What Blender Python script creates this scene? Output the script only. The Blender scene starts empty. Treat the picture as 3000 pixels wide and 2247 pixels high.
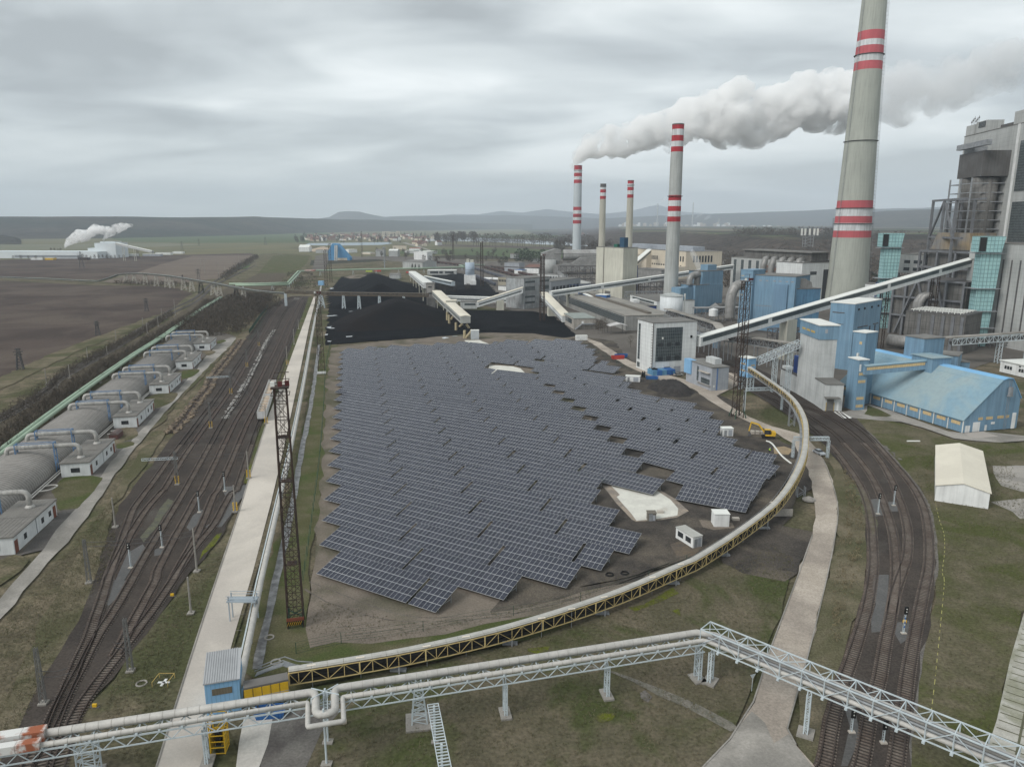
import bpy, math, random
from mathutils import Vector, Matrix, noise as mnoise
from mathutils.geometry import tessellate_polygon
random.seed(7)
R=math.radians
S=bpy.context.scene
# ------------------------------------------------------------------ camera
F_PX,H=2152.0,70.0
PITCH=math.atan(468/F_PX); CP,SP=math.cos(PITCH),math.sin(PITCH)
cam=bpy.data.cameras.new('camera'); cam.sensor_width=36.0; cam.lens=36.0*F_PX/3000.0
cam.clip_start=1.0; cam.clip_end=60000.0
co=bpy.data.objects.new('camera',cam); S.collection.objects.link(co)
co.location=(0,0,H); co.rotation_euler=(math.pi/2-PITCH,0,0); S.camera=co
# ------------------------------------------------------------------ sky, sun, exposure
SUN_EL,SUN_AZ=R(42),R(-125)     # azimuth from +Y towards +X
w=bpy.data.worlds.new("World"); S.world=w; w.use_nodes=True
nt=w.node_tree; N=nt.nodes; L=nt.links; N.clear()
def nn(t,**k):
    n=N.new(t)
    for a,b in k.items(): setattr(n,a,b)
    return n
out=nn('ShaderNodeOutputWorld'); bg=nn('ShaderNodeBackground'); bg.inputs[1].default_value=0.1
L.new(bg.outputs[0],out.inputs[0])
sky=nn('ShaderNodeTexSky',sky_type='NISHITA',sun_disc=False,sun_elevation=SUN_EL,sun_rotation=SUN_AZ)
tc=nn('ShaderNodeTexCoord'); sep=nn('ShaderNodeSeparateXYZ'); L.new(tc.outputs['Generated'],sep.inputs[0])
def wm(op,a,b=None,c=None):
    n=nn('ShaderNodeMath',operation=op)
    for i,v in enumerate((a,b,c)):
        if v is None: continue
        if isinstance(v,(int,float)): n.inputs[i].default_value=v
        else: L.new(v,n.inputs[i])
    return n.outputs[0]
zz=wm('ADD',wm('MAXIMUM',sep.outputs[2],0.0),0.10)
cmb=nn('ShaderNodeCombineXYZ')
L.new(wm('DIVIDE',sep.outputs[0],zz),cmb.inputs[0]); L.new(wm('DIVIDE',sep.outputs[1],zz),cmb.inputs[1])
def wnoise(sc,det,ro,dist,off):
    mp=nn('ShaderNodeMapping'); mp.inputs['Location'].default_value=off; mp.inputs['Scale'].default_value=(1.0,1.15,1); mp.inputs['Rotation'].default_value=(0,0,0.5)
    L.new(cmb.outputs[0],mp.inputs[0])
    n=nn('ShaderNodeTexNoise'); n.inputs['Scale'].default_value=sc; n.inputs['Detail'].default_value=det
    n.inputs['Roughness'].default_value=ro; n.inputs['Distortion'].default_value=dist
    L.new(mp.outputs[0],n.inputs['Vector']); return n.outputs[0]
n1=wnoise(0.42,5,0.45,0.8,(5.6,1.7,0)); n2=wnoise(1.2,7,0.5,0.6,(7.3,2.2,4))
cl=wm('ADD',wm('MULTIPLY',n1,0.72),wm('MULTIPLY',n2,0.28))
rp=nn('ShaderNodeValToRGB'); L.new(cl,rp.inputs[0])
e=rp.color_ramp.elements
e[0].position=0.39; e[0].color=(.27,.288,.293,1); e[1].position=0.63; e[1].color=(.69,.715,.71,1)
m=rp.color_ramp.elements.new(0.46); m.color=(.375,.402,.408,1)
m=rp.color_ramp.elements.new(0.54); m.color=(.51,.54,.54,1)
# pale band near the horizon
hz=nn('ShaderNodeMix',data_type='RGBA'); hz.inputs[7].default_value=(.50,.53,.515,1)
L.new(rp.outputs[0],hz.inputs[6]); 
hf=nn('ShaderNodeMapRange'); hf.inputs[1].default_value=0.0; hf.inputs[2].default_value=0.13; hf.inputs[3].default_value=0.85; hf.inputs[4].default_value=0.0
L.new(sep.outputs[2],hf.inputs[0]); L.new(hf.outputs[0],hz.inputs[0])
sc_=nn('ShaderNodeVectorMath',operation='SCALE'); sc_.inputs['Scale'].default_value=10.0; L.new(hz.outputs[2],sc_.inputs[0])
mx=nn('ShaderNodeMix',data_type='RGBA'); mx.inputs[0].default_value=0.94
L.new(sky.outputs[0],mx.inputs[6]); L.new(sc_.outputs[0],mx.inputs[7]); L.new(mx.outputs[2],bg.inputs[0])
sl=bpy.data.lights.new('sun','SUN'); sl.energy=1.5; sl.angle=R(30); sl.color=(1,.97,.93)
so=bpy.data.objects.new('sun',sl); S.collection.objects.link(so); so.location=(0,0,900)
sd=Vector((math.sin(SUN_AZ)*math.cos(SUN_EL),math.cos(SUN_AZ)*math.cos(SUN_EL),math.sin(SUN_EL)))
so.rotation_euler=sd.to_track_quat('Z','Y').to_euler()
S.view_settings.view_transform='Standard'; S.view_settings.look='None'; S.view_settings.gamma=1; S.view_settings.exposure=0.75
S.cycles.max_bounces=14; S.cycles.diffuse_bounces=2; S.cycles.glossy_bounces=2; S.cycles.transmission_bounces=2
S.cycles.volume_bounces=14; S.cycles.transparent_max_bounces=6; S.cycles.volume_step_rate=0.5; S.cycles.volume_max_steps=128
# ------------------------------------------------------------------ picture measurements -> places on the ground
def at(x,y,z=0.0):
    u=(x-1500)/F_PX; v=(y-1123.5)/F_PX; t=(H-z)/(SP+v*CP)
    return Vector((u*t,t*(CP-v*SP),z))
def ht(y,Y):            # height of a point that stands Y metres ahead and is seen on row y
    v=(y-1123.5)/F_PX; return H-Y*(SP+v*CP)/(CP-v*SP)
def atY(x,y,Y):
    v=(y-1123.5)/F_PX; t=Y/(CP-v*SP); return Vector(((x-1500)/F_PX*t,Y,ht(y,Y)))
def pxs(pts,z=0.0): return [at(p[0],p[1],z if len(p)<3 else p[2]) for p in pts]
def crop(x0,y0,s): return lambda L_: [(x0+a/s,y0+b/s) for a,b in L_]
# ------------------------------------------------------------------ mesh builder
class MB:
    def __init__(s): s.v=[]; s.f=[]
    def add(s,vs,fs):
        o=len(s.v); s.v+= [tuple(p) for p in vs]; s.f+=[tuple(i+o for i in f) for f in fs]; return s
    def box(s,a,b):
        x0,y0,z0=a; x1,y1,z1=b
        if x0>x1:x0,x1=x1,x0
        if y0>y1:y0,y1=y1,y0
        if z0>z1:z0,z1=z1,z0
        return s.add([(x0,y0,z0),(x1,y0,z0),(x1,y1,z0),(x0,y1,z0),(x0,y0,z1),(x1,y0,z1),(x1,y1,z1),(x0,y1,z1)],
          [(0,3,2,1),(4,5,6,7),(0,1,5,4),(1,2,6,5),(2,3,7,6),(3,0,4,7)])
    def beam(s,p,q,w=.2,h=None):
        p,q=Vector(p),Vector(q); h=h or w; d=q-p
        if d.length<1e-6: return s
        d.normalize(); up=Vector((0,0,1)) if abs(d.z)<.95 else Vector((0,1,0))
        x=d.cross(up).normalized(); y=x.cross(d).normalized()
        c=[(-1,-1),(1,-1),(1,1),(-1,1)]
        return s.add([p+x*a*w/2+y*b*h/2 for a,b in c]+[q+x*a*w/2+y*b*h/2 for a,b in c],
          [(3,2,1,0),(4,5,6,7),(0,1,5,4),(1,2,6,5),(2,3,7,6),(3,0,4,7)])
    def tube(s,path,r,n=10,cap=True,r2=None):
        path=[Vector(p) for p in path]; m=len(path); vs=[]; prev=None
        for i,p in enumerate(path):
            d=(path[min(i+1,m-1)]-path[max(i-1,0)]).normalized()
            if prev is None:
                up=Vector((0,0,1)) if abs(d.z)<.95 else Vector((0,1,0)); x=d.cross(up).normalized()
            else: x=(prev-d*prev.dot(d)).normalized()
            prev=x; y=d.cross(x); rr=r if r2 is None else r+(r2-r)*i/(m-1)
            vs+=[p+(x*math.cos(2*math.pi*k/n)+y*math.sin(2*math.pi*k/n))*rr for k in range(n)]
        fs=[(i*n+k,i*n+(k+1)%n,(i+1)*n+(k+1)%n,(i+1)*n+k) for i in range(m-1) for k in range(n)]
        if cap: fs+=[tuple(reversed(range(n))),tuple(range((m-1)*n,m*n))]
        return s.add(vs,fs)
    def lathe(s,prof,c=(0,0,0),n=32,cap=True):
        vs=[(c[0]+r*math.cos(2*math.pi*k/n),c[1]+r*math.sin(2*math.pi*k/n),c[2]+z) for r,z in prof for k in range(n)]
        fs=[(i*n+k,i*n+(k+1)%n,(i+1)*n+(k+1)%n,(i+1)*n+k) for i in range(len(prof)-1) for k in range(n)]
        if cap: fs+=[tuple(reversed(range(n))),tuple(range((len(prof)-1)*n,len(prof)*n))]
        return s.add(vs,fs)
    def prism(s,poly,z0,z1,top=True,bot=True):
        n=len(poly); vs=[(p[0],p[1],z0) for p in poly]+[(p[0],p[1],z1) for p in poly]
        fs=[(i,(i+1)%n,n+(i+1)%n,n+i) for i in range(n)]
        if top: fs.append(tuple(range(n,2*n)))
        if bot: fs.append(tuple(reversed(range(n))))
        return s.add(vs,fs)
    def extr(s,poly,ax,a0,a1):   # poly of (u,z) pushed along x or y
        n=len(poly)
        P=(lambda u,z,a:(a,u,z)) if ax=='x' else (lambda u,z,a:(u,a,z))
        vs=[P(u,z,a0) for u,z in poly]+[P(u,z,a1) for u,z in poly]
        fs=[(i,(i+1)%n,n+(i+1)%n,n+i) for i in range(n)]+[tuple(range(n,2*n)),tuple(reversed(range(n)))]
        return s.add(vs,fs)
    def truss(s,p,q,h,n,w=.15,cw=None,vert=True,zig=True):   # flat lattice girder; p,q lower chord
        p,q=Vector(p),Vector(q); up=Vector((0,0,h)); cw=cw or w*1.3
        s.beam(p,q,cw); s.beam(p+up,q+up,cw)
        for i in range(n+1):
            a=p.lerp(q,i/n)
            if vert: s.beam(a,a+up,w)
            if i<n:
                b=p.lerp(q,(i+1)/n)
                if zig and i%2: s.beam(a+up,b,w*.8)
                else: s.beam(a,b+up,w*.8)
        return s
    def build(s,name,m,parent=None,origin=None):
        me=bpy.data.meshes.new(name); o=Vector(origin) if origin is not None else None
        vs=s.v if o is None else [(a-o.x,b-o.y,c-o.z) for a,b,c in s.v]
        me.from_pydata(vs,[],s.f); me.validate()
        ms=m if isinstance(m,(list,tuple)) else [m]
        for k in ms: me.materials.append(k)
        ob=bpy.data.objects.new(name,me); S.collection.objects.link(ob)
        if o is not None: ob.location=o
        if parent is not None: ob.parent=parent
        return ob
def smooth(o):
    for p in o.data.polygons: p.use_smooth=True
    return o
def tag(o,label=None,cat=None,group=None,kind=None):
    if label: o['label']=label
    if cat: o['category']=cat
    if group: o['group']=group
    if kind: o['kind']=kind
    return o
def thing(name,label,cat,loc=(0,0,0),rz=0,group=None):
    o=bpy.data.objects.new(name,None); S.collection.objects.link(o); o.location=loc; o.rotation_euler=(0,0,rz)
    o.empty_display_size=.5
    return tag(o,label,cat,group)
def dup(root,loc=None,rz=None,label=None,parent=None):
    r=root.copy(); S.collection.objects.link(r)
    if parent is not None: r.parent=parent
    if loc is not None: r.location=loc
    if rz is not None: r.rotation_euler=(0,0,rz)
    if label: r['label']=label
    for ch in list(root.children): dup(ch,parent=r)
    return r
def cat_rom(pts,step=4.0,closed=False):
    pts=[Vector(p) for p in pts]; outp=[]; n=len(pts)
    for i in range(n-1):
        p0=pts[max(i-1,0)]; p1=pts[i]; p2=pts[i+1]; p3=pts[min(i+2,n-1)]
        k=max(1,int((p2-p1).length/step))
        for j in range(k):
            t=j/k; outp.append(.5*((2*p1)+(p2-p0)*t+(2*p0-5*p1+4*p2-p3)*t*t+(3*p1-p0-3*p2+p3)*t**3))
    outp.append(pts[-1]); return outp
ORD=['first','second','third','fourth','fifth','sixth','seventh','eighth','ninth','tenth','eleventh','twelfth','thirteenth','fourteenth','fifteenth','sixteenth','seventeenth','eighteenth','nineteenth','twentieth','twenty-first','twenty-second','twenty-third','twenty-fourth','twenty-fifth','twenty-sixth','twenty-seventh','twenty-eighth','twenty-ninth','thirtieth','thirty-first','thirty-second','thirty-third','thirty-fourth','thirty-fifth','thirty-sixth']
# ------------------------------------------------------------------ materials
MATS={}
def mat(name,c1,c2=None,sc=.3,rough=.85,metal=0,det=6,c3=None,sc3=.05,bump=0,lines=None,streak=0,ramp=(.4,.6),ramp3=(.45,.6),fine=0,spec=.3,finesc=3.0):
    if name in MATS: return MATS[name]
    if max(c1)<.27:
        c1=tuple(x*.80 for x in c1); c2=tuple(x*.80 for x in c2) if c2 else None; c3=tuple(x*.80 for x in c3) if c3 else None
    m=bpy.data.materials.new(name); m.use_nodes=True; t=m.node_tree; Nn=t.nodes; Lk=t.links
    b=Nn['Principled BSDF']; b.inputs['Roughness'].default_value=rough; b.inputs['Metallic'].default_value=metal
    b.inputs['Specular IOR Level'].default_value=spec
    tcn=Nn.new('ShaderNodeTexCoord').outputs['Object']
    def nz(scale,d=det,vec=None,dist=0):
        n=Nn.new('ShaderNodeTexNoise'); n.inputs['Scale'].default_value=scale; n.inputs['Detail'].default_value=d
        n.inputs['Roughness'].default_value=.6; n.inputs['Distortion'].default_value=dist
        Lk.new(vec or tcn,n.inputs['Vector']); return n.outputs[0]
    def rng(v,a,bb,lo=0.,hi=1.):
        r=Nn.new('ShaderNodeMapRange'); r.inputs[1].default_value=a; r.inputs[2].default_value=bb; r.inputs[3].default_value=lo; r.inputs[4].default_value=hi
        Lk.new(v,r.inputs[0]); return r.outputs[0]
    def mixc(f,A,B,mode='MIX'):
        x=Nn.new('ShaderNodeMix'); x.data_type='RGBA'; x.blend_type=mode
        for sck,val in ((x.inputs[6],A),(x.inputs[7],B)):
            if isinstance(val,tuple): sck.default_value=(*val,1) if len(val)==3 else val
            else: Lk.new(val,sck)
        if isinstance(f,float): x.inputs[0].default_value=f
        else: Lk.new(f,x.inputs[0])
        return x.outputs[2]
    def mt(op,a,bb=None):
        n=Nn.new('ShaderNodeMath'); n.operation=op
        for i,v in enumerate((a,bb)):
            if v is None: continue
            if isinstance(v,(int,float)): n.inputs[i].default_value=v
            else: Lk.new(v,n.inputs[i])
        return n.outputs[0]
    col=None
    if c2 is None: c2=tuple(x*.86 for x in c1)
    col=mixc(rng(nz(sc),*ramp),c1,c2)
    if c3: col=mixc(rng(nz(sc3,8,dist=.6),*ramp3),col,c3)
    if fine: 
        v=rng(nz(finesc,3),.3,.7,1-fine,1+fine); h=Nn.new('ShaderNodeVectorMath'); h.operation='SCALE'
        Lk.new(col,h.inputs[0]); Lk.new(v,h.inputs['Scale']); col=h.outputs[0]
    if streak:
        mp=Nn.new('ShaderNodeMapping'); mp.inputs['Scale'].default_value=(1,1,.06); Lk.new(tcn,mp.inputs[0])
        v=rng(nz(.9,5,mp.outputs[0]),.42,.75,1,1-streak); h=Nn.new('ShaderNodeVectorMath'); h.operation='SCALE'
        Lk.new(col,h.inputs[0]); Lk.new(v,h.inputs['Scale']); col=h.outputs[0]
    if lines and (lines[0] or lines[1]):
        sp_=Nn.new('ShaderNodeSeparateXYZ'); Lk.new(tcn,sp_.inputs[0]); pu,pz,wd,dk=lines
        u=mt('ADD',sp_.outputs[0],sp_.outputs[1]); fac=None
        for src,per in ((u,pu),(sp_.outputs[2],pz)):
            if not per: continue
            q=mt('LESS_THAN',mt('FRACT',mt('DIVIDE',mt('ADD',src,1000.037),per)),wd/per)
            fac=q if fac is None else mt('MAXIMUM',fac,q)
        if isinstance(dk,tuple): col=mixc(fac,col,dk)
        else:
            h=Nn.new('ShaderNodeVectorMath'); h.operation='SCALE'; Lk.new(col,h.inputs[0]); Lk.new(mt('SUBTRACT',1.0,mt('MULTIPLY',fac,1-dk)),h.inputs['Scale']); col=h.outputs[0]
    Lk.new(col,b.inputs['Base Color'])
    if bump:
        bp=Nn.new('ShaderNodeBump'); bp.inputs['Strength'].default_value=1; bp.inputs['Distance'].default_value=bump
        Lk.new(nz(2.5,4),bp.inputs['Height']); Lk.new(bp.outputs[0],b.inputs['Normal'])
    MATS[name]=m; return m
M_grass=mat('dry_grass',(.128,.112,.077),(.22,.185,.13),sc=.12,c3=(.085,.09,.045),sc3=.03,ramp=(.42,.62),ramp3=(.46,.60),fine=.35,finesc=1.6,rough=1,spec=.05)
M_green=mat('green_grass',(.10,.10,.05),(.135,.125,.075),sc=.15,c3=(.08,.10,.036),sc3=.08,fine=.3,rough=1,spec=.05)
M_tan=mat('dead_grass',(.20,.172,.12),(.13,.118,.075),sc=.12,c3=(.10,.10,.055),sc3=.04,fine=.35,rough=1,spec=.05)
M_moss=mat('moss',(.13,.15,.02),(.11,.11,.045),sc=.6,fine=.3,rough=1,spec=.05)
M_soil=mat('bare_soil',(.235,.20,.165),(.185,.16,.132),sc=.12,c3=(.115,.11,.075),sc3=.04,ramp3=(.5,.62),fine=.22,rough=1,spec=.05)
M_dsoil=mat('dark_soil',(.098,.087,.076),(.058,.053,.049),sc=.12,c3=(.15,.13,.105),sc3=.06,ramp3=(.47,.64),fine=.35,rough=1,spec=.05)
M_coal=mat('coal',(.006,.0075,.010),(.011,.0115,.0135),sc=.03,c3=(.004,.005,.007),sc3=.1,fine=.35,rough=.95,spec=.06,bump=.25)
M_coalb=mat('brown_coal',(.016,.0135,.0135),(.010,.010,.0115),sc=.04,fine=.35,rough=.95,spec=.06,bump=.25)
M_ball=mat('ballast',(.086,.073,.064),(.062,.054,.049),sc=.08,c3=(.11,.10,.09),sc3=.05,ramp3=(.55,.7),fine=.3,rough=1,spec=.05)
M_ballg=mat('grey_ballast',(.20,.185,.165),(.15,.14,.13),sc=.4,fine=.35,rough=1,spec=.05)
M_wet=mat('wet_ballast',(.085,.083,.08),(.105,.10,.095),sc=.4,fine=.3,rough=.5,spec=.4)
M_conc=mat('concrete_slabs',(.47,.43,.375),(.41,.375,.33),sc=.06,fine=.06,c3=(.36,.33,.30),sc3=.02,rough=.9,spec=.2)
M_conc2=mat('old_concrete',(.33,.31,.28),(.26,.245,.225),sc=.15,c3=(.20,.19,.17),sc3=.06,fine=.15,rough=.9,spec=.2)
M_dirtroad=mat('dirt_road',(.43,.38,.325),(.36,.315,.265),sc=.12,c3=(.28,.245,.21),sc3=.05,fine=.2,rough=.95,spec=.1)
M_asph=mat('asphalt',(.11,.10,.095),(.14,.13,.12),sc=.15,c3=(.19,.18,.165),sc3=.08,fine=.2,rough=.9,spec=.2)
M_sheet=mat('pale_membrane',(.62,.61,.55),(.54,.53,.48),sc=.25,fine=.07,c3=(.42,.39,.33),sc3=.1,ramp3=(.58,.72),rough=.9,spec=.1)
M_rail=mat('rusty_rail',(.045,.03,.024),(.075,.055,.045),sc=.2,rough=.6,spec=.3)
M_sleep=mat('sleeper',(.20,.17,.145),(.14,.11,.092),sc=.3,fine=.3,rough=.95)
M_white=mat('white_wall',(.74,.75,.74),(.67,.68,.67),sc=.3,streak=.25)
M_wclad=mat('white_cladding',(.68,.70,.69),(.62,.635,.63),sc=.12,streak=.22,lines=(3.0,1.9,.1,.75))
M_wconc=mat('pale_concrete_wall',(.52,.535,.53),(.45,.465,.46),sc=.15,streak=.25,lines=(0,5,.12,.85))
M_groof=mat('grey_roof',(.235,.23,.215),(.18,.175,.165),sc=.15,fine=.1,lines=(1.2,0,.10,.85))
M_droof=mat('felt_roof',(.20,.195,.18),(.16,.155,.145),sc=.1,fine=.1)
M_blue=mat('blue_cladding',(.185,.30,.405),(.16,.275,.38),sc=.1,streak=.3,lines=(1.1,0,.16,.9),rough=.6)
M_blueg=mat('faded_blue_roof',(.22,.335,.395),(.185,.305,.385),sc=.07,streak=.12,lines=(.9,0,.12,.88),rough=.6,c3=(.27,.35,.37),sc3=.05)
M_lblue=mat('light_blue_cladding',(.24,.44,.66),(.20,.39,.60),sc=.2,lines=(.6,0,.14,.85),rough=.6)
M_navy=mat('deep_blue_cladding',(.02,.065,.26),(.02,.055,.21),sc=.2,lines=(1.0,0,.12,.85),rough=.6)
M_teal=mat('turquoise_panel',(.33,.54,.54),(.29,.49,.50),sc=.2,streak=.25,lines=(2.0,2.3,.28,.45),rough=.6)
M_wroof=mat('white_sheet_roof',(.70,.71,.67),(.63,.64,.61),sc=.1,lines=(3.0,0,.08,.9))
M_croof=mat('cream_roof',(.66,.62,.52),(.60,.56,.47),sc=.1,lines=(2.5,0,.1,.9),fine=.04)
M_cream=mat('cream_plaster',(.60,.535,.43),(.54,.48,.385),sc=.05,streak=.15,lines=(0,3.5,.15,.85))
M_green=M_green
M_chim=mat('chimney_concrete',(.42,.435,.42),(.36,.375,.36),sc=.05,streak=.3,lines=(0,2.5,.14,.93))
M_chimg=mat('big_chimney_concrete',(.38,.395,.35),(.34,.355,.315),sc=.03,streak=.22,lines=(0,3.0,.14,.94))
M_chimw=mat('chimney_white_paint',(.62,.64,.65),(.54,.55,.55),sc=.08,streak=.45)
M_chimr=mat('chimney_red_paint',(.40,.035,.045),(.34,.03,.04),sc=.08,streak=.35)
M_chimp=mat('faded_red_paint',(.47,.105,.12),(.40,.09,.10),sc=.05,streak=.2)
M_silo=mat('silo_concrete',(.56,.55,.47),(.49,.48,.41),sc=.06,streak=.25)
M_steel=mat('grey_steel',(.30,.315,.33),(.22,.23,.24),sc=.5,rough=.6,metal=.2)
M_lsteel=mat('painted_light_steel',(.50,.56,.585),(.43,.485,.51),sc=.8,rough=.55)
M_dsteel=mat('dark_steelwork',(.10,.10,.105),(.15,.14,.13),sc=.25,rough=.8,streak=.3)
M_rust=mat('rusty_lattice',(.040,.028,.024),(.075,.048,.036),sc=.5,rough=.8)
M_rustw=mat('rusted_white_sheet',(.62,.62,.60),(.30,.10,.05),sc=.35,ramp=(.46,.56),rough=.8)
M_grime=mat('grimy_sheet_wall',(.20,.195,.185),(.14,.135,.125),sc=.1,streak=.45,lines=(3.0,4.0,.22,.6),fine=.2)
M_gclad=mat('pale_grey_cladding',(.43,.44,.43),(.37,.38,.37),sc=.06,streak=.3,lines=(6,2.6,.13,.78))
M_gwall=mat('grey_brick_wall',(.36,.38,.41),(.31,.33,.36),sc=.3,streak=.2,lines=(0,.9,.06,.88))
M_duct=mat('insulated_duct',(.30,.295,.285),(.23,.225,.215),sc=.2,rough=.5,metal=.3,lines=(1.6,0,.14,.7))
M_pipe=mat('pipe_jacket',(.47,.455,.425),(.41,.40,.375),sc=.8,rough=.55,streak=.1,fine=.06)
M_gpipe=mat('green_pipe',(.33,.43,.32),(.29,.38,.29),sc=.2,rough=.6)
M_yel=mat('yellow_steel',(.50,.36,.11),(.42,.30,.10),sc=.6,rough=.6)
M_yelb=mat('bright_yellow_panel',(.68,.42,.02),(.60,.37,.03),sc=.5,rough=.6,streak=.2)
M_black=mat('rubber',(.012,.012,.013),(.02,.02,.02),rough=.7)
M_glass=mat('window_glass',(.045,.06,.065),(.075,.09,.095),sc=.35,rough=.15,spec=.5,lines=(1.0,1.6,.09,(.22,.24,.24)))
M_glassd=mat('dark_window',(.03,.035,.04),(.05,.055,.06),sc=.5,rough=.2,spec=.5)
M_band=mat('gallery_glazing',(.07,.09,.095),(.10,.125,.13),sc=.2,rough=.3,spec=.4,lines=(1.5,0,.1,.6))
M_cwin=mat('yellow_glazing',(.58,.44,.24),(.50,.38,.21),sc=.8,rough=.5,lines=(.9,0,.08,.7))
M_red=mat('red_paint',(.50,.06,.04),(.42,.05,.04),rough=.6)
M_brick=mat('red_door',(.24,.085,.05),(.19,.07,.045),rough=.7)
M_tile=mat('tiled_roof',(.21,.115,.09),(.17,.10,.08),sc=.05)
M_bark=mat('bark',(.11,.095,.08),(.16,.14,.12),sc=2,rough=1,spec=.05)
M_twig=mat('bare_twigs',(.085,.072,.058),(.13,.11,.088),sc=.25,rough=1,spec=.05)
M_pine=mat('evergreen_needles',(.02,.035,.022),(.035,.05,.03),sc=.4,rough=1,spec=.05)
M_wood=mat('distant_woodland',(.062,.058,.05),(.085,.078,.063),sc=.012,c3=(.04,.05,.035),sc3=.004,fine=.4,finesc=.06,rough=1,spec=0)
M_orange=mat('orange_panel',(.75,.17,.04),rough=.6)
M_hivis=mat('hi_vis_cloth',(.45,.75,.05),rough=.9)
M_skin=mat('skin',(.45,.27,.2),rough=.7)
M_dark=mat('dark_cloth',(.03,.035,.05),rough=.9)
M_tyre=M_black
# ================================================================== THE SETTING
_SN=[0]
def sheet(name,pts,z,m,jit=0.0,step=5.0,px=True,sm=True,kind='structure',closed=True):
    _SN[0]+=1; z=z+.0003*(_SN[0]%97)
    P=[at(*p[:2]) if px else Vector((p[0],p[1],0)) for p in pts]
    if sm: P=cat_rom(P+[P[0]],step)[:-1]
    else:
        Q=[]
        for a,b in zip(P,P[1:]+P[:1]):
            k=max(1,int((b-a).length/step)); Q+=[a.lerp(b,i/k) for i in range(k)]
        P=Q
    if jit: P=[Vector((p.x+jit*mnoise.noise(Vector((p.x*.13,p.y*.13,z*9)))*1.6+jit*.6*random.uniform(-1,1),p.y+jit*mnoise.noise(Vector((p.x*.13,p.y*.13,5+z*9)))*1.6+jit*.6*random.uniform(-1,1),0)) for p in P]
    tris=tessellate_polygon([[Vector((p.x,p.y,0)) for p in P]])
    b=MB(); b.add([(p.x,p.y,z) for p in P],[t if (P[t[1]]-P[t[0]]).cross(P[t[2]]-P[t[0]]).z>0 else t[::-1] for t in tris])
    o=b.build(name,m); 
    if kind: o['kind']=kind
    return o
def ribbon(name,pts,width,z,m,px=True,jit=0,step=5,kind='structure'):
    P=cat_rom([at(*p[:2]) if px else Vector((*p[:2],0)) for p in pts],step); wd=width
    Lh,Rh=[],[]
    for i,p in enumerate(P):
        d=(P[min(i+1,len(P)-1)]-P[max(i-1,0)]).normalized(); n=Vector((-d.y,d.x,0))
        ww=wd if not isinstance(wd,(list,tuple)) else wd[0]+(wd[1]-wd[0])*i/(len(P)-1)
        Lh.append(p+n*(ww/2+jit*random.uniform(-1,1))); Rh.append(p-n*(ww/2+jit*random.uniform(-1,1)))
    b=MB(); n=len(P); b.add([(q.x,q.y,z) for q in Lh+Rh],[(i,n+i,n+i+1,i+1) for i in range(n-1)])
    o=b.build(name,m)
    if kind: o['kind']=kind
    return o
cA=crop(560,860,3.1725); cB=crop(440,1140,3.1725); cC=crop(280,1400,2.884); cD=crop(40,1700,2.266)
cE=crop(2230,1100,2.266); cG=crop(2250,1122,2.948); cF=crop(2250,1684,2.943); cL=crop(0,1122,2.948); cM=crop(0,1684,2.943); cN=crop(0,560,2.948)
cW=crop(1500,1122,2.948); cS=crop(750,1684,2.943); cT=crop(1500,1684,2.943); cQ=crop(2000,1000,3.1725)
# base ground to the horizon: woodland / field patchwork far away, dry grass near
def patchwork():
    m=bpy.data.materials.new('far_land'); m.use_nodes=True; t=m.node_tree; Nn=t.nodes; Lk=t.links; b=Nn['Principled BSDF']
    b.inputs['Roughness'].default_value=1; b.inputs['Specular IOR Level'].default_value=0
    tcn=Nn.new('ShaderNodeTexCoord').outputs['Object']
    mp=Nn.new('ShaderNodeMapping'); mp.inputs['Scale'].default_value=(.0022,.0013,1); mp.inputs['Rotation'].default_value=(0,0,.5); Lk.new(tcn,mp.inputs[0])
    v=Nn.new('ShaderNodeTexVoronoi'); v.inputs['Scale'].default_value=1; v.feature='F1'; Lk.new(mp.outputs[0],v.inputs['Vector'])
    r=Nn.new('ShaderNodeValToRGB'); r.color_ramp.interpolation='CONSTANT'; e=r.color_ramp.elements
    e[0].color=(.13,.115,.085,1); e[1].position=.22; e[1].color=(.09,.12,.06,1)
    for p,c in ((.36,(.20,.175,.13,1)),(.5,(.06,.06,.048,1)),(.62,(.15,.14,.105,1)),(.74,(.10,.12,.07,1)),(.85,(.065,.062,.05,1))):
        q=r.color_ramp.elements.new(p); q.color=c
    sp_=Nn.new('ShaderNodeSeparateXYZ'); Lk.new(v.outputs['Color'],sp_.inputs[0]); Lk.new(sp_.outputs[0],r.inputs[0])
    n=Nn.new('ShaderNodeTexNoise'); n.inputs['Scale'].default_value=.0016; n.inputs['Detail'].default_value=7; Lk.new(tcn,n.inputs['Vector'])
    k=Nn.new('ShaderNodeMapRange'); k.inputs[1].default_value=.50; k.inputs[2].default_value=.53; Lk.new(n.outputs[0],k.inputs[0])
    x=Nn.new('ShaderNodeMix'); x.data_type='RGBA'; x.inputs[7].default_value=(.052,.05,.043,1); Lk.new(r.outputs[0],x.inputs[6]); Lk.new(k.outputs[0],x.inputs[0])
    Lk.new(x.outputs[2],b.inputs['Base Color']); return m
M_far=patchwork(); MATS['far_land']=M_far
g=MB().add([(-20500,-300,-.35),(20500,-300,-.35),(20500,21000,-.35),(-20500,21000,-.35)],[(0,1,2,3)]).build('ground_plain',M_far); g['kind']='structure'
g=sheet('ground',[(-300,10),(300,10),(620,500),(1100,1500),(500,1500),(-200,1500),(-600,900),(-400,300)],-.25,M_grass,px=False,sm=False,step=60)
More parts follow.
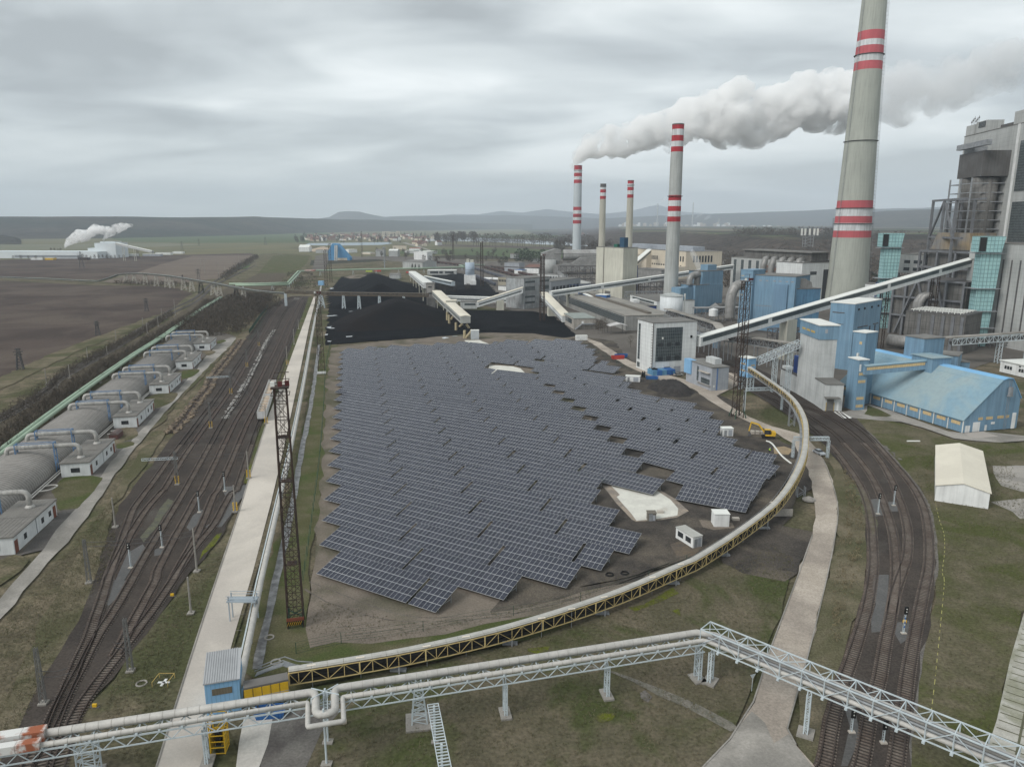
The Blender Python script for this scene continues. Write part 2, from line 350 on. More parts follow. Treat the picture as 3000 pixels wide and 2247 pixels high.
# --- farmland on the left
M_pl1=mat('ploughed_soil',(.105,.082,.071),(.075,.059,.052),sc=.02,c3=(.13,.105,.088),sc3=.012,fine=.12,finesc=.5,rough=1,spec=.05)
M_pl2=mat('light_ploughed_soil',(.20,.165,.135),(.165,.135,.112),sc=.02,fine=.08,finesc=.3,rough=1,spec=.05)
M_fgreen=mat('winter_crop',(.085,.125,.055),(.11,.13,.07),sc=.01,rough=1,spec=.05)
M_fyel=mat('stubble',(.19,.175,.10),(.15,.15,.09),sc=.006,rough=1,spec=.05)
sheet('far_plain_field',[(-900,662),(1500,662),(1700,735),(700,770),(-900,765)],-.20,M_fyel,sm=False,step=400)
sheet('green_strip_field',[(300,692),(560,682),(950,680),(1000,700),(900,712),(520,712),(360,708)],-.12,M_fgreen,sm=False,step=200)
sheet('green_left_field',[(-700,722),(150,716),(480,713),(600,717),(300,731),(-700,735)],-.12,mat('pale_crop',(.14,.15,.085),(.17,.16,.10),sc=.005),sm=False,step=200)
sheet('ploughed_field_far',[(-900,760),(0,762),(380,752),(560,746),(735,742),(750,748),(570,750),(470,775),(385,805),(355,803),(290,820),(100,812),(-900,800)],-.10,M_pl1,sm=False,step=50)
sheet('light_field',[(565,750),(745,748),(700,780),(640,815),(560,826),(470,832),(330,830),(300,825),(380,806),(470,775)],-.06,M_pl2,sm=False,step=50)
sheet('ploughed_field_near',[(-900,806),(0,818),(280,832),(430,836),(520,845),(566,860),(540,872),(500,910),(290,985),(0,1105),(-900,1330)],-.06,M_pl1,sm=False,step=30,jit=.6)
sheet('tan_verge',[(-500,1330),(0,1105),(140,1040),(290,983),(500,908),(545,872),(575,858),(590,862),(560,885),(510,915),(420,955),(250,1020),(60,1112),(-500,1380)],-.02,M_tan,jit=1.2,sm=False)
sheet('meadow_strip',[(640,885),(760,745),(800,742),(905,745),(915,752),(905,790),(850,835),(760,850),(700,880)],-.04,M_tan,jit=1,sm=False)
sheet('light_green_meadow',[(800,750),(840,745),(908,750),(900,770),(870,800),(790,812),(750,808)],.0,M_green,jit=1,sm=False)
sheet('field_track',[(-400,800),(0,817),(280,831),(430,834),(430,838),(280,836),(0,822),(-400,812)],.0,M_tan,sm=False,jit=.4)
# --- railway line and bushes strip on the left
sheet('scrub_ground',[(-200,1400),(-200,1320),(60,1185),(250,1075),(420,985),(600,870),(700,830),(760,800),(840,800),(800,860),(715,872),(640,985),(560,985),(440,1010),(330,1090),(160,1210),(-100,1400)],.0,mat('scrub_floor',(.10,.085,.065),(.13,.11,.08),sc=.2,fine=.3,rough=1,spec=.05),jit=1,sm=False)
# --- tank compound
sheet('tank_yard',[(-300,1540),(0,1345),(290,1150),(600,960),(690,985),(640,1000),(480,1180),(260,1400),(0,1690),(-300,2050)],.02,mat('yard_gravel',(.13,.115,.10),(.17,.155,.135),sc=.2,fine=.2,rough=1,spec=.05),sm=False,jit=.5)
sheet('service_road',[(-200,1960),(0,1755),(130,1605),(220,1490),(330,1350),(470,1200),(580,1075),(640,1005),(690,988),(672,1015),(600,1085),(500,1190),(390,1320),(310,1430),(240,1535),(110,1685),(0,1820),(-200,2040)],.06,M_conc2,jit=.35)
sheet('house_apron',[(60,1625),(170,1505),(250,1400),(345,1310),(410,1250),(460,1195),(540,1110),(600,1050),(645,1003),(680,990),(580,1080),(470,1205),(330,1355),(215,1495),(130,1610)],.04,M_asph,jit=.3,sm=False)
for i,q in enumerate([[(0,1640),(40,1625),(85,1640),(40,1690),(-60,1740),(-40,1680)],[(150,1440),(190,1400),(270,1395),(300,1400),(285,1425),(225,1490),(175,1495),(165,1460)],[(310,1300),(345,1258),(395,1255),(400,1280),(350,1300),(300,1330)],
   [(345,1300),(385,1293),(390,1305),(345,1315)],[(425,1165),(470,1153),(520,1152),(500,1180),(455,1197),(420,1190)],[(500,1095),(560,1083),(585,1085),(560,1105),(510,1115)],[(590,1030),(620,1028),(632,1032),(610,1042)],[(632,1000),(655,996),(662,1000),(640,1008)]]):
    sheet('lawn',q,.09,M_green if i%2 else M_grass,jit=.2,step=2)
sheet('trench_bank_ground',[(430,1265),(480,1235),(560,1120),(640,1010),(700,985),(735,990),(690,1020),(600,1120),(520,1240),(420,1310),(350,1420),(250,1600),(150,1760),(0,2090),(-100,2247),(-60,2247),(60,2247),(180,1960),(300,1640),(330,1480),(440,1345),(560,1150),(660,1030),(700,1000)],.03,M_tan,jit=.6,sm=False)
# --- railway yard bed, concrete road, grass strips
sheet('yard_ballast',[(860,868),(912,868),(905,905),(880,960),(850,1040),(815,1110),(790,1170),(760,1250),(735,1330),(720,1400),(690,1470),(655,1560),(600,1640),(550,1680),(480,1790),(400,1900),(330,1990),(260,2070),(200,2150),(130,2280),(-20,2280),(60,2130),(130,1990),(200,1860),(240,1780),(270,1710),(300,1630),(320,1560),(350,1480),(430,1380),(500,1290),(580,1180),(640,1090),(700,1010),(740,970),(790,900),(830,875)],.08,M_ball,jit=.5,sm=False,step=4)
sheet('wet_ballast_patch',cC([(150,900),(260,640),(400,560),(420,600),(330,740),(230,900),(180,952)]),.10,M_wet,jit=.4)
sheet('wet_ballast_patch',cC([(500,600),(600,570),(640,600),(560,650),(490,660)]),.10,M_wet,jit=.3)
sheet('wet_ballast_patch',cC([(820,320),(900,270),(930,300),(870,400),(800,450),(770,420)]),.10,M_wet,jit=.3)
sheet('wet_ballast_patch',cC([(1060,80),(1260,60),(1260,130),(1150,300),(1060,420),(930,420),(1050,330),(1120,200)]),.10,M_wet,jit=.4)
sheet('wet_ballast_patch',cD([(650,0),(760,0),(700,110),(640,170),(610,140)]),.10,M_wet,jit=.3)
sheet('mossy_gravel',cC([(600,180),(660,200),(560,330),(470,480),(420,540),(390,500),(470,380),(540,260)]),.10,mat('mossy_gravel',(.13,.13,.085),(.10,.10,.08),sc=.5,fine=.3,rough=1),jit=.4)
sheet('moss_strip',cB([(930,700),(980,720),(940,830),(880,880),(850,870),(880,760)]),.10,M_moss,jit=.4)
sheet('moss_strip',cC([(1010,480),(1050,470),(1000,560),(920,650),(870,700),(900,620)]),.10,M_moss,jit=.4)
sheet('verge_strip',[(905,870),(915,870),(900,930),(860,1040),(820,1150),(790,1250),(760,1330),(740,1400),(715,1400),(745,1300),(775,1210),(800,1140),(850,1020)],.09,M_green,jit=.4,sm=False)
sheet('verge_grass',[(700,1600),(670,1700),(600,1900),(540,2060),(470,2280),(160,2280),(220,2140),(330,1990),(470,1800),(560,1680),(640,1610)],.05,M_grass,jit=.5,sm=False)
ROAD=[[(920,868),(927,868),(905,960),(885,1060),(860,1180),(830,1320),(795,1470),(740,1680),(690,1850),(640,2030),(590,2260),(455,2260),(520,2050),(590,1830),(650,1650),(700,1500),(745,1350),(790,1210),(830,1110),(870,1000),(900,920)]]
sheet('concrete_road',ROAD[0],.12,mat('road_slabs',(.56,.515,.455),(.50,.46,.405),sc=.05,fine=.06,c3=(.42,.385,.345),sc3=.03,rough=.9,lines=(0,0,0,1)),sm=False)
sheet('grass_beside_road',[(927,868),(935,900),(915,960),(895,1080),(870,1200),(838,1350),(800,1500),(760,1650),(705,1830),(665,1960),(640,2030),(690,1850),(745,1660),(795,1480),(830,1330),(860,1190),(885,1070)],.05,M_grass,sm=False)
sheet('fence_verge',[(950,1010),(990,1000),(975,1100),(965,1200),(955,1350),(940,1500),(910,1640),(900,1800),(930,1870),(1200,1870),(1500,1800),(1700,1745),(1660,1850),(1300,1930),(1000,1990),(800,2040),(700,1960),(730,1860),(790,1650),(840,1470),(880,1300),(910,1130)],.02,M_green,jit=.6,sm=False)
# --- solar field soils
sheet('solar_field_soil',[(968,1020),(1100,1003),(1300,985),(1420,975),(1560,975),(1700,985),(1760,1020),(1830,1080),(1950,1150),(2080,1190),(2200,1280),(2290,1340),(2300,1390),(2270,1450),(2210,1530),(2080,1630),(1900,1720),(1700,1775),(1500,1815),(1300,1855),(1080,1885),(980,1880),(905,1900),(900,1780),(925,1640),(940,1450),(950,1250),(955,1120)],.05,M_soil,jit=.8,sm=False)
sheet('dark_work_soil',[(1700,985),(1800,1000),(1850,1060),(1920,1080),(2040,1130),(2150,1175),(2180,1230),(2300,1300),(2400,1330),(2410,1400),(2330,1480),(2300,1540),(2370,1560),(2385,1600),(2300,1700),(2180,1680),(2100,1620),(1950,1660),(1850,1700),(1700,1730),(1500,1790),(1440,1800),(1500,1700),(1700,1600),(1750,1500),(1740,1420),(1700,1300),(1750,1200),(1700,1100),(1600,1020)],.08,M_dsoil,jit=1.2,sm=False)
sheet('brown_earth_patch',cW([(1620,1180),(1760,1190),(1900,1210),(1920,1260),(1750,1270),(1640,1240)]),.11,M_soil,jit=.6)
sheet('brown_earth_patch',cW([(1380,1400),(1500,1360),(1640,1420),(1560,1500),(1400,1500)]),.11,mat('brown_soil',(.16,.125,.09),(.11,.095,.08),sc=.3,fine=.25,rough=1),jit=.8)
sheet('sand_patch',cG([(40,560),(140,550),(230,580),(180,620),(60,610)]),.12,mat('sand',(.33,.25,.15),(.26,.2,.13),sc=.4,fine=.15),jit=.4)
sheet('sheet_gravel_edge',cW([(760,860),(1000,880),(1300,930),(1420,1000),(1520,1110),(1440,1170),(1100,1195),(1030,1180),(900,1040),(800,930)]),.10,mat('edge_gravel',(.30,.25,.20),(.20,.175,.15),sc=.3,fine=.25,rough=1),jit=.7)
tag(sheet('ground_membrane',cW([(830,862),(1260,935),(1370,1010),(1440,1090),(1430,1150),(1250,1180),(1080,1190),(905,990),(930,970)]),.14,M_sheet,jit=.2,sm=False,kind=None),'large pale membrane spread over the ground below the solar tables','membrane')
tag(sheet('ground_membrane',[(1432,1070),(1500,1074),(1525,1080),(1552,1108),(1430,1096)],.14,M_sheet,jit=.2,sm=False,kind=None),'pale membrane in the gap in the middle of the solar field','membrane')
tag(sheet('ground_membrane',[(1360,998),(1405,997),(1440,1012),(1380,1013)],.14,M_sheet,jit=.2,sm=False,kind=None),'small pale membrane behind the far edge of the solar field by the coal yard','membrane')
# --- coal yard
sheet('coal_yard_ground',[(955,985),(950,1012),(1060,1002),(1240,990),(1420,975),(1560,978),(1650,990),(1690,985),(1665,960),(1620,925),(1560,912),(1440,910),(1300,905),(1265,880),(1255,840),(1180,825),(1100,800),(1000,812),(975,840),(965,900)],.10,M_coal,jit=1.0,sm=False)
sheet('coal_yard_ground',[(1265,800),(1320,795),(1365,805),(1420,825),(1450,850),(1400,865),(1300,862),(1265,840)],.10,M_coal,jit=1.5,sm=False)
for q in ([(955,960),(985,952),(1000,958),(975,968)],[(950,978),(965,976),(968,983),(950,984)],[(1010,985),(1040,983),(1035,988),(1010,990)],[(955,925),(990,922),(990,926),(958,930)],[(963,857),(976,857),(975,866),(962,866)],[(966,842),(980,842),(978,848),(965,850)],[(1020,912),(1034,910),(1034,913),(1022,915)],[(1285,990),(1300,985),(1318,988),(1300,996)],[(965,880),(980,882),(976,892),(964,888)],[(958,998),(975,999),(970,1004),(955,1003)],[(1325,983),(1345,982),(1340,987),(1322,988)]):
    cx_=sum(a for a,_ in q)/4; cy_=sum(b_ for _,b_ in q)/4; sheet('puddle',[(cx_+(a-cx_)*.7,cy_+(b_-cy_)*.45) for a,b_ in q],.13,mat('puddle_water',(.42,.45,.46),(.36,.39,.40),rough=.12,spec=.6),jit=1.2,step=2)
# --- industrial ground of the plant
sheet('plant_ground',[(1440,900),(1300,860),(1265,790),(1250,775),(1100,760),(960,765),(950,800),(915,790),(925,750),(950,745),(1050,752),(1250,752),(1400,765),(1560,765),(1700,757),(2400,765),(3500,780),(3500,1010),(3150,1060),(2900,1060),(2500,1210),(2330,1140),(2250,1100),(2140,1075),(1900,1110),(1760,1010),(1690,985),(1560,920)],-.02,mat('plant_yard',(.15,.135,.12),(.11,.10,.09),sc=.03,c3=(.19,.175,.155),sc3=.02,fine=.2,rough=1,spec=.1),sm=False,step=15,jit=1)
sheet('dirt_yard',[(1700,985),(1760,1005),(1830,1050),(1920,1090),(2040,1120),(2110,1090),(2160,1095),(2160,1130),(2100,1160),(2130,1185),(2197,1222),(2260,1249),(2361,1277),(2412,1347),(2440,1410),(2453,1473),(2453,1542),(2440,1606),(2423,1690),(2386,1847),(2348,1973),(2328,2058),(2306,2136),(2331,2183),(2381,2241),(2395,2262),(2040,2262),(2139,2166),(2166,2129),(2207,2058),(2224,2010),(2250,1922),(2284,1837),(2337,1690),(2361,1631),(2380,1568),(2386,1517),(2386,1467),(2367,1378),(2326,1302),(2273,1271),(2197,1239),(2100,1190),(2030,1140),(1920,1110),(1830,1070)],.12,M_dirtroad,jit=.35,sm=False)
sheet('concrete_crossing',[(2047,2262),(2139,2168),(2166,2131),(2200,2085),(2240,2120),(2270,2180),(2306,2150),(2331,2190),(2385,2262)],.15,M_conc2,jit=.2,sm=False)
for k,(off,m_) in enumerate(((-18,'a'),(-6,'b'),(8,'a'),(22,'b'))):
    ribbon('tyre_rut',[(2150+off*.3,1205),(2230,1243+off*.2),(2340+off*.3,1300),(2390+off*.8,1380),(2420+off,1470),(2420+off,1560),(2385+off,1690),(2335+off,1860),(2285+off*1.2,2010),(2240+off*1.6,2110),(2180+off*2,2262)],.45 if m_=='a' else .7,.137,mat('rut_dark',(.27,.235,.20),(.33,.29,.25),sc=.4,fine=.1) if m_=='a' else mat('rut_pale',(.47,.42,.365),(.41,.365,.31),sc=.4,fine=.08),jit=.12,step=2)
sheet('gravel_track',cT([(620,790),(780,800),(1000,870),(1300,980),(1600,1120),(1900,1280),(1960,1330),(1880,1350),(1500,1160),(1250,1050),(1050,930),(850,840),(640,800)]),.10,mat('track_gravel',(.22,.205,.175),(.155,.15,.12),sc=.5,fine=.3,rough=1),jit=.4)
sheet('gravel_patch',cT([(1090,1020),(1150,1005),(1210,1060),(1170,1110),(1110,1080)]),.10,M_ballg,jit=.2)
for q in (cT([(130,620),(260,610),(340,620),(230,670),(140,660)]),cT([(1000,280),(1150,250),(1250,200),(1420,120),(1440,150),(1250,240),(1050,330)]),cT([(660,1270),(760,1210),(940,1200),(860,1260),(720,1310)]),cT([(1350,320),(1440,310),(1450,370),(1370,360)])):
    sheet('moss_patch',q,.08,M_moss,jit=1.0)
sheet('front_meadow',[(640,2050),(1000,2000),(1500,1890),(1760,1810),(2000,1710),(2180,1620),(2260,1590),(2330,1640),(2280,1800),(2190,2050),(2140,2150),(2050,2260),(780,2260),(700,2180)],.03,mat('front_meadow_grass',(.12,.11,.072),(.165,.142,.10),sc=.12,c3=(.075,.088,.035),sc3=.06,ramp3=(.48,.6),fine=.3,finesc=1.8,rough=1,spec=.05),jit=.6,sm=False)
sheet('fine_grey_gravel',[(790,2100),(980,2060),(1000,2080),(940,2150),(890,2260),(760,2260)],.06,M_asph,jit=.6)
sheet('grooved_slab_road',[(715,2100),(800,2100),(785,2180),(755,2260),(690,2260),(700,2180)],.10,mat('grooved_slabs',(.50,.48,.44),(.42,.40,.37),sc=.3,fine=.1,rough=.9),sm=False)
# --- right hand side
sheet('right_ballast',[(1980,1020),(2080,1010),(2200,1070),(2320,1130),(2420,1200),(2500,1210),(2560,1290),(2640,1370),(2710,1470),(2735,1560),(2740,1680),(2720,1830),(2690,1960),(2660,2260),(2390,2260),(2430,2100),(2490,1900),(2540,1750),(2545,1600),(2530,1470),(2470,1370),(2400,1290),(2300,1210),(2200,1150),(2080,1090),(1990,1050)],.09,M_ball,jit=.5,sm=False)
sheet('wet_ballast_patch',cF([(920,0),(1040,0),(1020,200),(980,500),(900,500),(900,250)]),.11,M_wet,jit=.3)
sheet('wet_ballast_patch',cF([(1130,420),(1230,400),(1220,560),(1150,600),(1110,520)]),.11,M_wet,jit=.3)
sheet('wet_ballast_patch',cF([(640,1050),(740,1050),(780,1400),(700,1657),(640,1657),(700,1300)]),.11,M_wet,jit=.3)
sheet('wet_ballast_patch',cG([(870,1010),(960,1000),(1000,1140),(900,1160)]),.11,M_wet,jit=.3)
sheet('wet_ballast_patch',cG([(1030,1030),(1120,1030),(1130,1110),(1050,1110)]),.11,M_wet,jit=.3)
sheet('rough_verge',[(2400,1290),(2440,1330),(2500,1420),(2535,1500),(2545,1640),(2530,1780),(2480,1930),(2420,2110),(2380,2260),(2330,2180),(2340,1960),(2400,1760),(2450,1630),(2460,1530),(2440,1430),(2440,1370)],.04,M_tan,jit=.7,sm=False)
sheet('moss_strip',cG([(700,860),(780,880),(860,1000),(930,1330),(880,1280),(800,1100)]),.10,mat('thin_moss',(.13,.14,.06),(.10,.10,.07),sc=.7,fine=.3,rough=1),jit=1)
sheet('right_meadow',[(2500,1225),(2620,1235),(2800,1290),(2950,1300),(3150,1290),(3400,1400),(3400,1700),(3150,1700),(3000,1800),(2950,1980),(2870,2260),(2660,2260),(2690,1960),(2725,1800),(2740,1650),(2730,1540),(2700,1440),(2620,1340),(2540,1260)],.03,mat('right_meadow_grass',(.115,.108,.065),(.16,.14,.095),sc=.14,c3=(.085,.095,.035),sc3=.06,fine=.3,finesc=1.8,rough=1,spec=.05),jit=.6,sm=False)
sheet('hall_access_road',cG([(570,250),(660,250),(850,200),(870,185),(1060,240),(1300,330),(1560,420),(1720,440),(1900,425),(2211,460),(2700,440),(2700,500),(2211,500),(2000,515),(1800,505),(1600,480),(1350,390),(1150,340),(960,325),(740,305)]),.12,M_conc2,jit=.25,sm=False)
sheet('hall_apron',cG([(1690,435),(1860,420),(1990,465),(1800,480),(1740,465)]),.135,M_conc,jit=.1,sm=False)
sheet('lawn',cG([(860,195),(960,230),(1065,285),(1020,297),(900,290),(830,270),(850,240)]),.135,M_green,jit=.2)
sheet('slab_yard',[(3000,1795),(3060,1740),(3400,1750),(3400,2400),(2860,2400),(2870,2260),(2920,2110),(2960,1930)],.09,mat('paving_slabs',(.42,.41,.37),(.33,.32,.28),sc=.25,fine=.12,c3=(.24,.24,.18),sc3=.15,lines=(0,0,0,1)),sm=False)
sheet('broken_paving',[(2900,1365),(3400,1370),(3400,1480),(2990,1440),(2910,1385)],.07,M_conc2,jit=.9)
sheet('broken_paving',[(2900,1470),(3060,1460),(3400,1500),(3400,1530),(2990,1520),(2960,1500)],.07,M_conc2,jit=.6)
# kerbs
def kerb(pts,name='kerb'):
    P=cat_rom([at(*p) for p in pts],6); b=MB()
    for a,c in zip(P,P[1:]): b.beam(a+Vector((0,0,.14)),c+Vector((0,0,.14)),.22,.24)
    o=b.build(name,M_conc2); o['kind']='structure'
kerb([(2047,2262),(2139,2166),(2207,2058),(2250,1922),(2337,1690),(2380,1568)]); kerb([(2331,2183),(2306,2136),(2328,2058),(2386,1847),(2440,1606),(2453,1473),(2412,1347)])
kerb([(455,2260),(520,2050),(590,1830),(650,1650),(700,1500),(745,1350),(790,1210)])
# joints of the concrete road
jb=MB(); c0=at(540,2250); dv=(at(915,900)-c0)
for i in range(100):
    pc=c0+dv*(i/100.0)
    n=Vector((dv.y,-dv.x,0)).normalized()
    jb.box((0,0,0),(0,0,0)) if False else jb.beam(pc-n*3.4+Vector((0,0,.125)),pc+n*3.4+Vector((0,0,.125)),.07,.01)
jb.beam(c0+Vector((0,0,.125)),c0+dv+Vector((0,0,.125)),.07,.01)
jb.build('road_joints',mat('joint',(.27,.25,.22)))['kind']='structure'
jb=MB(); a=at(2880,2250); b2=at(3000,1795); d=(b2-a).normalized(); n=Vector((d.y,-d.x,0))
for i in range(40):
    p=a+d*(i*2.1); jb.beam(p+n*.3+Vector((0,0,.14)),p+n*16+Vector((0,0,.14)),.2,.012)
for k in (3.1,6.2,9.3,12.4): jb.beam(a+n*k+Vector((0,0,.14)),b2+n*k+Vector((0,0,.14)),.3,.014)
jb.build('slab_joints',mat('mossy_joint',(.13,.13,.08)))['kind']='structure'
# ================================================================== TRACKS
_TN=[0]
def railtrack(pts,label,near=230.0,z=.12,bed=None,raw=False,grp='railway tracks'):
    P=cat_rom([at(*p) for p in pts] if not raw else pts,3.0)
    root=thing('railway_track',label,'railway track',P[0],0,grp); o=P[0]
    for s in (-1,1):
        b=MB(); q=[]
        for i,p in enumerate(P):
            d=(P[min(i+1,len(P)-1)]-P[max(i-1,0)]).normalized(); n=Vector((-d.y,d.x,0)); q.append(p+n*s*.75+Vector((0,0,z+.2)))
        for a,c in zip(q,q[1:]): b.beam(a,c,.17 if a.y<near else .2,.2)
        b.v=[(x-o.x,y-o.y,zz_-o.z) for x,y,zz_ in b.v]; b.build('rail',M_rail,root)
    b=MB(); acc=0
    for i in range(len(P)-1):
        a,c=P[i],P[i+1]; ln=(c-a).length; d=(c-a)/ln; n=Vector((-d.y,d.x,0))
        if a.y>near: continue
        while acc<ln:
            m_=a+d*acc; b.beam(m_-n*1.15+Vector((0,0,z)),m_+n*1.15+Vector((0,0,z)),.27,.16); acc+=.68
        acc-=ln
    if b.v:
        b.v=[(x-o.x,y-o.y,zz_-o.z) for x,y,zz_ in b.v]; tag(b.build('sleepers',M_sleep,root),kind='stuff')
    if bed:
        b=MB(); n_=len(P); Q=[]
        for sg in (1,-1):
            for i,p in enumerate(P):
                d=(P[min(i+1,n_-1)]-P[max(i-1,0)]).normalized(); Q.append(p+Vector((-d.y,d.x,0))*sg*(bed/2+.15*random.uniform(-1,1))+Vector((0,0,z-.02)))
        b.add(Q,[(i,n_+i,n_+i+1,i+1) for i in range(n_-1)]); b.v=[(x-o.x,y-o.y,zz_-o.z) for x,y,zz_ in b.v]
        b.build('ballast_bed',M_ballb if bed<3 else M_ballg,root)
M_ballb=mat('rusty_ballast',(.105,.075,.06),(.075,.06,.052),sc=.3,fine=.3,rough=1)
T1=cA([(930,30),(800,120),(700,240),(620,380),(500,560),(350,790),(247,952)])+cB([(437,320),(185,650)])+cC([(517,0),(405,150),(320,270),(262,420),(215,560),(165,680),(110,850)])+cD([(590,120),(545,250),(495,400),(430,540),(380,660),(320,790),(245,952)])+[(60,2290)]
T2=cA([(960,30),(850,100),(760,230),(690,350),(600,500),(480,720),(337,952)])+cB([(520,340),(305,650),(125,952)])+cC([(570,110),(440,260),(350,390),(270,530),(215,640),(150,760),(103,880)])
T3=cA([(1000,30),(900,130),(830,240),(735,430),(600,680),(467,952)])+cB([(680,300),(487,650),(320,952)])+cC([(720,170),(600,370),(500,530),(400,700),(290,900)])+cD([(720,120),(620,280),(560,370),(500,480),(440,600),(385,700),(345,780),(275,952)])+[(105,2290)]
T4=cA([(1030,30),(990,90),(890,280),(800,480),(680,720),(559,952)])+cB([(790,310),(625,650),(477,952)])+cC([(855,170),(770,330),(680,490),(600,640),(520,800)])+cD([(945,0),(880,120),(800,270),(740,390),(680,500)])
T5=cA([(1040,60),(950,260),(860,500),(760,740),(657,952)])+cB([(905,320),(765,650),(627,952)])+cC([(1000,150),(920,350),(860,480),(800,600),(740,700),(660,850)])
T6=cA([(1070,60),(990,270),(920,480),(840,700),(745,952)])+cB([(1010,330),(900,650),(800,952)])+cC([(1150,130),(1070,270),(1000,400),(900,520),(820,620),(740,740)])+cD([(1040,30),(940,180),(850,300),(760,420),(660,550),(560,680),(460,820),(395,940)])+[(160,2290)]
for i,(t,bed,lb) in enumerate([(T1,0,'leftmost rusty railway track of the yard, nearest the white pump houses'),(T2,2.6,'second yard track from the left, with reddish ballast between its rails'),(T3,0,'third yard track from the left with a line of pale stones in it'),(T4,2.6,'fourth yard track from the left, reddish ballast, running to the front switch'),(T5,2.6,'fifth yard track from the left, ending at the switch near the leaning post'),(T6,0,'rightmost yard track, beside the concrete road with the wagon on it')]):
    railtrack(t,lb,bed=bed)
R1=[(2000,1040),(2100,1085)]+cQ([(740,500)])+cG([(100,180),(400,410),(560,560),(700,740),(800,900),(860,1050),(890,1200),(905,1400),(908,1600)])+cF([(880,150),(850,300),(800,480),(730,700),(650,930),(580,1150),(530,1400),(490,1657)])+[(2380,2300)]
R2=[(2010,1030),(2120,1080)]+cG([(100,120),(350,290),(560,430),(700,570),(830,720),(930,880),(1000,1050),(1050,1200),(1085,1350),(1105,1600)])+cF([(1090,150),(1060,350),(1010,600),(960,900),(880,1200),(830,1500),(800,1657)])+[(2500,2300)]
R3=[(2020,1020),(2150,1075)]+cG([(150,130),(420,250),(620,360),(800,500),(950,650),(1060,830),(1130,1000),(1180,1150),(1207,1300),(1200,1500),(1150,1657)])+cF([(1100,150),(1066,330)])
R4=cG([(600,250),(700,330),(850,440),(1000,600),(1130,750),(1250,900),(1330,1050),(1370,1200),(1390,1400),(1385,1600)])+cF([(1340,150),(1290,400),(1240,650),(1200,900),(1170,1150),(1130,1400),(1100,1657)])+[(2600,2300)]
for t,bed,lb in [(R1,2.6,'left curved railway track beside the dirt road on the right'),(R2,0,'second curved track from the dirt road, right of the left signal'),(R3,0,'third curved track from the dirt road, joining its neighbour at the switch'),(R4,3.4,'outer curved railway track on pale ballast, coming out of the shed door')]:
    railtrack(t,lb,bed=bed)
ML=[(-250,1345),(0,1232),(146,1146),(183,1109),(339,1021),(509,916),(577,882),(645,828),(750,777)]
railtrack(ML,'near track of the double main line beside the ploughed field',near=0,bed=3.4); railtrack([(x-6,y-9) for x,y in ML],'far track of the double main line beside the ploughed field',near=0,bed=3.4)
for px in ((2300+a_,b_) for a_,b_ in ((0,0),)): pass
for q in (cG([(565,252),(590,250),(680,305),(655,312)]),cG([(600,248),(625,248),(725,305),(700,310)])): sheet('painted_line',q,.15,mat('white_line',(.75,.75,.72)),sm=False,step=1)
for q in (cG([(920,540),(960,545),(985,560),(950,560)]),cG([(960,580),(1000,580),(1010,600),(985,600)]),cG([(1000,545),(1040,548),(1060,580),(1030,575)]),cG([(1060,590),(1090,600),(1100,640),(1080,630)]),cG([(1120,650),(1170,655),(1165,668),(1130,665)]),cA([(960,40),(1010,40),(1000,60),(955,60)])): sheet('pale_spill',q,.125,M_ballg,jit=.5,sm=False,step=2)
for k,q in enumerate((cS([(770,370),(900,355),(970,340)]),cS([(680,455),(850,440),(1040,405)]),cS([(700,495),(900,465),(1180,430)]),cS([(760,525),(1000,495),(1260,465)]),cS([(460,60),(640,130),(900,230),(1200,330),(1500,370),(2207,330)]),cS([(420,120),(560,210),(800,300),(1150,390),(1600,400),(2207,360)]),[(1500,1800),(1650,1762),(1800,1715),(1950,1660),(2050,1625)],[(1700,1720),(1850,1690),(1960,1650)],[(2060,1640),(2160,1570),(2260,1480),(2310,1400)])):
    ribbon('wheel_rut',q,.3,.062+.03*(k>5),mat('rut_soil',(.12,.10,.085),(.17,.15,.125),sc=.6,fine=.3,rough=1),jit=.14,step=1.5)
# worn-out trench and heaps of old sleepers/rails between the road and the yard
b=MB(); tr=cat_rom([at(*p) for p in cL([(1480,430),(1600,300),(1700,160),(1800,40)])+cA([(200,780),(350,590),(470,430)])],2.0)
for i,p in enumerate(tr):
    for s in (1,-1):
        for k in range(3):
            o=p+Vector((s*random.uniform(1.0,2.3),random.uniform(-1,1),.1)); a=random.uniform(0,3.1)
            b.beam(o-Vector((math.cos(a),math.sin(a),0))*random.uniform(.3,1),o+Vector((math.cos(a),math.sin(a),random.uniform(0,.4))),random.uniform(.3,.7))
tag(b.build('rubble',mat('rubble_earth',(.26,.20,.14),(.13,.11,.09),sc=.3,fine=.3,rough=1)),'banks of broken pale earth and stones along the trench beside the yard',kind='stuff')
ribbon('trench_floor',[(x,y) for x,y in cL([(1480,430),(1600,300),(1700,160),(1800,40)])+cA([(200,780),(350,590),(470,430)])],1.6,.10,mat('trench_dark',(.05,.035,.028),fine=.2),jit=.25,step=2)
b=MB(); tr=cat_rom([at(*p) for p in cA([(775,340),(700,450),(620,620),(540,780),(440,940)])+cB([(800,90),(740,190),(700,270)])],1.0)
for p in tr:
    if random.random()<.75:
        for k in range(3):
            o=p+Vector((random.uniform(-1,1),random.uniform(-.5,.5),.16)); b.box(o-Vector((random.uniform(.15,.5),random.uniform(.15,.4),.05)),o+Vector((random.uniform(.15,.5),random.uniform(.15,.4),.05)))
tag(b.build('pale_stones',mat('pale_stone',(.5,.49,.46),(.36,.35,.33),sc=.5)),'line of spilled pale stones along the third yard track',kind='stuff')
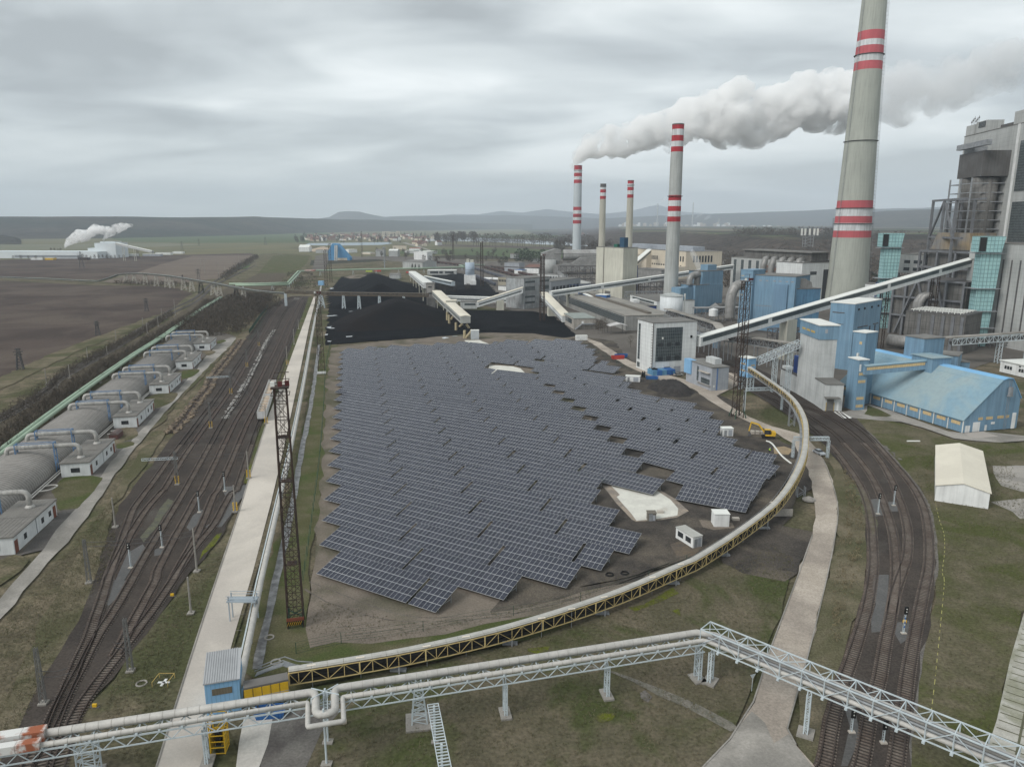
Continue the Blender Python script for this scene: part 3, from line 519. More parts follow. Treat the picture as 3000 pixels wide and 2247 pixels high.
# ================================================================== SOLAR FIELD
def pvmat():
    m=bpy.data.materials.new('solar_glass'); m.use_nodes=True; t=m.node_tree; Nn=t.nodes; Lk=t.links; b=Nn['Principled BSDF']
    tcn=Nn.new('ShaderNodeTexCoord').outputs['Object']; sp_=Nn.new('ShaderNodeSeparateXYZ'); Lk.new(tcn,sp_.inputs[0])
    def mt(op,a,bb=None):
        n=Nn.new('ShaderNodeMath'); n.operation=op
        for i,v in enumerate((a,bb)):
            if v is None: continue
            if isinstance(v,(int,float)): n.inputs[i].default_value=v
            else: Lk.new(v,n.inputs[i])
        return n.outputs[0]
    def ln(src,per,wd,off=0.):
        return mt('LESS_THAN',mt('FRACT',mt('DIVIDE',mt('ADD',src,wd/2+off+per*50),per)),wd/per)
    fx=ln(sp_.outputs[0],1.045,.045); fy=ln(sp_.outputs[1],1.88,.078); md=ln(sp_.outputs[1],1.88,.045,.895)
    cx=mt('FLOOR',mt('DIVIDE',sp_.outputs[0],1.045)); cy=mt('FLOOR',mt('DIVIDE',sp_.outputs[1],1.88))
    cb=Nn.new('ShaderNodeCombineXYZ'); Lk.new(cx,cb.inputs[0]); Lk.new(cy,cb.inputs[1]); oi=Nn.new('ShaderNodeObjectInfo'); Lk.new(oi.outputs['Random'],cb.inputs[2])
    wn=Nn.new('ShaderNodeTexWhiteNoise'); Lk.new(cb.outputs[0],wn.inputs['Vector'])
    r=Nn.new('ShaderNodeValToRGB'); Lk.new(wn.outputs[0],r.inputs[0]); e=r.color_ramp.elements
    e[0].color=(.015,.017,.031,1); e[1].color=(.033,.036,.052,1); q=r.color_ramp.elements.new(.12); q.color=(.020,.023,.036,1); q=r.color_ramp.elements.new(.6); q.color=(.022,.025,.041,1)
    def mix(f,A,B):
        x=Nn.new('ShaderNodeMix'); x.data_type='RGBA'; Lk.new(f,x.inputs[0]); Lk.new(A,x.inputs[6]); x.inputs[7].default_value=(*B,1); return x.outputs[2]
    c=mix(mt('MULTIPLY',md,.35),r.outputs[0],(.22,.24,.27)); c=mix(mt('MAXIMUM',fx,fy),c,(.50,.51,.52))
    Lk.new(c,b.inputs['Base Color'])
    ro=mt('ADD',mt('MULTIPLY',mt('MAXIMUM',fx,fy),.35),.13); Lk.new(ro,b.inputs['Roughness']); b.inputs['Specular IOR Level'].default_value=.42
    return m
M_pv=pvmat()
SO=Vector((-39.0,136.5,0)); RA=math.atan2(-14.78,24.85); RU=Vector((math.cos(RA),math.sin(RA),0)); PU=Vector((-RU.y,RU.x,0))
MW,ML_,TILT=1.045,1.88,R(15)
_pv={}
def pvtable(nm):
    if nm in _pv: return _pv[nm]
    w=nm*MW; a=MB(); a.box((0,0,-.05),(w,4*ML_,0)); me=a
    s=MB()
    c,sn=math.cos(TILT),math.sin(TILT)
    for yy in (1.5,5.6):
        z1=.8+yy*sn
        s.beam((0.1,yy*c,z1-.12),(w-.1,yy*c,z1-.12),.09,.14)
        k=max(2,int(w/3.4)+1)
        for i in range(k):
            x=.4+(w-.8)*i/(k-1); s.beam((x,yy*c,0.03),(x,yy*c,z1-.1),.12)
            if yy>3: s.beam((x,yy*c,z1*.35),(x,1.5*c,.8+1.5*sn-.15),.08)
    _pv[nm]=(me,s); return _pv[nm]
_pvm={}
ROWP=[10.22*k+.3 for k in range(30)]
RE={0:28.9,1:37.2,2:45.6,3:48.2,4:50.6,5:41,6:31.3,7:28,8:42.2,9:32.4,10:65.4,11:67,12:64,13:49.2,14:42,15:39.8,16:33,17:23.7,18:-1.7,19:-11.1,20:-17.6,21:-43,22:-28.6,23:-39.5,24:-49.8,25:-56,26:-60.8,27:-70,28:-78.7}
LE={19:-180.5,20:-174.7,21:-166.7,22:-157.7,23:-149.6,24:-141,25:-122.9,26:-120.9,27:-108,28:-97.7}
HOLE={9:(32.4,41.3),19:(-87,-58),20:(-91,-66),22:(-76.5,-71),23:(-46.5,-43.8)}
for k in range(10,18): HOLE[k]=(22.7-9.47*k+95,22.7-9.47*k+99.75)
def sst(x): x=max(0,min(1,x)); return x*x*(3-2*x)
tabs=[]
for k in range(29):
    l=LE.get(k,-9.47*k-.9); r=RE[k]; segs=[]
    seams=[22.7-9.47*k+23.75*m for m in range(-4,10)]
    h=HOLE.get(k)
    rr=66.5 if k==9 else r
    if h and h[0]>l and h[1]<rr+1:
        segs.append((l,h[0])); sh=(h[1]-h[0]) if 9<k<18 else 0
        segs.append((h[1],rr))
    else: segs.append((l,r)); sh=0
    if k==8: segs=[(l,42.2),(48.2,66.9)]
    n=0; parts=[]
    for si,(a,b) in enumerate(segs):
        cuts=[a]+[s+(sh if si else 0) for s in seams if a+2.5<s+(sh if si else 0)<b-2.5]+[b]
        for c0_,c1_ in zip(cuts,cuts[1:]): parts.append((c0_,c1_))
    for i,(a,b) in enumerate(parts):
        nm=max(1,int(round((b-a-.45)/MW)))
        A=4.6 if k==8 else 6 if k==9 else 7.5 if k<19 else 5
        wf=lambda s: -A*sst((s-(rr-42))/42) if k>=8 else 0.
        p0=SO+RU*a+PU*(ROWP[k]+wf(a)); p1=SO+RU*b+PU*(ROWP[k]+wf(b)); d=p1-p0
        tabs.append((k,i,len(parts),p0,math.atan2(d.y,d.x),nm))
for k,i,n,p,rz,nm in tabs:
    pos='leftmost' if i==0 else 'rightmost' if i==n-1 else ORD[i]+' from left'
    row='front row' if k==0 else 'hindmost row' if k==28 else ORD[k]+' row from the front'
    t=thing('solar_table','dark solar table, %s in the %s'%(pos,row),'solar panel',(p.x,p.y,.02),rz,'rows of tilted solar tables')
    if nm not in _pvm:
        me,s=pvtable(nm); a=me.build('panel_surface',M_pv,t); b=s.build('support_frame',M_steel,t); _pvm[nm]=(a.data,b.data)
    else:
        a=bpy.data.objects.new('panel_surface',_pvm[nm][0]); b=bpy.data.objects.new('support_frame',_pvm[nm][1])
        for q in (a,b): S.collection.objects.link(q); q.parent=t
    a.rotation_euler=(TILT,0,0); a.location=(0,0,.8)
# small things round the solar field
def kiosk(name,label,px,w,d,h,rz,wall,roof,door=True,wins=0):
    p=at(*px); t=thing(name,label,'cabin',p,rz); b=MB(); b.box((0,0,0),(w,d,h)); b.build('walls',wall,t)
    b=MB(); b.box((-.12,-.12,h),(w+.12,d+.12,h+.14)); b.build('roof',roof,t)
    if door:
        b=MB(); b.box((w*.15,-.04,.1),(w*.15+.9,-.003,2.1)); b.build('door',M_steel,t); b=MB(); b.box((w*.55,-.04,.2),(w*.9,-.003,h-.4)); b.build('louvre',M_gwall,t)
    for k in range(wins):
        b=MB(); u=d*(.12+.45*k); b.box((-.05,u,.9),(-.003,u+d*.3,2.1)); b.build('window',M_glassd,t)
    return t
kiosk('transformer_cabin','white transformer cabin with two doors beside the yellow excavator',cQ([(370,885)])[0],3.6,2.6,2.7,.05,M_white,M_wroof)
kiosk('transformer_cabin','plain white square cabin on brown earth near the curved conveyor',cW([(1745,1245)])[0],3.5,3.0,3.2,-.02,M_white,M_wroof,door=False)
kiosk('site_cabin','long low white site cabin with windows along its side, by the conveyor',cW([(1560,1430)])[0],2.5,6.2,2.6,.42,M_white,mat('dusty_roof',(.42,.42,.39)),wins=2)
kiosk('switch_hut','small weathered grey hut at the edge of the pale membrane',cW([(1172,1195)])[0],2.0,1.8,2.0,.0,mat('weathered_wood',(.22,.20,.17),sc=1),mat('weathered_lid',(.19,.17,.14),sc=1),door=True)
kiosk('equipment_cabin','flat white cabin beside the solar tables near the rubber coils',(1832,1118),6.5,2.5,2.6,-.25,M_white,M_wroof)
kiosk('equipment_cabin','small white box cabin at the far right corner of the solar field',(1688,998),7,3,2.8,.1,M_white,M_wroof,door=False)
kiosk('equipment_cabin','white box between the yellow concrete posts at the coal yard edge',(1380,995),5,4,5.5,.1,mat('grey_box',(.45,.48,.50)),M_wroof,door=False)
def coil(px,label,r=.75):
    p=at(*px); b=MB(); P=[]
    for i in range(100):
        a=i*.33; rr=r*(1-.0045*i); P.append((p.x+rr*math.cos(a),p.y+rr*math.sin(a),.1+.12*((i//19)%3)))
    b.tube(P,.07,6); tag(b.build('cable_coil',M_black,None,p),label,'cable coil','coils of black hose')
coil((1786,1685),'left coil of black hose on the dark soil near the conveyor',.9); coil((1830,1681),'right coil of black hose on the dark soil near the conveyor',.9)
def container(px,rz,m,label,L_=6.0,w=2.4,h=2.5,open_=False,grp=None):
    p=at(*px); t=thing('skip' if open_ else 'container',label,'skip' if open_ else 'container',p,rz,grp); b=MB()
    if open_:
        b.extr([(0,0),(L_,0),(L_+.4,h),(L_+.25,h),(L_-.1,.2),(.1,.2),(-.25,h),(-.4,h)],'y',0,w)
        b.box((0,0,.15),(L_,.1,h)); b.box((0,w-.1,.15),(L_,w,h))
    else: b.box((0,0,.12),(L_,w,h))
    for k in range(8):
        x=L_*(k+.5)/8
        b.box((x-.06,-.06,.2),(x+.06,-.002,h-.15))
    b.build('body',m,t)
    if not open_:
        b=MB(); b.box((L_*.0-.05,.15,.2),(-.003,w/2-.03,h-.1)); b.box((-.05,w/2+.03,.2),(-.003,w-.15,h-.1)); b.build('door',m,t)
    return t
M_ctb=mat('container_blue',(.03,.13,.36),(.03,.11,.30),rough=.6,streak=.2); M_ctl=mat('container_light_blue',(.12,.28,.42),(.09,.22,.36),rough=.6,streak=.3)
for i,(x,y,m,lb) in enumerate([(1926,1101,M_ctl,'light blue container, leftmost of the row under the big window wall'),(1940,1101,M_ctb,'dark blue container, second from the left in the row under the window wall'),(1953,1100,M_ctl,'light blue container in the middle of the row under the window wall'),(1966,1099,M_ctb,'dark blue container, fourth in the row under the window wall'),(1978,1098,M_ctb,'blue container with a white sign, rightmost of the row under the window wall')]):
    container((x,y),math.pi/2+.25,m,lb,grp='row of blue containers'); 
b=MB(); p=at(1983,1098); 
container((1796,1054),.2,M_red,'red skip on the dirt beside the yard fence',6,2.4,1.9,True); container((1806,1049),.2,M_ctb,'blue skip standing right behind the red skip',6,2.4,1.9,True)
container((1894,1112),-.1,M_ctb,'small blue skip next to the black cable drums',5,2,1.4,True)
container((752,2112),.15,M_ctb,'blue skip under the front pipe bridge beside the blue shed',3.6,1.9,1.3,True)
def drum(px,r,wd,rz,label):
    p=at(*px); t=thing('cable_drum',label,'cable drum',p,rz,'black cable drums by the tall white building')
    b=MB()
    for s in (0,wd): 
        b.tube([(0,s-.05,r),(0,s+.05,r)],r,18)
    b.build('flanges',M_black,t); b=MB(); b.tube([(0,.06,r),(0,wd-.06,r)],r*.6,14); b.build('wound_cable',mat('cable',(.03,.03,.03)),t)
drum((1911,1094),1.6,1.2,.3,'left black cable drum leaning against the white building corner'); drum((1919,1099),1.7,1.2,.3,'right black cable drum beside the light blue container')
drum((1888,1106),1.5,1.0,1.2,'black cable drum standing alone near the small blue skip')
b=MB(); p=at(1891,1090)
for k in range(3): b.box((p.x+1.3*k,p.y,0),(p.x+1.3*k+1.0,p.y+1,2.0))
tag(b.build('water_tank',M_white,None,p),'group of white tanks by the corner of the tall white building','tank')
# gravel heap near the yard
def heap(name,poly,zt,m,label,cat,n=5,rough=.4,res=4.0,base=.1,power=1.0,kind=None):
    P=[at(*p) for p in poly]; x0=min(p.x for p in P); x1=max(p.x for p in P); y0=min(p.y for p in P); y1=max(p.y for p in P)
    P2=[(p.x,p.y) for p in P]
    def ins(x,y):
        c=False; j=len(P2)-1
        for i in range(len(P2)):
            xi,yi=P2[i]; xj,yj=P2[j]
            if (yi>y)!=(yj>y) and x<(xj-xi)*(y-yi)/(yj-yi)+xi: c=not c
            j=i
        return c
    def dist(x,y):
        m_=1e9
        for i in range(len(P2)):
            ax,ay=P2[i-1]; bx,by=P2[i]; dx,dy=bx-ax,by-ay; t=max(0,min(1,((x-ax)*dx+(y-ay)*dy)/(dx*dx+dy*dy+1e-9)))
            m_=min(m_,math.hypot(x-ax-t*dx,y-ay-t*dy))
        return m_
    nx=int((x1-x0)/res)+3; ny=int((y1-y0)/res)+3; V=[]; F=[]
    mxd=0; D=[]
    for j in range(ny):
        for i in range(nx):
            x=x0-res+i*res; y=y0-res+j*res; d=dist(x,y) if ins(x,y) else 0; D.append(d); mxd=max(mxd,d)
    for j in range(ny):
        for i in range(nx):
            x=x0-res+i*res; y=y0-res+j*res; d=D[j*nx+i]; z=base-.06 if d==0 else base+zt(d,x,y,mxd)+rough*mnoise.noise(Vector((x*.25/res*2,y*.25/res*2,1)))*min(1,d/res)
            V.append((x,y,z))
    for j in range(ny-1):
        for i in range(nx-1):
            q=(j*nx+i,j*nx+i+1,(j+1)*nx+i+1,(j+1)*nx+i)
            if any(D[k]>0 for k in q): F.append(q)
    b=MB(); b.add(V,F); c=sum(P,Vector())/len(P); o=b.build(name,m,None,(c.x,c.y,0)); tag(o,label,cat,kind=kind); return smooth(o)
heap('rubble_heap',[(1905,1125),(1960,1118),(2010,1128),(2035,1150),(2020,1163),(1980,1165),(1930,1150),(1895,1138)],lambda d,x,y,m:min(2.2,d*.6),mat('black_rubble',(.05,.045,.042),(.028,.026,.026),sc=.6,fine=.5,rough=1),'low heap of black rubble beside the dirt road and solar tables','heap',rough=.7,res=1.0)
# excavator
t=thing('excavator','yellow tracked excavator with folded arm working beside the dirt road','excavator',at(2250,1283),R(-12))
b=MB()
for s in (-1.1,1.1):
    b.extr([(-2.1,.35),(-1.8,.05),(1.8,.05),(2.1,.35),(2.0,.8),(-2.0,.8)],'y',s-.28,s+.28)
b.build('tracks',M_black,t)
b=MB(); b.box((-1.0,-1.25,.95),(2.1,1.25,1.5)); b.extr([(.9,1.5),(2.1,1.5),(2.3,1.7),(2.2,2.3),(.9,2.35)],'y',-1.25,1.25); b.box((-1.4,.2,1.5),(.9,1.2,1.8)); b.build('body',M_yelb,t)
b=MB(); b.box((-1.35,-1.2,1.5),(.6,-.1,3.0)); c=b.build('cab',M_glassd,t); b=MB(); b.box((-1.4,-1.25,3.0),(.65,-.05,3.12)); b.build('cab_roof',M_yelb,c)
b=MB(); b.beam((-1.2,.4,1.8),(-3.2,.4,4.4),.4,.5); b.beam((-3.2,.4,4.4),(-5.6,.4,5.0),.38,.45); b.build('boom',M_yelb,t)
b=MB(); b.beam((-5.6,.4,5.2),(-6.2,.4,2.0),.32,.4); b.build('arm',M_yelb,t)
b=MB(); b.extr([(-6.5,.3),(-5.7,.2),(-5.4,.9),(-6.0,2.0),(-6.5,1.7),(-6.1,1.0)],'y',-.2,1.0); b.build('bucket',M_dsteel,t)
def person(px,rz,label,bend=0.,top=None):
    p=at(*px); t=thing('person',label,'person',p,rz)
    V={'pel':(0,0,.95),'ch':(bend*.3,0,1.35),'nk':(bend*.42,0,1.52),'hd':(bend*.5,0,1.66),'ht':(bend*.52,0,1.76)}
    vs=[];es=[];rad=[]
    def v(c,r): vs.append(c); rad.append(r); return len(vs)-1
    a=v(V['pel'],.15); c=v(V['ch'],.17); n=v(V['nk'],.065); h=v(V['hd'],.10); h2=v(V['ht'],.09); es+=[(a,c),(c,n),(n,h),(h,h2)]
    for s in (-1,1):
        sh=v((V['ch'][0],s*.2,1.42),.07); el=v((V['ch'][0]+.1,s*.27,1.12),.045); wr=v((V['ch'][0]+.25,s*.22,.92),.033); hn=v((V['ch'][0]+.32,s*.2,.86),.04); es+=[(c,sh),(sh,el),(el,wr),(wr,hn)]
        hp=v((0,s*.1,.88),.10); kn=v((.05,s*.13,.5),.065); an=v((0,s*.14,.09),.045); ft=v((.15,s*.15,.05),.045); es+=[(a,hp),(hp,kn),(kn,an),(an,ft)]
    me=bpy.data.meshes.new('body'); me.from_pydata(vs,es,[]); me.materials.append(M_dark); o=bpy.data.objects.new('body',me); S.collection.objects.link(o); o.parent=t
    sk=o.modifiers.new('s','SKIN'); 
    for i,sv in enumerate(me.skin_vertices[0].data): sv.radius=(rad[i],rad[i]); sv.use_root=(i==0)
    o.modifiers.new('u','SUBSURF').render_levels=1
    b=MB(); b.lathe([(.19,.92),(.21,1.1),(.23,1.35),(.18,1.47),(.09,1.5)],(bend*.25,0,0),12); q=b.build('hi_vis_jacket',M_hivis,t)
    for s in (-1,1):
        b=MB(); b.tube([(bend*.28,s*.2,1.42),(bend*.28+.1,s*.27,1.12),(bend*.28+.22,s*.23,.96)],.075,8,r2=.055); b.build('sleeve',M_hivis,t)
    b=MB(); b.lathe([(.115,1.68),(.115,1.74),(.09,1.82),(.03,1.85)],(bend*.52,0,0),12); b.build('helmet',M_white,t)
    b=MB(); b.lathe([(.02,1.55),(.085,1.6),(.10,1.67),(.095,1.72)],(bend*.52+.02,0,0),12); b.build('face',M_skin,t)
    return t
person((1973,1098),R(200),'person in a hi-vis jacket standing beside the parked car at the blue containers')
person((2253,1328),R(30),'person in a yellow-green hi-vis jacket bending over pipes behind the solar tables',.6)
# cars
def car(px,rz,col,label):
    p=at(*px); t=thing('parked_car',label,'car',p,rz)
    b=MB(); b.extr([(-2.2,.35),(-2.15,.8),(-1.9,.92),(-1.2,.98),(1.0,.98),(2.05,.85),(2.2,.65),(2.2,.35)],'y',-.86,.86)
    b.build('body',col,t)
    b=MB(); b.add([(-1.75,-.8,.95),(1.15,-.8,.97),(1.15,.8,.97),(-1.75,.8,.95),(-1.1,-.62,1.42),(.35,-.62,1.42),(.35,.62,1.42),(-1.1,.62,1.42)],[(4,5,6,7),(0,1,5,4),(1,2,6,5),(2,3,7,6),(3,0,4,7)])
    b.build('windows',M_glassd,t); b=MB(); b.box((-1.08,-.6,1.4),(.33,.6,1.45)); b.build('roof',col,t)
    for x in (-1.35,1.35):
        for y in (-.84,.84):
            b=MB(); b.tube([(x,y-.1,.32),(x,y+.1,.32)],.32,14); w=b.build('wheel',M_black,t); b=MB(); b.tube([(x,y-.115,.32),(x,y+.115,.32)],.17,10); b.build('rim',M_steel,w)
    for y in (-.6,.6):
        b=MB(); b.box((2.15,y-.15,.6),(2.22,y+.15,.75)); b.build('headlight',M_wroof,t); b=MB(); b.box((-2.22,y-.18,.62),(-2.14,y+.18,.78)); b.build('tail_light',M_red,t)
car((2399,1330),R(-78),mat('silver_paint',(.5,.53,.56),rough=.3,spec=.5),'silver parked car under the curved conveyor on the dirt road')
car((1987,1101),R(10),mat('grey_car_paint',(.30,.30,.27),rough=.35,spec=.5),'grey-gold parked car in front of the blue containers')
# fence along the field
def fence(pts,label,h=1.9,step=3.2,m=None,mesh=True,z=0,name='mesh_fence'):
    P=cat_rom([at(*p) for p in pts],step); o=P[0]; t=thing(name,label,'fence',o); m=m or M_fence
    for p in P[::2]: b=MB(); b.beam(p-o+Vector((0,0,z)),p-o+Vector((0,0,z+h)),.08); b.build('post',m,t)
    b=MB()
    for a,c in zip(P,P[1:]):
        for zq in ((.05,.5,1.0,1.4,h-.05) if mesh else (h-.05,h*.5)): b.beam(a-o+Vector((0,0,z+zq)),c-o+Vector((0,0,z+zq)),.022)
    b.build('wires',m,t)
M_fence=mat('green_fence_paint',(.03,.085,.05),(.025,.07,.045),rough=.6)
fence([(968,1012),(955,1080),(948,1200),(938,1330),(920,1480),(898,1640),(888,1700)],'green mesh fence along the left side of the solar field',2.2,3)
fence([(868,1915),(905,1905),(1000,1885),(1100,1873),(1240,1850),(1400,1820),(1600,1790),(1700,1765),(1800,1735),(1900,1700),(2050,1635)],'mesh fence on dark posts between solar field and curved conveyor',2.1,5.2)
fence([(730,1000),(760,960),(790,900),(805,893),(850,890)],'solid dark green fence between thicket and railway yard',2.2,3)
b=MB(); P=[at(*p) for p in [(730,978),(760,935),(785,900)]]
for a,c in zip(P,P[1:]): b.beam(a+Vector((0,0,1.3)),c+Vector((0,0,1.3)),.1,2.6)
tag(b.build('screen_fence',M_fence,None,P[0]),'tall dark green screen fence at the corner of the thicket','fence')
fence([(1700,1000),(1760,1040),(1850,1090),(1930,1130)],'thin wire fence along the right edge of the far solar tables',1.8,3.5)
# ================================================================== LEFT: tanks, pump houses, pipelines, towers, yard equipment
# vaulted halls
c0=at(92,1452); c1=at(332,1240); dv=(c1-c0).normalized(); nl=Vector((-dv.y,dv.x,0))
far=c0+dv*((at(590,1010)-c0).dot(dv)); near=c0-dv*60
VR=9.0; VH=6.6
LEN=(far-near).length; ang=math.atan2(dv.y,dv.x)
t=thing('vaulted_hall','long grey barrel-vaulted hall with curved sheet roof behind the pump houses','hall',near,ang)
b=MB(); prof=[(VR+VR*math.cos(a),1.2+(VH-1.2)*math.sin(a)) for a in [math.pi*i/16 for i in range(17)]]
prof=[(2*VR,0)]+prof+[(0,0)]
b.extr(prof,'x',0,LEN); smooth(b.build('vault',mat('vault_sheet',(.29,.275,.255),(.245,.232,.215),sc=.15,lines=(0,0,.1,1),fine=.08,streak=0),t))
b=MB()
for i in range(int(LEN/1.25)):
    x=i*1.25; q=[(x,VR+(VR+.03)*math.cos(a),1.2+(VH-1.17)*math.sin(a)) for a in [math.pi*k/14 for k in range(15)]]
    for a,c in zip(q,q[1:]): b.beam(a,c,.10,.06)
tag(b.build('roof_seams',mat('vault_seam',(.20,.192,.185)),t),kind='stuff')
# pump houses
M_hw=mat('pumphouse_wall',(.66,.68,.68),(.58,.60,.60),sc=.4,streak=.2)
M_hroof=mat('pumphouse_roof',(.235,.225,.205),(.20,.19,.175),sc=.3,lines=(0,0,0,1),fine=.12)
HS=[((-85,1665),(44,1624),(168,1509)),((183,1400),(266,1393),(339,1322)),((336,1254),(402,1251),(453,1200)),((441,1155),(495,1152.5),(533,1118)),((515.6,1082),(565,1080.7),(592,1053)),((573,1025),(616,1026),(636,1008))]
M_duct2=mat('ribbed_grey_duct',(.42,.41,.385),(.33,.32,.30),sc=.6,rough=.5,streak=.25,fine=.08); M_bsteel=mat('blue_steel',(.10,.19,.33),(.13,.22,.36),sc=.5)
ol=['nearest','second','third','fourth','fifth','farthest']
for i,(A,B_,C_) in enumerate(HS):
    A,B_,C_=at(*A),at(*B_),at(*C_); rx=(C_-B_); rz=math.atan2(rx.y,rx.x); Lh=rx.length; W=min(12.0,max(7.5,(A-B_).length*.97)); h=3.9
    # local frame: x along the road, y away (left)
    t=thing('pump_house','white pump house with grey flat roof, %s in the row along the service road'%ol[i],'pump house',B_,rz,'white pump houses in a row')
    b=MB(); b.box((0,0,0),(Lh,W,h)); b.build('walls',M_hw,t); 
    b=MB(); b.box((-.3,-.3,h),(Lh/2-.02,W+.3,h+.3)); b.box((Lh/2+.02,-.3,h),(Lh+.3,W+.3,h+.34))
    for k in range(int(W/.9)): b.box((-.3,.9*k,h+.3),(Lh+.3,.9*k+.1,h+.36))
    b.build('roof',M_hroof,t)
    b=MB(); b.box((-.05,W*.35,1.2),(-.003,W*.66,2.5)); b.build('window',M_glassd,t)
    for u in (.22,.62,.80):
        b=MB(); x=Lh*u; b.box((x,-.05,1.3),(x+1.3,-.003,2.6)); b.build('window',M_glassd,t)
    for x in (.4,Lh-2.0):
        b=MB(); b.box((x,-.06,.05),(x+1.5,-.003,2.9)); b.build('door',M_brick,t)
    b=MB(); b.box((Lh/2-.08,-.1,0),(Lh/2+.08,-.003,h)); b.build('downpipe',M_steel,t)
    for j,u in enumerate((.18,.78)):
        if i==0 and j==0: continue
        x=Lh*u; P=[(x,W*.45,h+.2),(x,W*.45,h+3.2),(x,W*.45+.5,h+4.0),(x,W*.45+1.2,h+4.3),(x,W+13.5,h+4.3),(x,W+14.3,h+4.0),(x,W+14.7,h+3.3),(x,W+14.7,h+1.4)]
        M=Matrix.Translation(B_)@Matrix.Rotation(rz,4,'Z')
        base=M@Vector((x,W+14.7,0))
        d=thing('overhead_duct','%s insulated duct arching from the vaulted hall to the %s pump house'%('near' if j==0 else 'far',ol[i]),'duct',M@Vector((x,W*.45,0)),rz,'ducts arching from vaulted hall to pump houses')
        P=[(0,p[1]-W*.45,p[2]) for p in P]
        b=MB(); b.tube(P,.62,12); 
        for k in range(14):
            yy=2+k*(W*.55+11)/14.; b.tube([(0,yy,h+4.3),(0,yy+.12,h+4.3)],.68,12)
        b.lathe([(1.1,0),(1.1,.35),(.7,.8)],(0,0,h+.2),12); smooth(b.build('duct',M_duct2,d))
        for yy in (W*.55+2.3,W*.55+12.2):
            f=MB()
            for s in (-.9,.9):
                f.beam((s,yy,0),(s,yy,h+5.4),.22)
            f.beam((-.9,yy,h+5.3),(.9,yy,h+5.3),.25); f.beam((-.9,yy,h+3.4),(.9,yy,h+3.4),.2)
            for k in range(4): f.beam((-.9 if k%2 else .9,yy,1+k*1.7),(.9 if k%2 else -.9,yy,2.7+k*1.7),.12)
            f.build('blue_frame',M_bsteel,d)
        f=MB(); f.beam((-.9,W*.55+2.3,h+5.3),(-.9,W*.55+12.2,h+5.3),.15); f.beam((.9,W*.55+2.3,h+5.3),(.9,W*.55+12.2,h+5.3),.15); f.build('blue_rail',M_bsteel,d)
# thin pipes between hall and houses
for k,(off,lb) in enumerate(((1.0,'thin pipe along the foot of the vaulted hall, nearer the houses'),(1.8,'thin pipe along the foot of the vaulted hall, nearer the hall'))):
    b=MB(); b.tube([c0-dv*60-nl*off+Vector((0,0,.9)),far-nl*off+Vector((0,0,.9))],.18,8); tag(b.build('pipe',M_pipe,None,c0),lb,'pipe')
for px in ((112,1450),(315,1280),):
    p=at(*px); b=MB(); q=[p+dv*a-nl*c+Vector((0,0,.9)) for a,c in ((0,0),(1,2.6),(3.5,3.4),(4.5,3),(4.8,1.5),(3.9,0))]; b.tube(cat_rom(q,.5),.18,8)
    tag(b.build('pipe_loop',M_pipe,None,p),'looped pipe beside the vaulted hall %s'%('behind the nearest pump house' if px[0]<200 else 'beside the brown garden shed'),'pipe')
t=thing('garden_shed','small brown-red shed with rounded roof between two pump houses','shed',at(345,1288),ang-.05)
b=MB(); b.extr([(0,0),(2.6,0),(2.6,1.7),(1.9,2.2),(1.3,2.4),(.7,2.2),(0,1.7)],'x',0,5.5); b.build('walls',mat('red_brown_sheet',(.16,.075,.065),(.12,.06,.055),sc=1,lines=(.5,0,.06,.8)),t)
b=MB(); b.extr([(-.15,1.68),(2.75,1.68),(1.95,2.28),(1.3,2.5),(.65,2.28)],'x',-.1,5.6); b.build('roof',mat('brown_roof',(.17,.13,.12)),t)
# green twin pipeline
GP=[(-260,1530),(0,1341),(96,1266),(192,1193),(288,1122),(400,1043),(470,998),(530,955),(600,905),(648,876)]
for k,(off,zz_,lb) in enumerate(((-.9,1.6,'right one of the two thick green pipes beside the tank compound'),(.9,1.6,'left one of the two thick green pipes beside the tank compound'))):
    P=[at(*p) for p in GP]; P=cat_rom(P,15); Q=[]
    for i,p in enumerate(P):
        d=(P[min(i+1,len(P)-1)]-P[max(i-1,0)]).normalized(); Q.append(p+Vector((d.y,-d.x,0))*(-off)+Vector((0,0,zz_)))
    t=thing('green_pipeline',lb,'pipeline',Q[0]*1,0,'twin green pipelines'); t.location.z=0; o=t.location
    b=MB(); b.tube([q-o for q in Q],.72,12); smooth(b.build('pipe',M_gpipe,t))
    b=MB(); 
    for q in Q[::1]: b.box((q.x-o.x-.2,q.y-o.y-.9,-.2),(q.x-o.x+.2,q.y-o.y+.9,1.0))
    b.build('supports',M_conc2,t)
b=MB(); p=at(472,1000); b.beam(p+Vector((-3,0,2.4)),p+Vector((3,0,2.4)),1.6,.2)
for s in (-3,3): b.beam(p+Vector((s,0,0)),p+Vector((s,0,3.4)),.2)
b.beam(p+Vector((-3,.8,3.4)),p+Vector((3,.8,3.4)),.1); tag(b.build('pipe_crossing',mat('crossing_green',(.12,.16,.10)),None,p),'small green walkway crossing over the twin pipes','walkway')
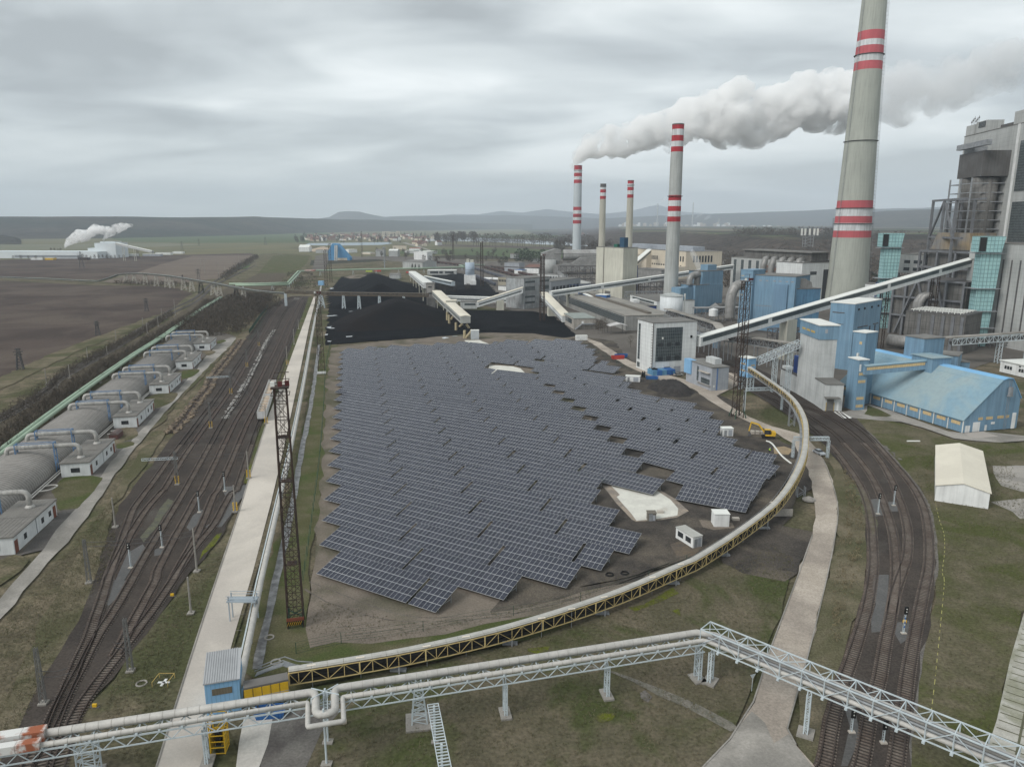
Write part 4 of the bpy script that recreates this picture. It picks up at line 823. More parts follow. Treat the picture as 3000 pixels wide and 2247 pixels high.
def pipeline(pts,z,r,label,off=0,m=M_gpipe,sup=30,name='elevated_pipeline',smooth_=False,legm=M_lsteel,legs=True):
    P=[at(p[0],p[1],z if len(p)<3 else p[2]) for p in pts]; P=[p+Vector((0,off*.6,0)) for p in P]
    t=thing(name,label,'pipeline',(P[0].x,P[0].y,0)); o=t.location; Q=cat_rom(P,20) if smooth_ else P
    b=MB(); b.tube([q-o for q in Q],r,10); smooth(b.build('pipe',m,t))
    if legs:
        for a,c in zip(P,P[1:]):
            k=max(1,int((c-a).length/sup))
            for i in range(k):
                q=a.lerp(c,(i+.5)/k); b=MB()
                for s in (-1,1): b.beam((q.x-o.x+s*1.2,q.y-o.y,-.3),(q.x-o.x+s*.4,q.y-o.y,q.z-r),.3)
                b.beam((q.x-o.x-.9,q.y-o.y,q.z*.5),(q.x-o.x+.9,q.y-o.y,q.z*.5),.2); b.build('support',legm,t)
    return t
pipeline([(672,832,7),(750,832,7),(842,829,7),(873,795,7),(1000,791,7),(1200,787,7),(1362,783,7),(1345,777,7),(1420,776,7)],7,1.05,'thick pale green pipeline on stilts crossing behind the coal heaps')
pipeline([(690,836,7),(750,836,7),(846,834,7),(880,797,7)],7,.9,'second pale green pipe beside the bend of the stilted pipeline',legs=False)
b=MB(); a=at(893,794,8.4); c=at(925,793,8.4); b.box((a.x,a.y-1.5,8.0),(c.x,c.y+1.5,9.6)); tag(b.build('pipe_insulation',mat('rusty_insulation',(.30,.12,.10),(.42,.33,.30),sc=.2),None,a),'rust-red section of cladding on the stilted green pipeline','pipe cover')
# dark belt conveyor crossing the fields
P=[(-300,798,2.5),(0,812,2.5),(150,818,2.5),(290,824,2.5),(320,815,6),(345,806,9),(390,802,12),(440,804,13),(500,810,13),(545,817,13),(586,824,12.5),(640,833,12),(690,843,11.5),(760,854,11),(835,860,10.5)]
Q=cat_rom([at(*p) for p in P],12); o=Vector((at(586,824,0).x,at(586,824,0).y,0))
t=thing('belt_conveyor','long dark belt conveyor crossing the fields and rising over the railway on white trestles','conveyor',o)
b=MB()
for a,c in zip(Q,Q[1:]): b.beam(a-o,c-o,2.6,1.6)
b.build('belt_gallery',mat('dark_green_gallery',(.075,.08,.068),(.11,.105,.085),sc=.3,fine=.2),t)
b=MB()
for a,c in zip(Q,Q[1:]): b.beam(a-o+Vector((0,-1.35,.9)),c-o+Vector((0,-1.35,.9)),.12,.2)
b.build('handrail',M_lsteel,t)
TR=[(361,829),(393,829),(422,836),(460,838),(489,841),(512,845),(538,851),(564,853),(588,863),(593,860),(632,861),(650,864),(694,875),(717,872),(738,880)]
def trestle(b,base,top,w,wt=None,m=.3,depth=2.0):
    wt=wt or w*.35
    for sy in (0,depth):
        for s in (-1,1): b.beam(base+Vector((s*w/2,sy,0)),top+Vector((s*wt/2,sy,0)),m)
        n=3
        for k in range(n):
            f0,f1=k/n,(k+1)/n; wa=w+(wt-w)*f0; wb=w+(wt-w)*f1; s=1 if k%2 else -1
            b.beam(base.lerp(top,f0)+Vector((s*wa/2,sy,0)),base.lerp(top,f1)+Vector((-s*wb/2,sy,0)),m*.6)
            b.beam(base.lerp(top,f1)+Vector((-wb/2,sy,0)),base.lerp(top,f1)+Vector((wb/2,sy,0)),m*.6)
for i,px in enumerate(TR):
    g_=at(*px); 
    q=min(Q,key=lambda v:(v.x-g_.x)**2)
    b=MB(); base=Vector((q.x,q.y,0)); top=Vector((q.x,q.y,q.z-.8))
    trestle(b,base-o,top-o,5.5,2.0,.4); b.build('trestle',mat('white_trestle',(.46,.45,.40),(.36,.33,.29),sc=.5),t)
# conveyor over the yard and coal
Q=[at(*p) for p in [(835,860,11),(900,862,11),(960,866,11),(1100,868,11),(1255,870,11)]]; o=Vector((Q[0].x,Q[0].y,0))
t=thing('belt_conveyor','brown lattice conveyor bridge crossing over the railway yard and the coal heap','conveyor',o)
b=MB(); g2=MB()
for a,c in zip(Q,Q[1:]):
    n=max(2,int((c-a).length/4)); b.truss(a-o,c-o,2.4,n,.22); b.truss(a-o+Vector((0,3,0)),c-o+Vector((0,3,0)),2.4,n,.22); g2.beam(a-o+Vector((0,1.5,2.7)),c-o+Vector((0,1.5,2.7)),3.4,.4); g2.beam(a-o+Vector((0,1.5,.9)),c-o+Vector((0,1.5,.9)),2.4,1.2)
b.build('lattice_frame',mat('brown_lattice',(.16,.12,.08)),t); g2.build('belt',mat('brown_deck',(.15,.13,.105)),t)
for px,w in (((830,892),1.2),((955,897),5.0),((1013,902),2.5),((1075,893),2.5),((1138,890),2.2),((1202,893),3.5)):
    g_=at(*px); x=g_.x; k=[q for q in Q]; 
    # find point on bridge nearest in x
    for a,c in zip(Q,Q[1:]):
        if a.x<=x<=c.x or (a.x>=x>=c.x): q=a.lerp(c,(x-a.x)/(c.x-a.x)); break
    else: q=Q[0]
    b=MB(); trestle(b,Vector((q.x,q.y,-1.0))-o+Vector((0,0,1)),Vector((q.x,q.y,q.z))-o,w,max(1.2,w*.3),.5); b.build('trestle',M_lsteel,t)
# --- lattice light towers
def tower(px,h,w,label,lean=0,arm=True,detail=1,rz=.24):
    p=at(*px) if len(px)==2 else Vector(px); t=thing('lattice_light_tower',label,'lattice tower',p,rz,'lattice light towers')
    b=MB(); wt=w*.72
    n=int(h/(w*.95)) if detail else int(h/(w*1.2)); r=.17 if detail else .3
    C=[(-1,-1),(1,-1),(1,1),(-1,1)]
    def q(k,f):
        ww=w+(wt-w)*f; return Vector((C[k][0]*ww/2,C[k][1]*ww/2,h*f))
    for k in range(4): b.beam(q(k,0),q(k,1),r*1.25)
    for i in range(n):
        f0,f1=i/n,(i+1)/n
        for k in range(4):
            a,c=k,(k+1)%4
            b.beam(q(a,f1),q(c,f1),r*.6)
            b.beam(q(a,f0),q(c,f1),r*.42); b.beam(q(c,f0),q(a,f1),r*.42)
    b.build('lattice_mast',M_rust,t)
    l=MB()
    for s in (-.3,.3): l.beam((s,0,0),(s,0,h),.07)
    for k in range(int(h/.8)): l.beam((-.3,0,k*.8),(.3,0,k*.8),.05)
    if detail:
        l.build('ladder',M_rust,t)
    pl=MB()
    for z in (h-.1,): pl.box((-wt*.75,-wt*.75,z),(wt*.75,wt*.75,z+.15))
    for s in (-1,1):
        for z in (h-1.2,h+1.0): pl.beam((-wt*.75,s*wt*.75,z),(wt*.75,s*wt*.75,z),.1); pl.beam((s*wt*.75,-wt*.75,z),(s*wt*.75,wt*.75,z),.1)
    if detail:
        for f in (.27,.62,.8): b=MB(); b.box((-wt*.45,-wt*.45,h*f),(wt*.45,wt*.45,h*f+.12)); b.build('landing',M_rust,t)
    pl.build('platform',M_rust,t)
    for k,(x,y) in enumerate(((-.8,-.7),(0.1,-.8),(.9,-.6))):
        b=MB(); b.box((x*wt*.7-.35,y*wt-.3,h+.4),(x*wt*.7+.35,y*wt+.2,h+1.2)); b.build('floodlight',M_wroof if k==0 else mat('maroon_lamp',(.12,.03,.03)),t)
    if arm:
        b=MB(); b.beam((-wt*.4,0,h+2.4),(wt*.8,0,h+2.4),.12); b.beam((wt*.5,0,h),(wt*.5,0,h+2.4),.12); b.build('davit',M_rust,t)
    return t
t=tower((868,1828),43.5,2.7,'tallest dark rusty lattice light tower standing in front beside the solar field')
b=MB()
for sx in (-1.25,1.25):
    for sy in (-1.25,1.25): b.beam((sx,sy,0),(sx,sy,2.6),.34)
b.beam((-1.3,-1.3,2.2),(1.3,1.3,2.2),.15); b.beam((1.3,-1.3,2.2),(-1.3,1.3,2.2),.15); b.build('green_footing',M_fence,t)
b=MB(); b.box((-1.5,-1.55,1.5),(1.5,-1.43,2.1)); b.build('rusty_board',mat('rust_board',(.22,.07,.04)),t)
b=MB(); 
for k in range(7): b.beam((-1.4+k*.36,-1.6,.75),(-1.1+k*.36,-1.6,1.4),.16,.05)
b.build('hazard_stripes',M_yelb,t); b=MB(); b.box((-1.5,-1.57,.7),(1.3,-1.47,1.45)); b.build('stripe_board',M_black,t)
t=tower((943,1095),38,2.9,'dark lattice light tower between covered pipe and coal yard, left of the solar field')
b=MB(); b.box((-2,-2.1,.4),(2,-1.9,1.5)); b.build('white_sign_board',M_white,t)
t=tower((2160,1223),50,3.1,'dark lattice light tower with green footing on the dirt beside the grey brick building')
b=MB()
for sx in (-1.5,1.5):
    for sy in (-1.5,1.5): b.beam((sx*1.5,sy*1.5,0),(sx,sy,3.2),.3)
b.build('green_footing',M_fence,t)
for px,yt,lb in [((970,828),716,'lattice light tower in front of the blue slope-roofed silo, right of a pair'),((957,845),735,'lattice light tower in front of the blue slope-roofed silo, left of a pair'),((1588,940),750,'lattice light tower with white box foot beside the grey transfer building'),((1412,838),711,'thin lattice tower to the right of the pale blue silo'),((1061,753),680,'far lattice tower behind the coal heap, right of the blue sloping building'),((1328,763),689,'far lattice tower right of the blue and white office block')]:
    g_=at(*px); tower(px,ht(yt,g_.y),3.2,lb,detail=0,arm=False)
g_=at(1127,785); hh=ht(726,g_.y); t=thing('floodlight_mast','slender grey floodlight mast behind the middle of the coal heap','mast',g_); b=MB(); b.tube([(0,0,0),(0,0,hh)],.9,8,r2=.4); b.build('pole',M_steel,t); b=MB(); b.box((-3,-.6,hh-1),(3,.6,hh+1)); b.box((-2,-.6,hh*.3),(2,.6,hh*.3+1)); b.build('lamp_frame',M_steel,t)
# --- covered pipe conveyor beside the concrete road
PC=[(700,2010,2.4),(712,1960,2.4),(735,1850,2.4),(765,1700,2.4),(790,1590,2.4),(815,1480,2.4),(845,1350,2.4),(868,1240,2.4),(893,1110,2.4),(912,1000,2.4),(925,930,2.4),(935,880,2.4),(941,838,2.4)]
Q=cat_rom([at(*p) for p in PC],10); o=Vector((Q[0].x,Q[0].y,0)); t=thing('pipe_conveyor','long pale tubular covered conveyor beside the concrete road, ending at the blue shed','conveyor',o)
b=MB(); b.tube([q-o for q in Q],.56,12); smooth(b.build('tube',M_pipe,t)); b=MB()
for i in range(1,len(Q)-1,1): b.beam(Q[i]-o+Vector((0,0,-2.2)),Q[i]-o,.22); 
tag(b.build('posts',M_steel,t),kind='stuff' if len(Q)>100 else None)
b=MB()
for a,c in zip(Q,Q[1:]): b.beam(a-o+Vector((-.95,0,-.3)),c-o+Vector((-.95,0,-.3)),.25,.1)
b.build('walkway',M_lsteel,t)
pl=MB(); p=at(716,1815); 
for s in (-2.3,2.3):
    for y in (-.7,.7): pl.beam(p+Vector((s,y,0)),p+Vector((s,y,5)),.18)
pl.box(p+Vector((-2.6,-1,3.9)),p+Vector((2.6,1,4.1)))
for y in (-1,1):
    for z in (4.6,5.1): pl.beam(p+Vector((-2.6,y,z)),p+Vector((2.6,y,z)),.08)
tag(pl.build('maintenance_bridge',mat('greyblue_steel',(.33,.38,.42)),None,p),'small grey-blue bridge stepping over the covered pipe conveyor','bridge')
t=thing('head_box','small light blue head box at the far end of the covered pipe conveyor','conveyor head',at(941,836)); b=MB(); b.box((-3,-2,0),(3,3,5)); b.build('box',M_lblue,t)
ribbon('drain_channel',[(752,1960),(790,1790),(840,1560),(885,1320),(915,1160),(935,1010)],1.5,.10,mat('wet_drain',(.12,.12,.12),(.30,.30,.30),sc=.5,rough=.5),jit=.2)
# --- overhead line masts and portals in the yard
def mast(px,ytop,label,style='lattice',stripes=False,grp='overhead line masts of the railway'):
    p=at(*px); h=ht(ytop,p.y); t=thing('overhead_line_mast',label,'mast',p,.1,grp); b=MB()
    if style=='lattice':
        for sx in (-.35,.35):
            for sy in (-.2,.2): b.beam((sx*1.2,sy,0),(sx*.5,sy,h),.11)
        n=int(h/1.0)
        for k in range(n):
            z0,z1=h*k/n,h*(k+1)/n; s=1 if k%2 else -1; wa=.42*(1-.5*k/n)
            for sy in (-.2,.2): b.beam((s*wa,sy,z0),(-s*wa,sy,z1),.07)
    else: b.tube([(0,0,0),(0,0,h)],.22,8,r2=.15)
    b.build('pole',M_lat if style=='lattice' else M_conc2,t)
    b=MB(); b.box((-.6,-.6,0),(.6,.6,.35)); b.build('footing',M_conc2,t)
    if stripes:
        b=MB(); 
        for k in range(5):
            for sx in (-.42,.42): b.box((sx-.1,-.28,.5+k*.45),(sx+.1,.28,.72+k*.45))
        b.build('yellow_marks',M_yelb,t)
    return p,h
M_lat=mat('grey_lattice',(.20,.20,.19),(.14,.14,.135),sc=1)
ml=[((128,2062),1897,'lattice overhead line mast leaning at the bottom left beside the tracks','lattice',0),((383,1967),1812,'heavy lattice overhead line mast between the converging tracks in front','lattice',0),((262,1708),1580,'lattice mast on the grass left of the tracks, with a cross wire','lattice',0),((338,1545),1458,'thin concrete mast on the grass beside the service road','pole',0),((520,1420),1322,'lattice mast with striped foot in the middle of the yard','lattice',1),((618,1255),1178,'lattice mast with striped foot between second and third track','lattice',1),((677,1155),1088,'lattice portal mast with a long arm over the trench','lattice',1),((724,1077),1022,'lattice mast in the middle distance of the yard','lattice',1),((759,1015),968,'lattice mast near the screen fence, left part of the yard','lattice',1),
 ((577,1675),1548,'concrete mast between the right tracks and the concrete road in front','pole',0),((729,1402),1322,'concrete mast with striped foot beside the concrete road','pole',1),((690,1500),1421,'slim mast with yellow striped foot on the wet ballast','pole',1),((780,1242),1185,'concrete mast beside the concrete road behind the wagon','pole',1),((842,1070),1014,'concrete mast at the verge, third from the far end','pole',1),((862,1010),964,'concrete mast at the verge, second from the far end','pole',0),((875,965),935,'concrete mast at the far end of the verge','pole',0),((560,1798),1690,'slim white mast on the grass beside the concrete road','pole',0)]
MP=[]
for px,yt,lb,stl,sp_ in ml: MP.append(mast(px,yt,lb,stl,sp_))
def wires(a,c,label,n=2,r=.035,sag=.4,name='overhead_wire'):
    b=MB()
    for k in range(n):
        dz=Vector((0,0,-k*.9)); P=[a.lerp(c,i/8)+dz-Vector((0,0,sag*4*(i/8)*(1-i/8))) for i in range(9)]
        for p,q in zip(P,P[1:]): b.beam(p,q,r*2)
    tag(b.build(name,M_dsteel,None,(a.x,a.y,0)),label,'wire')
def topm(i,f=.93): p,h=MP[i]; return p+Vector((0,0,h*f))
wires(topm(2),topm(9),'pair of cross wires over the front tracks',2); wires(topm(4),topm(10),'pair of cross wires from the striped mast to the road',2); wires(topm(5),topm(12),'cross wires over the yard beside the wagon',2)
wires(topm(6),topm(12,.8),'cross wires behind the lattice tower',2); wires(topm(1,.6),at(330,1880,6),'short wires from the heavy lattice mast',2); wires(topm(0,.6),at(200,1955,5),'short bracket wires at the bottom left mast',2)
for px,yt in (((398,1240-90),1100),):
    pass
for (a,b_),lb in ((((415,1350),(520,1345)),'white lattice arm reaching left from the striped mast'),(((605,1108),(672,1105)),'white beam reaching left over the trench')):
    p=at(a[0],a[1],7); q=at(b_[0],b_[1],7); b=MB(); b.truss(p,q,.6,8,.08); tag(b.build('cross_arm',M_lsteel,None,p),lb,'mast arm')
    b=MB()
# mainline masts beside the fields
for i,(px,yt) in enumerate([((137,1127),1080),((205,1108),1068),((258,1060),1018),((314,1038),1013),((341,1003),967),((420,963),931),((432,978),945),((464,957),926),((475,934),903),((514,925),877),((700,770),745),((745,765),735),((660,805),780),((600,800),760),((590,790),757),((640,800),770)]):
    mast(px,yt,'concrete line mast beside the double main railway line','pole',0,'line masts along the main railway')
# ground signals
def signal(px,yt,label,blue=False):
    p=at(*px); h=ht(yt,p.y); t=thing('railway_signal',label,'signal',p,0)
    b=MB(); b.tube([(0,0,0),(0,0,h-1)],.07,8); b.build('post',M_lsteel,t); b=MB(); b.box((-.3,-.12,h-1.4),(.3,.12,h)); hd=b.build('signal_head',M_black,t)
    for k in range(2): q=MB(); q.lathe([(.1,0),(.1,.06)],(0,0,0),8); oo=q.build('lamp',M_wroof,hd); oo.rotation_euler=(math.pi/2,0,0); oo.location=(0,-.13,h-.4-k*.5)
    b=MB(); b.box((-.45,-.3,0),(.45,.3,.3)); b.build('foot',M_conc,t)
    b=MB(); 
    for s in (-.17,.17): b.beam((s,.15,.3),(s,.15,h-1.4),.04)
    for k in range(int(h/.4)): b.beam((-.17,.15,.3+k*.4),(.17,.15,.3+k*.4),.03)
    b.build('ladder',M_lsteel,t)
    if blue:
        b=MB(); [b.tube([(0,0,h-2.0-k*.8),(0,0,h-2.4-k*.8)],.1,8) for k in range(3)]; b.build('blue_bands',M_ctb,t)
signal((383,1665),1590,'small signal on a wet patch beside the first switch of the left yard'); signal((475,1605),1537,'signal with ladder between the middle tracks of the left yard'); signal((584,1502),1438,'signal beside the fifth track of the left yard'); signal((659,1440),1381,'signal near the wet ballast at the concrete road'); 
signal((2572,1507),1445,'left one of two signals between the curved tracks'); signal((2618,1482),1421,'right one of two signals between the curved tracks'); signal((2647,1857),1777,'signal with blue and white banded post between the right-hand tracks',True)
signal((2495,2147),2076,'signal just under the box truss bridge, left'); signal((2588,2178),2110,'signal just under the box truss bridge, right')
def swbox(px,label):
    p=at(*px); t=thing('switch_stand',label,'switch stand',p); b=MB(); b.box((-.7,-.2,0),(.7,.2,.15)); b.build('base',M_dsteel,t); b=MB(); b.box((-.3,-.15,.15),(.3,.15,.6)); b.build('weight',M_yelb,t)
swbox((505,1747),'yellow switch stand beside the junction near the verge'); swbox((278,2072),'yellow switch stand at the front junction of the tracks'); swbox((2650,1825),'yellow switch boxes beside the banded signal')
# goods wagon
a=at(768,1236); c=at(800,1137); dd=(c-a); rzw=math.atan2(dd.y,dd.x); LW=dd.length
for i in range(2):
    L1=LW/2-.8; p=a+dd.normalized()*(i*(L1+1.2))
    t=thing('goods_wagon','%s open white hopper wagon with yellowish load on the rightmost yard track'%('nearer' if i==0 else 'farther'),'wagon',p,rzw,'open hopper wagons on the yard track')
    b=MB(); b.box((0,-1.5,1.2),(L1,1.5,1.5)); 
    for s in (-1.5,1.4): b.box((0,s,1.5),(L1,s+.1,4.0))
    for x in (0,L1-.12): b.box((x,-1.4,1.5),(x+.12,1.4,4.0))
    b.build('body',mat('wagon_white',(.60,.60,.60),(.50,.50,.50),sc=.6,streak=.25),t)
    b=MB(); nrib=int(L1/2.4)
    for k in range(nrib+1):
        x=L1*k/nrib; b.box((x-.06,-1.6,1.4),(x+.06,-1.503,4.0)); b.box((x-.06,1.503,1.4),(x+.06,1.6,4.0)); 
        if 0<k<nrib: b.box((x-.08,-1.4,3.85),(x+.08,1.4,4.0))
    b.build('ribs',M_wroof,t)
    b=MB(); b.box((.15,-1.38,1.6),(L1-.15,1.38,3.0))
    for k in range(nrib): x=L1*(k+.5)/nrib; b.add([(x-1,-1.2,3.0),(x+1,-1.2,3.0),(x+1,1.2,3.0),(x-1,1.2,3.0),(x,0,3.6)],[(0,1,4),(1,2,4),(2,3,4),(3,0,4)])
    b.build('load',mat('wagon_load',(.48,.34,.22),(.38,.28,.2),sc=.6,fine=.2),t)
    for x in (1.6,3.2,L1-3.2,L1-1.6):
        for s in (-.75,.75):
            b=MB(); b.tube([(x,s-.07,.78),(x,s+.07,.78)],.46,12); b.build('wheel',M_dsteel,t)
# ground marks
t=thing('marker_cross','white cross marker inside a yellow railing on the grass beside the road','marker',at(480,2000)); b=MB(); b.box((-.9,-.2,.05),(.9,.2,.15)); b.box((-.2,-.9,.05),(.2,.9,.15)); b.build('cross',M_white,t)
b=MB(); [b.beam((s,-1.2,.9),(s,1.2,.9),.07) for s in (-1.2,1.2)]; b.beam((-1.2,1.2,.9),(1.2,1.2,.9),.07); [b.beam((sx,sy,0),(sx,sy,.9),.07) for sx in (-1.2,1.2) for sy in (-1.2,1.2)]; b.build('railing',M_yel,t)
for px,lb in (((415,2003),'round concrete manhole ring on the grass left of the white cross'),((789,1868),'round concrete ring on the grass beside the big lattice tower'),((808,1940),'flat ring in the grass above the yellow conveyor end')):
    p=at(*px); b=MB(); b.tube([p+Vector((.75*math.cos(a),.75*math.sin(a),.1)) for a in [k*math.pi/10 for k in range(21)]],.14,6,cap=False); tag(b.build('manhole_ring',M_conc2,None,p),lb,'manhole ring')
# ================================================================== FRONT: pipe bridge, curved conveyor
ZB=7.4
bl=[at(-160,2208,ZB),at(143,2150,ZB),at(750,2060,ZB),at(1225,1985,ZB),at(1500,1944,ZB),at(2035,1866,ZB)]
A,B_=at(-160,2210,ZB),at(2055,1864,ZB); d=(B_-A).normalized(); n=Vector((-d.y,d.x,0))
Lb=(B_-A).length
def along(px,y=2000):   # metres along the bridge of a picture column
    best=min(range(0,int(Lb*4)+40),key=lambda k:abs((lambda p:1500+F_PX*p.x/(p.y*CP+(H-p.z)*SP))(A+d*(k/4))-px)); return best/4
s1,s2=along(903),along(1000)
t=thing('pipe_bridge','long light-blue lattice pipe bridge with two grey pipes across the foreground','pipe bridge',(A.x,A.y,0)); o=Vector((A.x,A.y,0))
LA,LB=1.0,-1.0
b=MB(); nn_=int(Lb/2.6); w_=1.25
for i in range(nn_+1):
    p=A+d*(Lb*i/nn_)
    b.beam(p+n*w_-o+Vector((0,0,-.55)),p-n*w_-o+Vector((0,0,-.55)),.14,.18)
    for s in (-1,1): b.beam(p+n*(s*w_)-o+Vector((0,0,-.55)),p+n*(s*w_)-o+Vector((0,0,-.25)),.3,.22)
    if i<nn_:
        q=A+d*(Lb*(i+1)/nn_); m_=(p+q)/2
        s=1 if i%2 else -1
        b.beam(p+n*(s*w_)-o+Vector((0,0,-.6)),q-n*(s*w_)-o+Vector((0,0,-.6)),.09)
        for s in (-1,1): 
            lo=m_+n*(s*w_*.25 if False else s*w_)-o+Vector((0,0,-1.9)); b.beam(p+n*(s*w_)-o+Vector((0,0,-.6)),lo,.10); b.beam(q+n*(s*w_)-o+Vector((0,0,-.6)),lo,.10)
for s in (-1,1): b.beam(A+n*(s*w_)-o+Vector((0,0,-.6)),B_+n*(s*w_)-o+Vector((0,0,-.6)),.16,.2); b.beam(A+n*(s*w_)-o+Vector((0,0,-1.9)),B_+n*(s*w_)-o+Vector((0,0,-1.9)),.13,.16)
tag(b.build('lattice_girder',M_lsteel,t))
TB0=B_+d*.6; TB1=at(2985,2246,ZB); d2=(TB1-TB0).normalized(); n2=Vector((-d2.y,d2.x,0))
def pipe2(off,r,loop,lb,zz_):
    q=pipe=[A+n*off]
    if loop:
        ins=1.0 if off>0 else 0; a=A+d*(s1+ins)+n*off; c=A+d*(s2-ins)+n*off; k=loop
        if off<0: q+=[a-d*.3,a-d*.08-n*.02,a-n*.3,a-n*(k-.3),a+d*.08-n*(k-.04),a+d*.3-n*k,c-d*.3-n*k,c-d*.08-n*(k-.04),c-n*(k-.3),c-n*.3,c+d*.08-n*.02,c+d*.3]
        else: q+= [a-d*1.0,a-d*.5-n*.1,a-d*.12-n*.45,a-n*1.0,a-n*(k-1.0),a+d*.12-n*(k-.45),a+d*.5-n*(k-.1),a+d*1.0-n*k,c-d*1.0-n*k,c-d*.5-n*(k-.1),c-d*.12-n*(k-.45),c-n*(k-1.0),c-n*1.0,c+d*.12-n*.45,c+d*.5-n*.1,c+d*1.0]
    e=B_+n*off
    q+=[B_-d*1.2+n*off,B_-d*.3+n*off,]
    q+=[TB0+d2*1.2+n2*off,TB0+d2*24+n2*off,TB1+d2*6+n2*off]
    q=[Vector((v.x,v.y,ZB+zz_)) for v in q]
    P=t_=thing('jacketed_pipe',lb,'pipe',(q[0].x,q[0].y,0)); oo=t_.location
    b=MB(); b.tube([v-oo for v in q],r,12); smooth(b.build('pipe',M_pipe,t_))
    b=MB()
    for i in range(int(Lb/1.5)):
        p=A+d*(i*1.5)+n*off
        if s1-.5<i*1.5<s2+.5: continue
        b.tube([p-oo+Vector((0,0,zz_)),p-oo+Vector((0,0,zz_))+d*.06],r+.015,12)
    tag(b.build('jacket_seams',mat('jacket_seam',(.34,.32,.29)),t_),kind='stuff')
pipe2(LA,.52,5.2,'thicker grey jacketed pipe with a wide U-shaped loop on the front bridge',.12); pipe2(LB,.33,5.0,'thinner grey jacketed pipe on the near side of the front bridge with a square loop',-.05)
# rust sheets at the left end
for k,(off,rr) in enumerate(((LA,.75),(LB,.55))):
    b=MB(); p0=A+n*off; p1=A+d*along(128)+n*off
    for i in range(4):
        a=p0.lerp(p1,i/4)+d*.05; c=p0.lerp(p1,(i+1)/4); b.beam(a+Vector((0,0,.2)),c+Vector((0,0,.2)),rr*2,rr*1.9)
    tag(b.build('pipe_cover',M_rustw,None,p0),'rust-streaked white sheet cover on the %s pipe at the left edge'%('thicker' if k==0 else 'thinner'),'pipe cover')
# box truss to the right
t=thing('truss_bridge','light-blue open box truss footbridge carrying pipes over the road and tracks','bridge',(TB0.x,TB0.y,0)); o=Vector((TB0.x,TB0.y,0)); b=MB()
L2=(TB1-TB0).length+6; nb=int(L2/2.95); W2=1.5; H2=2.5
for i in range(nb+1):
    p=TB0+d2*(L2*i/nb)-o
    c=[p+n2*s*W2+Vector((0,0,z)) for s,z in ((-1,-.7),(1,-.7),(1,H2-.7),(-1,H2-.7))]
    for k in range(4): b.beam(c[k],c[(k+1)%4],.12)
    b.beam(p-n2*(W2+.4)+Vector((0,0,-.9)),p-n2*(W2-.3)+Vector((0,0,-.9)),.35,.3)
    if i<nb:
        q=TB0+d2*(L2*(i+1)/nb)-o; e=[q+n2*s*W2+Vector((0,0,z)) for s,z in ((-1,-.7),(1,-.7),(1,H2-.7),(-1,H2-.7))]
        for k in range(4): b.beam(c[k],e[k],.16)
        for k in range(4):
            k2=(k+1)%4; b.beam(c[k],e[k2],.09) if i%2 else b.beam(c[k2],e[k],.09)
b.build('box_truss',M_lsteel,t)
b=MB(); 
for off,r in ((.35,.14),(.7,.1),(-.9,.16)): b.tube([TB0+d2*1-o+n2*off+Vector((0,0,.55)),TB1+d2*5-o+n2*off+Vector((0,0,.55))],r,8)
b.beam(TB0-o+n2*.1+Vector((0,0,-.6)),TB1-o+n2*.1+Vector((0,0,-.6)),.9,.08); b.build('cable_tray',M_steel,t)
# supports
def pier(px,label,w=.9,h=None,splay=0,rz=0.0,dep=.7,pad=(1.6,2.8)):
    p=at(*px); h=h or ZB-1.95; t=thing('bridge_pier',label,'pier',p,rz,'light-blue lattice piers of the pipe bridge'); b=MB()
    for sx in (-1,1):
        for sy in (-1,1): b.beam((sx*(w/2+splay),sy*(dep/2+splay*.5),.3),(sx*w/2,sy*dep/2,h),.16)
    nk=int(h/.8)
    for k in range(nk):
        z0,z1=.3+(h-.3)*k/nk,.3+(h-.3)*(k+1)/nk; f=1-k/nk; g_=w/2+splay*f; e=dep/2+splay*.5*f; s=1 if k%2 else -1
        for sx in (-1,1): b.beam((sx*g_,-s*e,z0),(sx*g_,s*e,z1),.08)
        for sy in (-1,1): b.beam((-s*g_,sy*e,z0),(s*g_,sy*e,z1),.08); 
        for sy in (-1,1): b.beam((-g_,sy*e,z0),(g_,sy*e,z0),.07)
    b.build('lattice_column',M_lsteel,t); b=MB(); b.box((-pad[0]/2-splay,-pad[1]/2-splay,0),(pad[0]/2+splay,pad[1]/2+splay,.35)); b.build('concrete_base',M_conc2,t)
pier((1480,2093),'slender pier of the front bridge, between the ladder mast and the gravel track',.35,rz=.18,dep=1.3)
pier((1777,2038),'slender pier of the front bridge standing beside the start of the gravel track',.35,rz=.18,dep=1.3)
pier((608,2236),'leg of the front bridge beside the yellow cage hoist',.3,rz=.18,dep=1.0)
pier((2043,1990),'left leg of the pair under the bridge corner',.45,rz=.3,dep=1.3,pad=(2,2.6)); pier((2080,1998),'right leg of the pair under the bridge corner',.45,rz=-.6,dep=1.3,pad=(2,2.6))
pier((2360,2150),'leg of the box truss beside the dirt road and the left curved track',.5,ZB-.95,rz=-.5,dep=1.0,pad=(2.2,2.4))
pier((1229,2118),'wide splayed lattice mast under the front bridge on a square concrete slab',.7,ZB-.2,.75,rz=.15,dep=.8,pad=(2.4,2.4))
pier((265,2270),'broad square lattice tower of the front bridge at the bottom left',2.2,rz=.18,dep=1.8,pad=(3,3)); 
for px,lb in (((957,2240),'thin round pole below the pipe loop, in front'),((961,2175),'thin pole below the pipe loop on a concrete block, behind')):
    p=at(*px); t=thing('support_pole',lb,'pole',p); b=MB(); b.tube([(0,0,.2),(0,0,ZB+1.0)],.14,8); b.build('pole',M_lsteel,t); b=MB(); b.box((-.7,-.5,0),(.7,.5,.3)); b.build('base',M_conc2,t)
p=at(950,2210); b=MB(); q=A+d*((s1+s2)/2)
